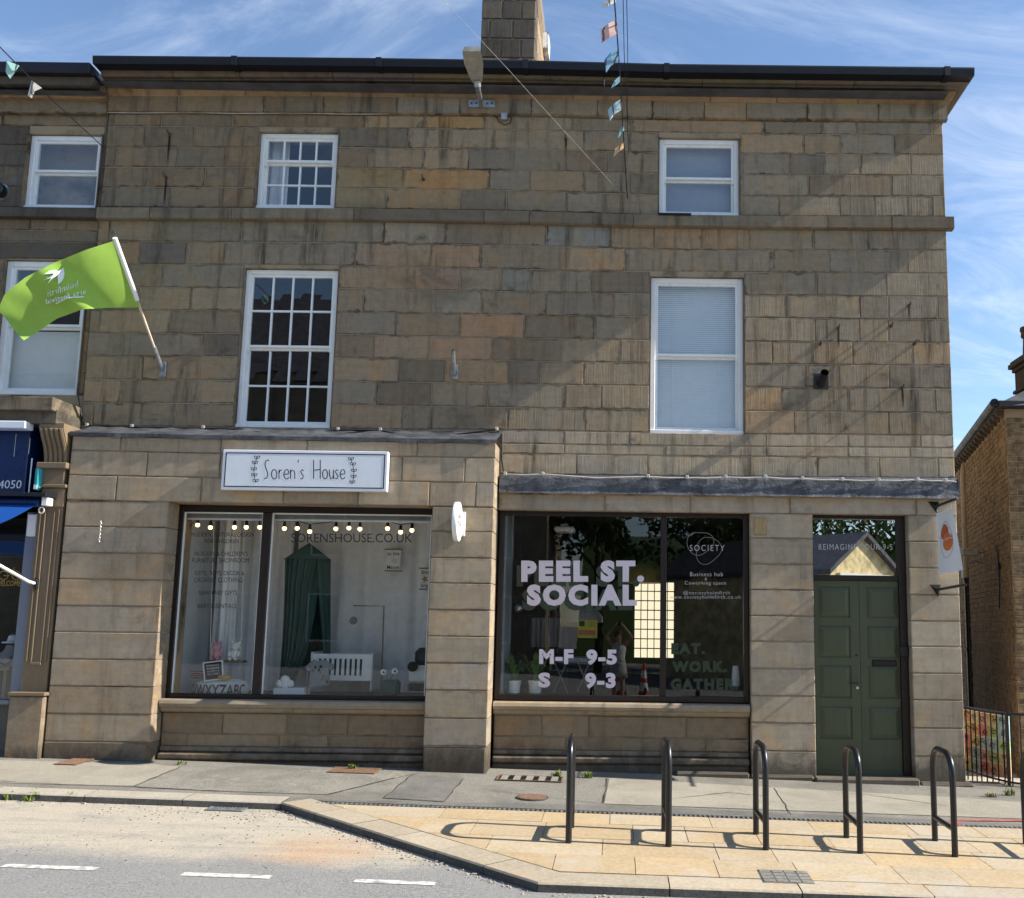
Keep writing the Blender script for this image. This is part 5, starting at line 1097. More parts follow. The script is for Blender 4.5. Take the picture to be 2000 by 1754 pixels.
def gl(ch, x0, x1, base, xh, cap):
    """single line handwriting glyphs in zoomed pixels"""
    w = x1 - x0; m_ = (x0 + x1) / 2; h = base - xh
    if ch == 'S': return [arc(m_, lerp(cap, base, .26), w * .48, (base - cap) * .26, 330, 90 + 60, 10)[::1] and [(x1, cap + 5), (lerp(x0, x1, .65), cap), (lerp(x0, x1, .3), cap + 8), (lerp(x0, x1, .15), lerp(cap, base, .25)), (lerp(x0, x1, .35), lerp(cap, base, .45)), (lerp(x0, x1, .62), lerp(cap, base, .62)), (lerp(x0, x1, .72), lerp(cap, base, .80)), (lerp(x0, x1, .5), lerp(cap, base, .95)), (x0 - 1, base)]]
    if ch == 'o': return [arc(m_, base - h / 2, w / 2, h / 2, 0, 360, 18)]
    if ch == 'r': return [[(x0, xh), (x0, base)], [(x0, xh + h * .4), (lerp(x0, x1, .4), xh + h * .08), (x1, xh + h * .05)]]
    if ch == 'e': return [[(x0, base - h * .48), (x1, base - h * .55)] + arc(m_, base - h / 2, w / 2, h / 2, 10, -50 - 260 + 0, 16)[0:0] + [(x1, xh + h * .3), (lerp(x0, x1, .75), xh), (lerp(x0, x1, .3), xh + h * .04), (x0, xh + h * .4), (x0 + w * .02, base - h * .3), (lerp(x0, x1, .35), base), (lerp(x0, x1, .75), base - h * .02), (x1, base - h * .2)]]
    if ch == 'n': return [[(x0, xh), (x0, base)], [(x0, xh + h * .35), (lerp(x0, x1, .4), xh + h * .04), (lerp(x0, x1, .85), xh + h * .15), (x1, xh + h * .5), (x1, base)]]
    if ch == 'u': return [[(x0, xh), (x0 + w * .02, base - h * .35), (lerp(x0, x1, .35), base), (lerp(x0, x1, .8), base - h * .1), (x1, base - h * .4)], [(x1, xh), (x1, base)]]
    if ch == 's': return [[(x1, xh + h * .12), (lerp(x0, x1, .5), xh), (x0 + w * .1, xh + h * .2), (lerp(x0, x1, .4), xh + h * .46), (x1 - w * .05, base - h * .3), (lerp(x0, x1, .55), base), (x0, base - h * .06)]]
    if ch == 'H': return [[(x0, cap), (x0, base)], [(x1, cap), (x1, base)], [(x0, lerp(cap, base, .55)), (x1, lerp(cap, base, .50))]]
    return [[(x0, cap), (x0 - 2, cap + 14)]]
S_ = []
for ch, a, b in (('S', 617, 645), ('o', 658, 688), ('r', 700, 716), ('e', 727, 755), ('n', 764, 788), ("'", 808, 808), ('s', 819, 838), ('H', 893, 930), ('o', 943, 971), ('u', 981, 1004), ('s', 1013, 1031), ('e', 1041, 1068)): S_ += gl(ch, a, b, 330, 278, 224)
def zp(q): p = at(300 + q[0] / 2.857, 820 + q[1] / 2.857, YG); return (p.x, p.z)
ribbon([[zp(q) for q in path] for path in S_], .0105, YG - .002, 'ink', SG)
for mx in (0, 1):
    fl_ = lambda q: (1678 - q[0], q[1] + 8) if mx else q
    stem = [(572, 350), (562, 320), (560, 285), (565, 250), (578, 205)]; paths = [stem]
    for (x, y) in ((570, 345), (562, 313), (560, 280), (566, 244), (577, 215)):
        for sgn in (-1, 1):
            e = 20; ax, ay = sgn * .8, -.6; paths.append([(x + ax * e * t + (-ay) * sgn * 6 * k * math.sin(math.pi * t), y + ay * e * t + ax * sgn * 6 * k * math.sin(math.pi * t)) for k, ts in ((1, (0, .25, .5, .75, 1)), (-1, (1, .75, .5, .25, 0))) for t in ts])
    ribbon([[zp(fl_(q)) for q in path] for path in paths], .007, YG - .002, 'ink', SG, 'leaf_sprig')
# round projecting sign
rc = at(893, 1019, YS - .28); RS = thing('round_hanging_sign', (rc.x, YS, rc.z - .25), 'small white round sign projecting from the middle pilaster', 'sign')
R_ = (at(893, 981, YS - .28).z - at(893, 1058, YS - .28).z) / 2
MB().lathe([(R_ * .985, -.026), (R_, -.02), (R_, .02), (R_ * .985, .026)], rc, 40, 'X').build('disc', 'sign_white2', RS, smooth=30)
MB().box(rc.x - .012, rc.x + .012, YS - .10, YS - .001, rc.z - .13, rc.z + .13, .003).build('bracket', 'white', RS); MB().box(rc.x - .035, rc.x + .05, YS - .02, YS, rc.z - .14, rc.z + .14, .004).build('back_plate', 'white', RS)
for s, zo in (("SOREN'S", .03), ('HOUSE', -.05)): text(s, None, 0, 'ink', RS, fn=lambda u, v, zo=zo: Vector((rc.x + .028, rc.y - .14 + .28 * u, rc.z + zo + .055 * v)))
# banner on two arms
BA = thing('hanging_banner', (3.75, YR, at(1829, 1170, -.05).z), 'white fabric banner with orange logo on two black arms beside the green door', 'banner')
for (bx_, by_, tx, ty, Yt, nm) in ((1826, 990, 1866, 975, -.70, 'arm'), (1829, 1152, 1886, 1142, -.95, 'arm')):
    p, q = at(bx_, by_, YR), at(tx, ty, Yt); MB().tube([(p.x, YR, p.z), tuple(q)], .017, 10).build(nm, 'black_metal', BA, smooth=True)
    MB().add([(p.x - .08, YR - .006, p.z + .06), (p.x + .05, YR - .006, p.z + .06), (p.x + .02, YR - .006, p.z - .08), (p.x - .08, YR, p.z + .06), (p.x + .05, YR, p.z + .06), (p.x + .02, YR, p.z - .08), (p.x, YR - .07, p.z)], [(0, 1, 6), (1, 2, 6), (2, 0, 6), (3, 4, 5), (0, 3, 4, 1), (1, 4, 5, 2), (2, 5, 3, 0)]).build('wall_plate', 'black_metal', BA)
C4 = [at(1828.5, 1003, -.12), at(1862, 995, -.62), at(1879, 1113, -.62), at(1832.5, 1123, -.12)]
def bs(u, v): return (C4[0].lerp(C4[1], u)).lerp(C4[3].lerp(C4[2], u), v) + Vector((.012 * math.sin(u * 5 + v * 3), 0, 0))
n = 10; MB().add([bs(i / n, j / n) for j in range(n + 1) for i in range(n + 1)], [(j * (n + 1) + i, j * (n + 1) + i + 1, (j + 1) * (n + 1) + i + 1, (j + 1) * (n + 1) + i) for j in range(n) for i in range(n)]).build('fabric', 'sign_white', BA, smooth='all')
def bshape(cu, cv, ru, rv, mat, nm, off, ring=0.0, wob=0.0):
    n = 28; P = [bs(cu + ru * math.cos(2 * math.pi * i / n) * (1 + wob * math.cos(4 * math.pi * i / n + 1)), cv + rv * math.sin(2 * math.pi * i / n)) + Vector((-off, -off * .3, 0)) for i in range(n)]
    if ring: Q = [bs(cu + (ru - ring * 1.8) * math.cos(2 * math.pi * i / n), cv + (rv - ring) * math.sin(2 * math.pi * i / n)) + Vector((-off, -off * .3, 0)) for i in range(n)]; return MB().add(P + Q, [(i, (i + 1) % n, n + (i + 1) % n, n + i) for i in range(n)]).build(nm, mat, BA)
    MB().poly(P).build(nm, mat, BA)
bshape(.48, .46, .34, .30, 'lamp_grey', 'logo_ring', .003, .008); bshape(.42, .34, .22, .135, 'terracotta', 'logo', .004, 0, .15); bshape(.56, .50, .24, .15, 'orange', 'logo', .005, 0, .1)
text('SOCIETY', None, 0, 'sign_white', BA, fn=lambda u, v: bs(.12 + .72 * u, .475 - .035 * v) + Vector((-.007, -.002, 0)))
for (u, v, dz) in ((0.05, 0, .05), (.95, 0, .05), (.05, 1, -.09), (.95, 1, -.09)): p = bs(u, v); MB().tube([p, p + Vector((0, 0, dz))], .006, 6).build('clip', 'steel', BA)
# festival flag
simple('pale_wood', (.62, .52, .40), .6)
FP0 = at(317, 722, -.03); FP1 = at(226, 470, -1.22); d = FP1 - FP0
FL = thing('festival_flag', tuple(at(317, 735, 0)), 'bright green festival flag with white swallow flying from an angled wall pole', 'flag')
MB().tube([FP0 + d * .14, FP0 + d * .60], .014, 10).build('pole', 'pale_wood', FL, smooth=True); MB().tube([FP0 + d * .56, FP1 + d * .02], .026, 10).build('pole_sleeve', 'sign_white2', FL, smooth=True); MB().tube([FP0, FP0 + d * .19], .024, 10).build('socket', 'galv', FL, smooth=True)
a, b = at(311, 737, -.02), at(326, 706, -.02); MB().box(a.x, b.x, -.035, -.004, a.z, b.z, .004).build('wall_plate', 'galv', FL)
TT = [(0, (224, 470)), (.2, (167, 488)), (.42, (108, 512)), (.65, (52, 541)), (.85, (10, 574)), (1, (-6, 606))]; BB = [(0, (274, 600)), (.2, (218, 601)), (.42, (160, 604)), (.65, (112, 622)), (.85, (76, 648)), (1, (48, 665))]
def fs_(u, v):
    tx, ty = interp([(k, q[0]) for k, q in TT], u), interp([(k, q[1]) for k, q in TT], u); bx, by = interp([(k, q[0]) for k, q in BB], u), interp([(k, q[1]) for k, q in BB], u)
    Y = lerp(lerp(-1.21, -.66, v), -1.0, min(1, u * 1.1)) + .085 * math.sin(u * 8 + v * 1.3) * min(1, u * 4) + .022 * math.sin(u * 19 + v * 3.5) * min(1, u * 3)
    return at(lerp(tx, bx, v) + 2.5 * math.sin(v * 5 + u * 7) * u, lerp(ty, by, v), Y)
nu, nv = 44, 26
flag = MB().add([fs_(i / nu, j / nv) for j in range(nv + 1) for i in range(nu + 1)], [(j * (nu + 1) + i, j * (nu + 1) + i + 1, (j + 1) * (nu + 1) + i + 1, (j + 1) * (nu + 1) + i) for j in range(nv) for i in range(nu)]).build('cloth', 'flag_green', FL, smooth='all')
def onflag(x, y):
    """point of the cloth that the photograph pixel shows, lifted a little off the cloth"""
    best = None
    for i in range(0, nu + 1):
        for j in range(0, nv + 1):
            p_ = FG[j * (nu + 1) + i]; c_ = AR.dot(p_ - CAM), AD.dot(p_ - CAM), AF.dot(p_ - CAM); q_ = (PPX + F * c_[0] / c_[2] - x) ** 2 + (PPY + F * c_[1] / c_[2] - y) ** 2
            if best is None or q_ < best[0]: best = (q_, p_.y)
    return at(x, y, best[1] - .02)
FG = [fs_(i / nu, j / nv) for j in range(nv + 1) for i in range(nu + 1)]
fz = lambda x, y: onflag(x / 5.847, 450 + y / 5.847)
def fline(A, B, C, D): return lambda u, v: fz(lerp(lerp(D[0], C[0], u), lerp(A[0], B[0], u), v), lerp(lerp(D[1], C[1], u), lerp(A[1], B[1], u), v))
text('holmfirth', None, 0, 'flag_print', flag, fn=fline((888, 570), (540, 690), (546, 757), (890, 640)), spacing=1.05); text('arts festival', None, 0, 'flag_print', flag, fn=fline((982, 664), (520, 785), (530, 842), (984, 722)), offset=.015, spacing=1.05)
sw = [(725, 430), (737, 500), (728, 545), (700, 585), (665, 617), (690, 560), (684, 520), (650, 515), (600, 550), (540, 615), (572, 565), (590, 540), (487, 574), (560, 540), (612, 505), (600, 482), (505, 500), (570, 460), (630, 450), (665, 468), (695, 445)]
sv = [fz(*q) for q in sw]; ctr = fz(655, 490); MB().add(sv + [ctr], [(i, (i + 1) % len(sv), len(sv)) for i in range(len(sv))]).build('swallow_emblem', 'flag_print', flag)
ul = [(955, 752), (780, 760), (635, 832)]; MB().add([fz(*q) for q in ul] + [fz(x, y + 13) for x, y in ul], [(0, 1, 4, 3), (1, 2, 5, 4)]).build('underline', 'flag_print', flag)
# empty flag socket, black socket plate
def socket(name, px0, py0, px1, py1, tip, r, mat, label, out):
    a, b = at(px0, py1, -.01), at(px1, py0, -.01); o = thing(name, ((a.x + b.x) / 2, 0, a.z), label, 'bracket'); MB().box(a.x, b.x, -.022, -.003, a.z, b.z, .004).build('wall_plate', mat, o)
    p = Vector(((a.x + b.x) / 2, -.02, lerp(a.z, b.z, .3))); q = at(*tip, -out); MB().tube([p, q], r, 12, caps=False).tube([q - (q - p) * .3, q], r * .8, 12, caps=False).build('tube', mat, o, smooth=True)
    for t_ in (.12, .88): MB().lathe([(.008, -.006), (.008, 0)], (a.x + (b.x - a.x) * .5, -.022, lerp(a.z, b.z, t_)), 8, 'Y').build('bolt', 'steel', o)
socket('flag_socket', 881, 712, 895, 741, (884.5, 684), .024, 'galv', 'empty grey flag socket on the wall between the first floor windows', .26)
socket('flag_socket', 1589, 730, 1618, 760, (1611, 727), .05, 'black_metal', 'empty black flag socket on square plate right of the tall plain window', .22)
# street lamp
LP = thing('wall_street_lamp', tuple(at(940, 205, -.06)), 'grey LED street lamp head on a bent arm above the cornice', 'lamp')
a, b = at(915, 210, -.055), at(968, 197, -.055); MB().box(a.x, b.x, -.075, -.052, a.z, b.z, .003).build('wall_plate', 'galv', LP)
for t_ in (.12, .3, .7, .88): MB().lathe([(.010, -.01), (.010, 0)], (lerp(a.x, b.x, t_), -.075, (a.z + b.z) / 2), 8, 'Y').build('bolt', 'black', LP)
k0, k1, k2, k3 = at(940, 205, -.07), at(939, 200, -.28), at(933, 170, -.62), at(932, 158, -.66); MB().tube([k0, k1, k2], .030, 12).build('arm', 'galv', LP, smooth=True); MB().tube([k2, k3], .042, 12).build('spigot', 'galv', LP, smooth=True)
h0, h1 = at(932, 158, -.66), at(921, 97, -1.28); dd = (h1 - h0); nX = Vector((1, 0, .05)); nU = dd.cross(nX).normalized()
if nU.z < 0: nU = -nU
def hs(t, w, up): c = h0 + dd * t; return [c - nX * w - nU * .02, c + nX * w - nU * .02, c + nX * w * .8 + nU * up, c - nX * w * .8 + nU * up]
S = hs(0, .055, .05) + hs(.15, .075, .07) + hs(.6, .11, .075) + hs(1, .105, .04); MB().add(S, [(0, 1, 2, 3), (15, 14, 13, 12)] + [(4 * k + i, 4 * k + (i + 1) % 4, 4 * k + 4 + (i + 1) % 4, 4 * k + 4 + i) for k in range(3) for i in range(4)]).build('head', 'lamp_grey', LP, smooth=30)
c = lambda t, w: [h0 + dd * t - nX * w - nU * .025, h0 + dd * t + nX * w - nU * .025]; q = c(.58, .085) + c(.97, .085)[::-1]; MB().prism(q, nU * .006).build('lens', 'lamp_lens', LP)
text('LEDA', None, 0, 'ink', LP, fn=lambda u, v: h0 + dd * (.08 + .05 * v) + nX * (-.05 + .1 * u) - nU * .03)
JB = thing('junction_box', tuple(at(985, 233, -.05)), 'small grey junction box with looped cable below the street lamp', 'junction box'); a, b = at(978, 233, -.05), at(991, 220, -.05); MB().box(a.x, b.x, -.06, -.004, a.z, b.z, .006).build('case', 'galv', JB)
MB().tube([at(*q, -.02) for q in ((955, 223), (968, 226), (975, 238), (986, 244), (997, 240), (999, 230), (992, 224))], .006, 6).build('cable', 'cable', JB, smooth=True)
# hooks left in the wall
t = NT('stain'); tr_ = t.n('ShaderNodeBsdfTransparent'); df_ = t.n('ShaderNodeBsdfDiffuse'); t.put(df_.inputs[0], (.022, .018, .015)); mx_ = t.n('ShaderNodeMixShader'); gco = t.sep(t.n('ShaderNodeTexCoord').outputs['Generated']); t.put(mx_.inputs[0], t.ma('MULTIPLY', t.ma('MULTIPLY', t.rng(t.ma('ABSOLUTE', t.ma('SUBTRACT', gco[0], .5)), .5, .15), t.rng(gco[2], 0, .75)), t.rng(t.noise(t.pos((40, 40, 5)), 1, 4), .3, .6, .4, .9))); t.put(mx_.inputs[1], tr_.outputs[0]); t.put(mx_.inputs[2], df_.outputs[0]); t.put(t.out.inputs[0], mx_.outputs[0])
for i, (x, y, lab) in enumerate(((1775, 597, 'rusty iron hook highest on the wall right of the tall plain window'), (1637, 641, 'rusty iron hook above the black flag socket'), (1740, 637, 'rusty iron hook second from the right edge of the wall'), (1602, 672, 'short iron lug just above the black flag socket plate'), (1786, 672, 'short iron lug near the right corner of the wall'), (1762, 757, 'rusty iron hook right of and below the black flag socket'), (332, 263, 'upper rusty iron stub between the upper left windows'), (325, 347, 'lower rusty iron stub between the upper left windows'), (1105, 272, 'rusty iron stub left of the bunting ropes on the top storey'), (827, 351, 'small bolt head in the orange stone of the top storey'))):
    p = at(x, y, 0); o = thing('wall_hook', tuple(p), lab, 'hook', 'iron hooks left in the upper wall'); MB().tube([p + Vector((0, .01, 0)), p + Vector((0, -.07, 0)), p + Vector((.0, -.085, .03))], .012, 6).build('shank', 'iron', o); MB().lathe([(.022, -.008), (.022, .006)], p, 8, 'Y').build('rose', 'iron', o)
    if i in (0, 1, 5, 6, 7, 8):
        hh = (.22, .30, .32, .50, .50, .26)[(0, 1, 5, 6, 7, 8).index(i)]; MB().add([(p.x - .016, -.0062, p.z - .01), (p.x + .016, -.0062, p.z - .01), (p.x + .020, -.0062, p.z - hh * .5), (p.x + .006, -.0062, p.z - hh), (p.x - .010, -.0062, p.z - hh * .96), (p.x - .018, -.0062, p.z - hh * .55)], [(0, 1, 2, 3, 4, 5)]).build('rust_stain', 'stain', o)
# cables
def cable(name, pts, r, mat, label, clips=(), Y=None): 
    o = thing(name, tuple(at(*pts[0][:2], pts[0][2])), label, 'cable'); MB().tube([at(*q) for q in pts], r, 6).build('cable', mat, o, smooth=True)
    for q in clips: p = at(*q); MB().box(p.x - .018, p.x + .018, p.y - .02, p.y + .01, p.z - .02, p.z + .02, .004).build('clip', 'cable_white', o)
cable('wall_cable', [(0, 219.5, -.012)] + [(x, interp(list(zip(CX, ROWS['R1'])), x) + 2 + .8 * math.sin(x * .03), -.02) for x in range(40, 780, 40)], .006, 'cable_white', 'thin pale cable run along under the frieze at the upper left')
cable('wall_cable', [(152, 770, -.02), (158, 800, -.02), (160, 822, -.03), (170, 832, -.03), (258, 834.5, -.03), (397, 837, -.03), (470, 839, -.04), (530, 848, -.12), (590, 849, -.12), (660, 840, -.03), (743, 841, -.03), (790, 850, -.12), (850, 853, -.14), (905, 847, -.08), (970, 839, -.03), (981, 850, -.02), (980, 900, -.02), (984, 922, -.02)], .010, 'cable', 'sagging black cable clipped along above the left lead flashing', [(170, 830, -.02), (258, 832, -.02), (397, 834.5, -.02), (660, 838, -.02), (743, 839, -.02), (970, 838, -.02)])
cl = [(987, 925), (1060, 925), (1266, 930), (1342, 932), (1417, 931), (1495, 931), (1567, 934), (1645, 936), (1716, 937), (1792, 936), (1847, 938)]
cable('wall_cable', [(984, 922, -.02)] + [v for (x, y), (x2, y2) in zip(cl, cl[1:]) for v in ((x, y + 1, -.135), ((x + x2) / 2, (y + y2) / 2 + (6 if x == 1060 else 2.5), -.135))] + [(1847, 939, -.135), (1868, 941, -.135)], .008, 'cable_white', 'thin white cable with pale clips along the top of the right lead apron', [(x, y, -.125) for x, y in cl])
cable('overhead_wire', [(1216, 381, -.02), (1100, 254, -1.4), (980, 122, -2.9), (865, 0, -4.4), (790, -80, -5.5)], .0019, 'lamp_grey', 'pale steel wire running diagonally out over the street from the upper wall')
for i, x in enumerate((1219, 1226)): cable('overhead_wire', [(1228 - i * 2, 300 - i * 60, -.02), (x, 100, -2.4), (x - 2, 0, -3.6), (x - 4, -80, -4.6)], .004, 'cable', ('thin dark wire rising from the wall just right of the bunting rope, nearer one', 'thin dark wire rising from the wall just right of the bunting rope, further one')[i])
MB().box(0, 0, 0, 0, 0, 0) if False else None
# bunting
t = NT('bunting'); oi = t.n('ShaderNodeObjectInfo'); g = t.n('ShaderNodeNewGeometry'); vor = t.n('ShaderNodeTexVoronoi'); t.put(vor.inputs['Vector'], t.pos((1, 1, 1), 3)); vor.inputs['Scale'].default_value = 6
c = t.mix(t.rng(vor.outputs['Distance'], .30, .36), oi.outputs['Color'], t.mix(.35, oi.outputs['Color'], (.75, .74, .70))); wv = t.n('ShaderNodeTexWave'); t.put(wv.inputs['Vector'], t.pos((1, 1, 1), 3)); wv.inputs['Scale'].default_value = 3; wv.inputs['Distortion'].default_value = 7; c = t.mix(t.rng(wv.outputs['Fac'], .90, .96, 0, .8), c, (.03, .03, .05))
dfs = t.n('ShaderNodeBsdfDiffuse'); t.put(dfs.inputs[0], c); tl = t.n('ShaderNodeBsdfTranslucent'); t.put(tl.inputs[0], c); mx = t.n('ShaderNodeMixShader'); mx.inputs[0].default_value = .5; t.put(mx.inputs[1], dfs.outputs[0]); t.put(mx.inputs[2], tl.outputs[0]); t.put(t.out.inputs[0], mx.outputs[0])
def bunting(P, flags, label):
    pts = [at(*q) for q in P]; o = thing('bunting', tuple(pts[0]), label, 'bunting'); MB().tube(pts, .006, 6).build('rope', 'cable', o, smooth=True)
    for k, (poly, Y, col) in enumerate(flags):
        cx, cy = sum(q[0] for q in poly) / len(poly), sum(q[1] for q in poly) / len(poly); n = len(poly); V = [at(x, y, Y + .03 * math.sin(i * 2.1 + k)) for i, (x, y) in enumerate(poly)]; ctr = at(cx, cy, Y - .03)
        f = MB().add(V + [ctr], [(i, (i + 1) % n, n) for i in range(n)]).build('flag', 'bunting', o); f.color = (*col, 1)
    return o
bunting([(1226, 388, -.03), (1224, 370, -.05), (1220, 300, -.9), (1214, 200, -2.0), (1207, 90, -3.2), (1200, 0, -4.2), (1194, -80, -5.2)],
        [([(1202, -5), (1203, 4), (1188, 12), (1174, 17), (1178, 5)], -4.1, (.7, .68, .65)), ([(1205, 38), (1205, 66), (1190, 74), (1175, 84), (1173, 58), (1188, 46)], -3.7, (.72, .40, .38)), ([(1208, 93), (1208, 118), (1192, 130), (1184, 142), (1180, 118), (1192, 103)], -3.1, (.03, .35, .62)), ([(1211, 147), (1211, 160), (1201, 168), (1193, 173), (1200, 158)], -2.6, (.10, .45, .62)), ([(1214, 193), (1215, 214), (1202, 222), (1191, 236), (1187, 214), (1202, 200)], -2.0, (.40, .62, .70)), ([(1219, 237), (1219, 254), (1207, 270), (1209, 258)], -1.5, (.25, .62, .68)), ([(1220, 276), (1220, 288), (1208, 297), (1198, 307), (1202, 290)], -1.0, (.75, .42, .12))], 'string of hand painted bunting flags rising steeply above the middle of the wall')
bunting([(207, 291, 0), (198, 284, -.05), (105, 198, -1.6), (45, 138, -2.7), (0, 92, -3.6), (-90, 10, -5.2)], [([(12, 118), (38, 128), (30, 140), (20, 154), (10, 140)], -3.2, (.25, .66, .62)), ([(62, 157), (82, 172), (68, 178), (62, 192), (54, 186)], -2.4, (.76, .74, .68))], 'short string of two bunting flags at the upper left corner')
vt = thing('wall_vent', tuple(at(2, 376, 0)), 'black round flue outlet on the wall at the left edge', 'vent'); MB().lathe([(.085, -.14), (.095, -.13), (.095, -.05), (.07, -.045), (.07, .03)], at(3, 376, 0), 16, 'Y').build('cowl', 'black_metal', vt, smooth=30); MB().lathe([(.11, -.01), (.11, .01)], at(3, 376, .02), 16, 'Y').build('flange', 'galv', vt)
ch_ = thing('iron_chain', tuple(at(196, 1060, YS)), 'short hanging chain on the left shopfront pilaster', 'chain'); p = at(198, 1019, YS - .01); q = at(194, 1058, YS - .01)
for i in range(12): c0 = p.lerp(q, i / 11); MB().tube([c0 + Vector((.008 * math.cos(a) if i % 2 else 0, -.01 + (0 if i % 2 else .006 * math.cos(a)), .013 * math.sin(a))) for a in [k * .785 for k in range(8)]], .003, 5, closed=True).build('link', 'steel', ch_)
# ------------------------------------------------------------------ cycle hoops
def hoop():
    o = thing('cycle_hoop', (0, 0, 0)); w, h, r = .27, .79, .17; P = [(0, -w, -.05), (0, -w, h - r)] + [(0, -w + r - r * math.cos(a), h - r + r * math.sin(a)) for a in [math.pi / 2 * i / 8 for i in range(1, 9)]] + [(0, w - r + r * math.sin(a), h - r + r * math.cos(a)) for a in [math.pi / 2 * i / 8 for i in range(0, 9)]] + [(0, w, -.05)]
    MB().tube(P, .0255, 14).build('hoop_tube', 'black_metal', o, smooth=True); MB().tube([(0, -w, .205), (0, w, .205)], .021, 12).build('tapping_bar', 'black_metal', o, smooth=True)
    return o
simple('dusty_mortar', (.5, .44, .34), .9, var=.3, sc=30)
H0 = hoop(); LBL = ('leftmost', 'second from the left', 'third from the left', 'fourth from the left', 'fifth from the left, nearest the building corner', 'rightmost, cut by the right picture edge')
for i, X in enumerate((-.375, .422, 1.205, 1.968, 2.725, 3.50)):
    o = H0 if i == 0 else copy_tree(H0); o.location = (X, -3.20, gz(X, -3.2)); o.rotation_euler.z = math.radians(U(-1.2, 1.2)); tag(o, 'black steel cycle hoop, ' + LBL[i], 'cycle stand', 'row of black cycle hoops')
# ------------------------------------------------------------------ inside the nursery shop window
fx0_, fx1_ = fx0 - .02, fx1 + .35; yb_ = 1.25; zf = fzb + .02; zc = fzt + .1
rm = MB(); y0_ = gy + .06
rm.quad((fx0_, y0_, zf), (fx1_, y0_, zf), (fx1_, yb_, zf), (fx0_, yb_, zf)); DFLOOR = rm.build('display_floor', 'room_floor', BLD)
rm = MB(); rm.quad((fx0_, -.06, zf), (fx0_, yb_, zf), (fx0_, yb_, zc), (fx0_, -.06, zc)); rm.quad((fx1_, .31, zf), (fx1_, yb_, zf), (fx1_, yb_, zc), (fx1_, .31, zc)); rm.quad((fx0_, yb_, zf), (fx1_, yb_, zf), (fx1_, yb_, zc), (fx0_, yb_, zc)); rm.quad((fx0_, 0, zc), (fx1_, 0, zc), (fx1_, yb_, zc), (fx0_, yb_, zc)); rm.build('shop_interior', 'room_wall', BLD)
cu = thing('display_curtain', (-3.6, 1.1, zf), 'long pale grey curtain hung behind the nursery display', 'curtain'); drape('panel', 'curtain', cu, fx0_ + .05, lerp(fx0_, fx1_, .30), zf + .01, zc - .02, 1.10, 6, .04, seed=2); drape('panel', 'curtain', cu, lerp(fx0_, fx1_, .31), fx1_ - .03, zf + .01, zc - .02, 1.14, 9, .03, seed=4)
vo = thing('voile_curtain', tuple(at(440, 1300, .55)), 'white knotted voile hanging behind the window lettering', 'curtain'); a = at(437, 1290, .6); b = at(447, 1020, .6)
drape('panel', 'curtain', vo, a.x - .10, a.x + .10, a.z, zc - .02, .6, 3, .03, seed=8)
# roller blind cassette and bulbs
rb = thing('roller_blind', ((fx0 + fx1) / 2, .05, fzt - .3), 'pale rolled up blind across the top of the nursery window', 'blind')
zr0, zr1 = at(600, 1014, .05).z, at(600, 1002, .05).z; MB().box(fx0 + .06, fx1 + .1, .04, .06, zr0, zr1).build('fabric', 'room_grey', rb); MB().box(fx0 + .06, fx1 + .1, .035, .065, zr0 - .025, zr0 - .001, .005).build('bottom_bar', 'curtain', rb)
t = NT('bulb_glow'); t.pbr((.9, .75, .5), .3, 0, None, .5, (1.0, .62, .28), 2.6)
FS = thing('festoon_lights', ((fx0 + fx1) / 2, .14, at(600, 1010, .14).z), 'string of small warm festoon bulbs across the top of the nursery window', 'lights'); bp = [(386, 1024), (411, 1029), (458, 1028.5), (481, 1028.5), (507.5, 1028.5), (555.5, 1031), (580.5, 1030.5), (605, 1037), (656, 1031.5), (681.5, 1030), (703, 1032), (757, 1031), (782.5, 1038), (804.5, 1034.5)]
cp_ = [(370, 1028)] + [v for x, y in bp for v in ((x, y - 13),)] + [(840, 1016)]; MB().tube([at(*q, .12) for q in cp_], .005, 6).build('flex', 'cable', FS, smooth=True)
for x, y in bp:
    p = at(x, y, .12); s_ = MB().lathe([(.010, .075), (.017, .065), (.021, .02), (.017, .012)], p, 10).build('socket', 'black', FS, smooth=30); MB().ball(p - Vector((0, 0, .008)), .026, seg=10, rings=8).build('bulb', 'bulb_glow', FS, smooth='all')
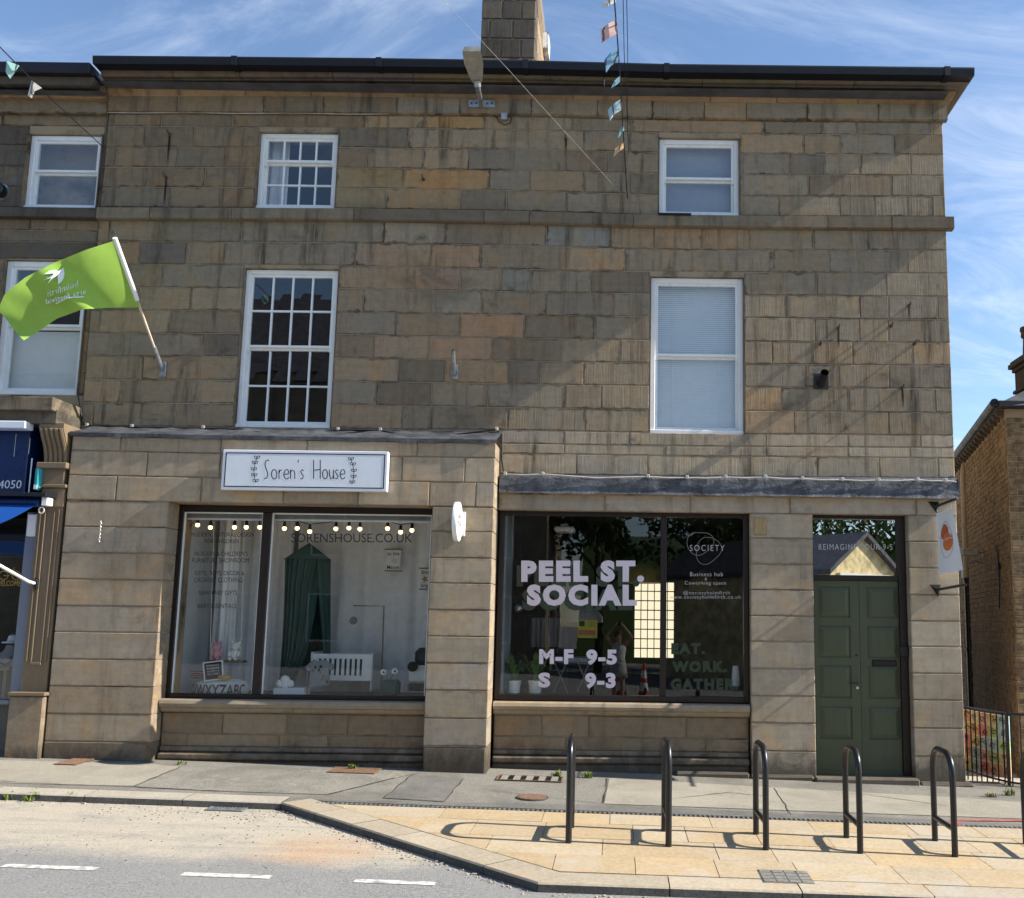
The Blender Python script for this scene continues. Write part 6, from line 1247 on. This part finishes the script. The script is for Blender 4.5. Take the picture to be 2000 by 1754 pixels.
# bed canopy
fabric('canopy_green', (.095, .185, .16)); fabric('canopy_dark', (.03, .06, .05)); ap = at(604, 1060, .62); rz_c = at(600, 1093, .62).z; rad = (at(647, 1093, .62).x - at(556, 1093, .62).x) / 2; cxc = at(601, 1093, .62).x; CN = thing('bed_canopy', (cxc, .62, zf), 'dark green fabric bed canopy hanging in the nursery window', 'canopy')
n = 40; MB().add([ap] + [Vector((cxc + rad * math.cos(2 * math.pi * i / n), .62 + rad * .8 * math.sin(2 * math.pi * i / n), rz_c)) for i in range(n)], [(0, 1 + i, 1 + (i + 1) % n) for i in range(n)]).build('cone_top', 'canopy_green', CN, smooth='all')
def hang(nm, Lx, Rx, y0, y1, Yd, folds, amp, ph):
    """gathered cloth: left and right edges given as photograph columns down its height"""
    vs = []; m_, lv = folds * 8, 14
    for j in range(lv + 1):
        v = j / lv; py = lerp(y0, y1, v); xl, xr = interp(Lx, v), interp(Rx, v)
        for i in range(m_ + 1):
            u = i / m_; bow = -.22 * math.sin(math.pi * u) * (1 - .5 * v); w_ = amp * (math.sin(u * folds * 6.283 + ph + .5 * math.sin(v * 3 + u * 4)) + .45 * math.sin(u * folds * 11.3 + 1.7))
            q = at(lerp(xl, xr, u), py, Yd); vs.append((q.x, Yd + bow + w_, q.z))
    MB().add(vs, [(j * (m_ + 1) + i, j * (m_ + 1) + i + 1, (j + 1) * (m_ + 1) + i + 1, (j + 1) * (m_ + 1) + i) for j in range(lv) for i in range(m_)]).build(nm, 'canopy_dark' if nm == 'back_drape' else 'canopy_green', CN, smooth='all')
hang('drape', [(0, 556), (.5, 552), (1, 546)], [(0, 638), (.2, 624), (.45, 616), (.75, 600), (1, 573)], 1092, 1338, .66, 7, .036, 0)
hang('drape', [(0, 620), (.3, 622), (1, 634)], [(0, 646), (1, 645)], 1092, 1282, .72, 3, .026, 1)
hang('back_drape', [(0, 558), (1, 560)], [(0, 644), (1, 640)], 1094, 1300, .95, 8, .015, 2)
MB().tube([ap, (ap.x, ap.y, zc)], .004, 5).build('cord', 'white', CN)
# cot, mobile and the small display things
def pb(px0, py0, px1, py1, Y, dep, b=.006): a, c_ = at(px0, py1, Y), at(px1, py0, Y); return MB().box(a.x, c_.x, Y, Y + dep, a.z, c_.z, b)
CT = thing('baby_cot', tuple(at(670, 1335, .5)), 'white slotted baby cot standing in the nursery window', 'cot')
a, c_ = at(608, 1329, .45), at(726, 1278, .45); MB().box(a.x, c_.x, .45, .47, a.z, c_.z, .004).build('side', 'white', CT); MB().box(a.x, c_.x, .95, .97, a.z, c_.z, .004).build('side', 'white', CT); MB().box(a.x - .02, a.x, .44, .98, a.z - .12, c_.z + .02, .01).build('end', 'white', CT); MB().box(c_.x, c_.x + .02, .44, .98, a.z - .12, c_.z + .02, .01).build('end', 'white', CT)
for i in range(9): xx = lerp(a.x, c_.x, (i + 1.5) / 11.5); MB().box(xx - .013, xx + .013, .446, .4495, lerp(a.z, c_.z, .2), lerp(a.z, c_.z, .82), .001).build('slot', 'vinyl_grey', CT)
MB().tube([at(745, 1335, .7), at(750, 1184, .7), at(690, 1183, .7)], .008, 8).build('mobile_arm', 'timber_trim', CT); MB().tube([at(690, 1183, .7), at(690, 1203, .7)], .002, 4).build('mobile_string', 'white', CT); MB().ball(at(690, 1212, .7), .05, seg=12, rings=8).build('mobile_balloon', 'room_grey', CT, smooth='all')
TS = thing('baby_shirt', tuple(at(626, 1342, .2)), 'grey patterned baby T-shirt on a wooden hanger stand in front of the cot', 'shirt')
pts = [(612, 1288), (622, 1292), (632, 1288), (653, 1300), (648, 1310), (641, 1306), (643, 1338), (605, 1342), (606, 1308), (600, 1312), (597, 1302)]; MB().prism([at(x, y, .2) for x, y in pts], (0, .03, 0)).build('cloth', 'room_grey', TS); rs = random.Random(2)
for k in range(9): x, y = rs.uniform(608, 640), rs.uniform(1296, 1334); MB().ball(at(x, y, .199), .014, .003, .02, 8, 6).build('print', rs.choice(['vinyl_grey', 'canopy_green', 'timber_trim', 'ink']), TS)
MB().tube([at(600, 1358, .22), at(600, 1300, .22), at(645, 1300, .22)], .007, 6).build('stand', 'timber_trim', TS)
CLD = thing('cloud_lamp', tuple(at(557, 1345, .25)), 'white cloud shaped lamp on a small pale block', 'lamp'); m_ = MB()
for x, y, r in ((547, 1335, .045), (557, 1329, .06), (567, 1335, .045), (557, 1337, .05)): m_.ball(at(x, y, .25), r, r * .7, r, 12, 8)
m_.build('shade', 'white', CLD, smooth='all', kind='stuff'); pb(533, 1345, 594, 1358, .15, .25).build('block', 'curtain', CLD)
BK = thing('flower_tub', tuple(at(759, 1358, .2)), 'green tub with two white daisy heads in the nursery window', 'toy'); pb(741, 1329, 777, 1358, .18, .2, .03).build('tub', 'canopy_green', BK)
for x, y in ((749, 1313), (771, 1311)): MB().tube([at(760, 1332, .26), at(x, y, .24)], .005, 5).build('stem', 'weed', BK); h_ = MB().ball(at(x, y, .23), .038, .012, .038, 10, 6).build('petals', 'white', BK); MB().ball(at(x, y, .218), .014, .008, .014, 8, 6).build('centre', 'ink', h_)
CR = thing('toy_car', tuple(at(815, 1345, .45)), 'pale toy car with dark hood beside the right edge of the nursery window', 'toy'); pb(797, 1300, 845, 1335, .4, .35, .03).build('body', 'curtain', CR); pb(808, 1266, 845, 1300, .45, .25, .05).build('hood', 'vinyl_grey', CR); MB().lathe([(.06, -.02), (.06, .02)], at(806, 1302, .38), 14, 'Y').build('wheel', 'black', CR); pb(795, 1336, 845, 1350, .42, .3, .02).build('base', 'black', CR)
def poster(x0, y0, x1, y1, label, lines, Y=1.0):
    o = thing('wall_print', tuple(at((x0 + x1) / 2, y1, Y)), label, 'poster'); pb(x0, y0, x1, y1, Y, .01, .002).build('sheet', 'curtain', o)
    for yy in (y0 - 2, y1): pb(x0 - 2, yy, x1 + 3, yy + 2, Y - .008, .012, .002).build('rail', 'timber_trim', o)
    for s, b in lines: text(s, b, Y - .002, 'ink', o, offset=.01)
    return o
po = poster(753, 1074, 783, 1114, 'framed print reading to the Moon with a pink rocket', (('to the', (756, 1077, 780, 1085)), ('Moon', (756, 1104, 779, 1112)))); MB().prism([at(*q, .998) for q in ((768, 1089), (776, 1094), (774, 1101), (763, 1098))], (0, -.002, 0)).build('rocket', 'vinyl_pink', po)
po = poster(820, 1111, 845, 1150, 'print reading Shine bright at the right end of the nursery window', (('Shine', (823, 1114, 842, 1121)), ('bright', (823, 1140, 843, 1149)))); MB().prism([at(830 + (8 if k % 2 else 3.5) * math.cos(k * .628), 1131 + (8 if k % 2 else 3.5) * math.sin(k * .628), .998) for k in range(10)], (0, -.002, 0)).build('star', 'gold', po)
SWG = thing('hanging_swing', tuple(at(445, 1295, .35)), 'small wooden swing on white ropes behind the window lettering', 'swing'); pb(406, 1290, 474, 1294, .3, .15).build('seat', 'timber_trim', SWG)
for x in (410, 470): MB().tube([at(x, 1290, .37), at(x + 8, 1015, .37)], .005, 5).build('rope', 'white', SWG)
LBD = thing('letter_board', tuple(at(416, 1332, .2)), 'black letter board in a pale frame leaning in the nursery window', 'sign'); A4 = [at(395.5, 1294, .2), at(435, 1289, .2), at(437, 1327, .16), at(399, 1331, .16)]; MB().prism(A4, (0, .02, 0)).build('frame', 'curtain', LBD)
lb_ = lambda u, v: A4[3].lerp(A4[2], u).lerp(A4[0].lerp(A4[1], u), v) + Vector((0, -.004, 0)); MB().add([lb_(.07, .07), lb_(.93, .07), lb_(.93, .93), lb_(.07, .93)], [(0, 1, 2, 3)]).build('felt', 'black', LBD)
for k, (s, m2) in enumerate((('ENTRANCE', 'white'), ('INSIDE', 'white'), ('SOCIETY &', 'vinyl_pink'), ('PEEL STREET', 'vinyl_pink'))): text(s, None, 0, m2, LBD, fn=lambda u, v, k=k: lb_(lerp(.2, .82, u), .74 - k * .15 + .09 * v) + Vector((0, -.003, 0)))
rd_ = thing('red_basket', tuple(at(383, 1325, .3)), 'red wire basket behind the letter board', 'basket')
for k in range(4): c0 = at(386, 1312 + k * 4, .3); MB().tube([c0 + Vector(((.09 - k * .01) * math.cos(a_), .06 * math.sin(a_), 0)) for a_ in [i * .5236 for i in range(12)]], .006, 5, closed=True).build('wire', 'red_paint', rd_)
wb = thing('wooden_name_block', tuple(at(438, 1328, .18)), 'honey wooden letter blocks beside the letter board', 'toy'); pb(425, 1319, 450, 1328, .16, .03).build('block', 'gold', wb)
PF = thing('alphabet_pouf', tuple(at(432, 1356, .3)), 'white round floor cushion printed with large black alphabet letters', 'cushion'); cpf = at(433, 1345, .38); MB().lathe([(.24, -.09), (.31, -.06), (.335, 0), (.30, .07), (.20, .115), (0, .125)], cpf, 32, sy=.75).build('cushion', 'white', PF, smooth='all')
text('UVWXYZABC', None, 0, 'ink', PF, offset=.012, fn=lambda u, v: Vector((cpf.x + .345 * math.sin(lerp(-1.15, 1.15, u)), cpf.y - .262 * math.cos(lerp(-1.15, 1.15, u)), cpf.z - .075 + .14 * v)))
def plush(px, py, mat, label, tilt=0):
    c0 = at(px, py, .36); o = thing('plush_toy', (c0.x, c0.y, c0.z), label, 'toy', 'plush toys on the little swing'); k = .9
    MB().ball(c0 + Vector((0, 0, .075 * k)), .062 * k, .055 * k, .078 * k, 14, 10).build('body', mat, o, smooth='all'); h_ = c0 + Vector((tilt, -.01, .185 * k)); MB().ball(h_, .062 * k, .056 * k, .056 * k, 14, 10).build('head', mat, o, smooth='all')
    for s in (-1, 1):
        MB().ball(h_ + Vector((s * .045 * k, 0, .048 * k)), .024 * k, .012, .024 * k, 10, 8).build('ear', mat, o, smooth='all'); MB().ball(c0 + Vector((s * .062 * k, -.03, .085 * k)), .022 * k, .02 * k, .045 * k, 10, 8).build('arm', mat, o, smooth='all'); MB().ball(c0 + Vector((s * .04 * k, -.055, .022 * k)), .026 * k, .05 * k, .024 * k, 10, 8).build('leg', mat, o, smooth='all'); MB().ball(h_ + Vector((s * .022, -.052 * k, .006)), .005, .004, .005, 6, 5).build('eye', 'ink', o)
plush(423, 1290, 'plush_pink', 'pink plush toy sitting on the little swing'); plush(458, 1290, 'white', 'cream plush toy sitting on the little swing', .012)
# ------------------------------------------------------------------ inside the cafe
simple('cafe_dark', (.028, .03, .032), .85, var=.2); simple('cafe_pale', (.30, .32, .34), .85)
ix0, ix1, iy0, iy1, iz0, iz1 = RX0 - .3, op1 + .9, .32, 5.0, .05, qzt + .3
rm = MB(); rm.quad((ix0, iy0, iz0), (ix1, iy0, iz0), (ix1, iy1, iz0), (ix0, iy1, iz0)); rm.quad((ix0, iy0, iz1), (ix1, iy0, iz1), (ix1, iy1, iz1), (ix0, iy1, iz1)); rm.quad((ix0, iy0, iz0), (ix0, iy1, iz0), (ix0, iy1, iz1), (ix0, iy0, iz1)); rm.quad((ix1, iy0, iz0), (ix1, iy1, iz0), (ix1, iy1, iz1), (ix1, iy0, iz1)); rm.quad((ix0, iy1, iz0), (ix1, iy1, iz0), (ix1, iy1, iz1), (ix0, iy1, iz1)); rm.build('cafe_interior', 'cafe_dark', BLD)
MB().box(RX0 + .06, RX0 + .09, .15, .9, qzb, qzt).build('side_lining', 'cafe_pale', BLD); MB().box(RX0, op1, .15, .55, qzb - .05, qzb + .02).build('window_board', 'cafe_dark', BLD)
t = NT('daylight_pane'); t.pbr((.8, .78, .7), .6, 0, None, .3, (1.0, .84, .60), .62)
a, c_ = at(1238, 1285, 4.6), at(1317, 1137, 4.6); BW = MB().box(a.x - .03, c_.x + .03, 4.62, 4.68, a.z - .03, c_.z + .03).build('back_window', 'frame_dark', BLD, label='bright many paned back window seen through the cafe')
nx, nz = 6, 8
for i in range(nx):
    for j in range(nz): MB().box(lerp(a.x, c_.x, (i + .07) / nx), lerp(a.x, c_.x, (i + .93) / nx), 4.60, 4.62, lerp(a.z, c_.z, (j + .06) / nz), lerp(a.z, c_.z, (j + .94) / nz)).build('pane', 'daylight_pane', BW)
leafm('house_plant', (.03, .09, .02), (.10, .20, .05))
def plant(px, py, label, seed, sp=.3):
    rs = random.Random(seed); p = at(px, py, .36); o = thing('potted_plant', tuple(p), label, 'plant', 'potted plants in the cafe window'); MB().lathe([(.055, 0), (.07, .005), (.082, .12), (.087, .125), (.087, .15), (.07, .15), (.065, .12)], p, 16).build('pot', 'white', o, smooth=30); lf = MB()
    for i in range(26):
        a_ = rs.uniform(0, 6.28); l = rs.uniform(.22, .42); b0 = p + Vector((0, 0, .14)); tip = b0 + Vector((math.cos(a_) * sp * rs.uniform(.4, 1.1), math.sin(a_) * sp * .7, l * rs.uniform(.5, 1.1))); mid = b0.lerp(tip, .55) + Vector((0, 0, .08)); sd_ = (tip - b0).cross(Vector((0, 0, 1))).normalized() * rs.uniform(.015, .035); lf.add([b0, mid + sd_, tip - Vector((0, 0, .05)), mid - sd_], [(0, 1, 2, 3)])
    lf.build('leaves', 'house_plant', o, kind='stuff')
plant(1003, 1354, 'leafy plant in a white pot, left one in the cafe window', 1); plant(1045, 1354, 'leafy plant in a white pot, right one beside the letter S', 2)
vz = thing('dark_vase', tuple(at(978, 1354, .36)), 'dark glazed vase in the left corner of the cafe window', 'vase'); MB().lathe([(.07, 0), (.12, .06), (.13, .18), (.07, .28), (.05, .32), (.07, .35)], at(978, 1354, .36), 16).build('body', 'canopy_green', vz, smooth=30)
vz = thing('white_carafe', tuple(at(1437, 1340, .40)), 'tall white carafe on the right of the cafe window', 'vase'); MB().lathe([(.05, 0), (.055, .02), (.04, .22), (.03, .24)], at(1437, 1340, .40), 14).build('body', 'white', vz, smooth=30)
def pendant(px, py, Y, r, mat, label, kind='dome'):
    p = at(px, py, Y); o = thing('pendant_lamp', (p.x, p.y, p.z), label, 'lamp')
    if kind == 'dome': MB().lathe([(r, -.02), (r * .97, .06), (r * .75, .16), (r * .35, .24), (.03, .26)], p, 24).build('shade', mat, o, smooth=40)
    else: MB().ball(p, r, seg=16, rings=12).build('shade', mat, o, smooth='all')
    MB().tube([p + Vector((0, 0, .1)), (p.x, p.y, iz1)], .006, 5).build('flex', 'cable', o)
pendant(1138, 1213, 3.0, .30, 'vinyl_pink', 'pale pink pendant shade deep in the cafe behind the lettering'); pendant(1258, 1136, 2.6, .30, 'gold', 'ochre dome pendant in front of the bright back window'); pendant(1013, 1188, .7, .055, 'steel', 'small clear globe bulb hanging at the left of the cafe window', 'ball'); pendant(1375, 1150, 2.4, .22, 'timber_trim', 'dim brown pendant behind the coworking lettering')
fabric('dress_white', (.40, .42, .44)); rk = thing('clothes_rail', tuple(at(1060, 1330, 1.6)), 'clothes rail with two pale dresses standing in the dim cafe', 'clothes rail'); MB().tube([at(1025, 1345, 1.6), at(1027, 1203, 1.6), at(1105, 1203, 1.6), at(1107, 1345, 1.6)], .012, 6).build('rail', 'black_metal', rk)
for x in (1050, 1082): drape('dress', 'dress_white', rk, at(x - 15, 1262, 1.6).x, at(x + 15, 1262, 1.6).x, at(x, 1264, 1.6).z, at(x, 1207, 1.6).z, 1.6, 3, .05, seed=x)
yn = thing('yellow_notice', tuple(at(1147, 1245, 1.2)), 'yellow parking style notice hanging inside the cafe', 'sign'); simple('yellow', (.45, .42, .06), .6); pb(1128, 1211, 1167, 1246, 1.2, .01, .002).build('sheet', 'yellow', yn); pb(1131, 1213, 1142, 1223, 1.195, .004, .001).build('print', 'ink', yn); pb(1150, 1214, 1164, 1224, 1.195, .004, .001).build('print', 'gold', yn); pb(1130, 1231, 1163, 1240, 1.195, .004, .001).build('print', 'red_paint', yn)
ac = thing('ceiling_projector', tuple(at(1101, 1035, 1.0)), 'white projector under the cafe ceiling', 'projector'); pb(1082, 1028, 1122, 1037, .9, .35, .02).build('case', 'curtain', ac); pb(1094, 1024, 1110, 1028, 1.0, .2).build('mount', 'curtain', ac)
tb = thing('trestle_table', tuple(at(1105, 1352, 1.3)), 'dark trestle table with crossed legs inside the cafe', 'table'); a, c_ = at(1075, 1290, 1.3), at(1155, 1284, 1.3); MB().box(a.x, c_.x, 1.0, 1.7, a.z, c_.z).build('top', 'cafe_pale', tb)
for x0_, x1_ in ((1082, 1108), (1108, 1082), (1128, 1152), (1152, 1128)): MB().tube([at(x0_, 1291, 1.3), at(x1_, 1352, 1.3)], .010, 6).build('leg', 'galv', tb)

# ------------------------------------------------------------------ across the street (seen reflected in the glass)
def mirror(px, py, dist): p = at(px, py, dist); return Vector((p.x, -p.y, p.z))
OP = thing('opposite_terrace', (-11, -24, -.6), 'long stone terrace with slate roof reflected in the left upper windows', 'building'); simple('opp_wall', (.20, .165, .12), .9, var=.35, sc=2)
MB().box(-24, -2.6, -33, -24, -1, 10.6).build('wall', 'opp_wall', OP); MB().prism([(-24.3, -23.7, 10.6), (-24.3, -28.5, 15.2), (-24.3, -33.3, 10.6)], (22, 0, 0)).build('roof', 'slate', OP)
for k in range(7):
    for z in (1.0, 4.0, 6.8): f_ = MB().box(-23 + k * 3, -21.8 + k * 3, -24, -23.96, z, z + 1.7).build('window', 'white_paint', OP); MB().box(-22.93 + k * 3, -21.87 + k * 3, -23.96, -23.95, z + .07, z + 1.63).build('pane', 'room_dark', f_)
gA, gL, gR = mirror(1688, 1047, 20), mirror(1590, 1110, 20), mirror(1765, 1110, 20); gw = (gR.x - gL.x) / 2; GH = thing('gabled_stone_shed', (gA.x, gA.y, -.5), 'small sunlit gabled stone building with slate roof reflected above the door', 'building'); GH.rotation_euler.z = 0
simple('gable_stone', (.62, .51, .28), .9, var=.4, sc=3, bump=.4)
def rotp(x, y, z, a=math.radians(-38)): return (gA.x + x * math.cos(a) - y * math.sin(a), gA.y + x * math.sin(a) + y * math.cos(a), z)
zA_, zE_ = gA.z, gL.z; W_ = gw * 1.12
def prism_r(pts, y0, y1): n = len(pts); return MB().add([rotp(x, y0, z) for x, z in pts] + [rotp(x, y1, z) for x, z in pts], [tuple(range(n)), tuple(range(n, 2 * n))[::-1]] + [(i, (i + 1) % n, n + (i + 1) % n, n + i) for i in range(n)])
prism_r([(-W_, -1), (W_, -1), (W_, zE_), (0, zA_), (-W_, zE_)], -8, 0).build('wall', 'gable_stone', GH)
for s in (-1, 1): prism_r([(s * (W_ + .25), zE_ - .22), (0, zA_ + .02), (0, zA_ + .16), (s * (W_ + .25), zE_ - .06)], -8.2, .22).build('roof_slope', 'slate', GH)
prism_r([(-W_ * .8, zE_ - .35), (W_ * .8, zE_ - .35), (W_ * .8, zE_ - .15), (-W_ * .8, zE_ - .15)], 0.005, .14).build('lintel', 'curtain', GH)
leafm('tree_leaf', (.020, .045, .010), (.070, .115, .022)); simple('bark', (.06, .045, .032), .9, var=.4)
def tree(x, y, h, r, label, seed, nl=2600):
    rs = random.Random(seed); o = thing('street_tree', (x, y, -.6), label, 'tree', 'trees across the street'); tr = MB(); tr.tube([(x, y, -1), (x + .1, y, h * .25), (x - .05, y + .1, h * .5), (x, y, h * .8)], [r * .07, r * .055, r * .04, r * .015], 8)
    tr.build('trunk', 'bark', o, smooth=True)
    for k in range(5): a_ = k * 1.3 + seed; z = h * rs.uniform(.3, .6); MB().tube([(x, y, z), (x + math.cos(a_) * r * .5, y + math.sin(a_) * r * .5, z + h * .15), (x + math.cos(a_) * r * .8, y + math.sin(a_) * r * .8, z + h * .22)], [r * .03, r * .02, r * .008], 6).build('limb', 'bark', o)
    cl = [(rs.gauss(0, .42) * r, rs.gauss(0, .42) * r, h * (.52 + .40 * rs.random()), rs.uniform(.22, .40) * r) for _ in range(22)]; lf = MB(); 
    for i in range(nl):
        c = rs.choice(cl); v = Vector((rs.gauss(0, 1), rs.gauss(0, 1), rs.gauss(0, .8))); v = v.normalized() * c[3] * rs.uniform(.5, 1.05); p = Vector((x + c[0], y + c[1], c[2])) + v; u = Vector((rs.gauss(0, 1), rs.gauss(0, 1), rs.gauss(0, 1))).normalized(); w_ = u.cross(Vector((rs.gauss(0, 1), rs.gauss(0, 1), rs.gauss(0, 1)))).normalized(); s = rs.uniform(.10, .22); lf.add([p - u * s, p + w_ * s * .5, p + u * s, p - w_ * s * .5], [(0, 1, 2, 3)])
    lf.build('crown', 'tree_leaf', o, kind='stuff')
for i, (x, y, h, r) in enumerate(((-.8, -27, 7.5, 2.6), (3.6, -29, 8.5, 3.2), (8.0, -31, 9.2, 3.6), (12.5, -30, 8.5, 3.2), (17.5, -31, 9, 3.6), (5.5, -34, 10.5, 3.5), (14.8, -23, 6.0, 2.2))): tree(x, y, h, r, ('small broad tree reflected in the left half of the cafe window', 'dark tree reflected behind the coworking lettering', 'tall dark tree rising behind the gabled shed', 'broad tree right of the gabled shed', 'outermost tree at the right end of the row', 'tallest tree at the back of the row', 'low bushy tree standing nearest the street')[i], 30 + i)
bk_ = thing('wooded_bank', (6, -38, -1), 'dark wooded bank rising behind the trees', 'bank'); MB().add([(-2, -36, -1), (40, -36, -1), (40, -44, 6), (-2, -44, 6), (-2, -60, 8), (40, -60, 8)], [(0, 1, 2, 3), (3, 2, 5, 4)]).build('slope', 'tree_leaf', bk_)
# photographer holding a phone up, and two cones
skin = simple('skin', (.50, .31, .22), .55, var=.06); simple('hair', (.045, .028, .018), .6); simple('top_white', (.66, .66, .65), .8); simple('skirt', (.42, .41, .38), .85); simple('cone_red', (.62, .06, .025), .5)
def person():
    gx_, gy_ = .02, -12.16; g0 = rz2(gx_, gy_); o = thing('person', (gx_, gy_, g0), 'person in white top and pale skirt holding up a phone, reflected in cafe window', 'person')
    V = []; E = []; Rr = []
    def v(x, y, z, r, par=None):
        V.append((gx_ + x, gy_ + y, g0 + z)); Rr.append(r); i = len(V) - 1
        if par is not None: E.append((par, i))
        return i
    pel = v(0, 0, .92, .135); wai = v(0, .01, 1.07, .115, pel); che = v(0, .0, 1.24, .135, wai); shl = v(0, 0, 1.38, .09, che); nk = v(0, .01, 1.44, .052, shl); hd0 = v(0, .02, 1.52, .075, nk); hd1 = v(0, .02, 1.62, .088, hd0); v(0, .01, 1.69, .05, hd1)
    for s in (-1, 1):
        hip = v(s * .085, 0, .86, .10, pel); kn = v(s * .10, .01, .48, .058, hip); cf = v(s * .10, -.015, .34, .056, kn); an = v(s * .10, -.02, .09, .036, cf); v(s * .11, .10, .035, .035, an)
        sh = v(s * .15, 0, 1.385, .062, shl); el = v(s * .30, .08, 1.58, .044, sh); wr = v(s * .10, .27, 1.79 + .05, .028, el); pm = v(s * .075, .30, 1.86, .032, wr)
    me = bpy.data.meshes.new('body'); off = Vector(o.location); me.from_pydata([tuple(Vector(p) - off) for p in V], E, []); b = bpy.data.objects.new('body', me); COL.objects.link(b); b.parent = o; me.materials.append(MAT['skin'])
    b.modifiers.new('skin', 'SKIN'); sv_ = me.skin_vertices[0].data
    for i, r in enumerate(Rr): sv_[i].radius = (r, r)
    sv_[0].use_root = True; m2 = b.modifiers.new('sub', 'SUBSURF'); m2.levels = 2; m2.render_levels = 2; b.modifiers['skin'].use_smooth_shade = True
    for s in (-1, 1):
        for k in range(4): MB().tube([(gx_ + s * .075, gy_ + .31, g0 + 1.85 + k * .018), (gx_ + s * .055, gy_ + .335, g0 + 1.85 + k * .019), (gx_ + s * .03, gy_ + .33, g0 + 1.85 + k * .019)], [.009, .0085, .007], 6).build('finger', 'skin', o, smooth=True)
        MB().tube([(gx_ + s * .08, gy_ + .29, g0 + 1.84), (gx_ + s * .06, gy_ + .285, g0 + 1.865), (gx_ + s * .04, gy_ + .29, g0 + 1.88)], [.011, .010, .008], 6).build('thumb', 'skin', o, smooth=True)
    MB().lathe([(.165, .98), (.150, 1.07), (.165, 1.22), (.175, 1.33), (.14, 1.40), (.10, 1.42)], (gx_, gy_, g0), 20, sy=.82).build('top', 'top_white', o, smooth='all'); MB().lathe([(.225, .62), (.205, .78), (.18, .93), (.158, 1.02)], (gx_, gy_, g0), 22, sy=.8).build('skirt', 'skirt', o, smooth='all')
    MB().ball((gx_, gy_ - .02, g0 + 1.62), .105, .108, .115, 16, 12).build('hair', 'hair', o, smooth='all'); MB().ball((gx_, gy_ + .105, g0 + 1.575), .014, .02, .018, 8, 6).build('nose', 'skin', o, smooth='all')
    for s in (-1, 1): MB().ball((gx_ + s * .034, gy_ + .098, g0 + 1.605), .012, .008, .008, 8, 6).build('eye', 'ink', o)
    MB().ball((gx_, gy_ + .10, g0 + 1.54), .024, .010, .007, 8, 6).build('mouth', 'terracotta', o)
    ph = thing('phone', (gx_, gy_ + .32, g0 + 1.83), 'dark phone held up by the person reflected in the window', 'phone'); MB().box(gx_ - .075, gx_ + .075, gy_ + .315, gy_ + .323, g0 + 1.845, g0 + 1.92, .003).build('body', 'black', ph)
person()
def cone(X, Y, label):
    z = rz2(X, Y); o = thing('traffic_cone', (X, Y, z), label, 'cone', 'traffic cones behind the photographer'); MB().box(X - .22, X + .22, Y - .22, Y + .22, z, z + .05, .02).build('base', 'cone_red', o)
    f = lambda h: lerp(.16, .03, h / .95)
    for h0_, h1_, mt in ((.05, .30, 'cone_red'), (.301, .50, 'white'), (.501, .60, 'cone_red'), (.601, .78, 'white'), (.781, .97, 'cone_red')): MB().lathe([(f(h0_), h0_), (f(h1_), h1_)], (X, Y, z), 18).build('band', mt, o, smooth=40)
for px, lab in ((1213.5, 'traffic cone reflected beside the person in the cafe window'), (1257.5, 'traffic cone reflected under the bright back window')): q = mirror(px, 1350, 12.6); cone(q.x, -12.6, lab)
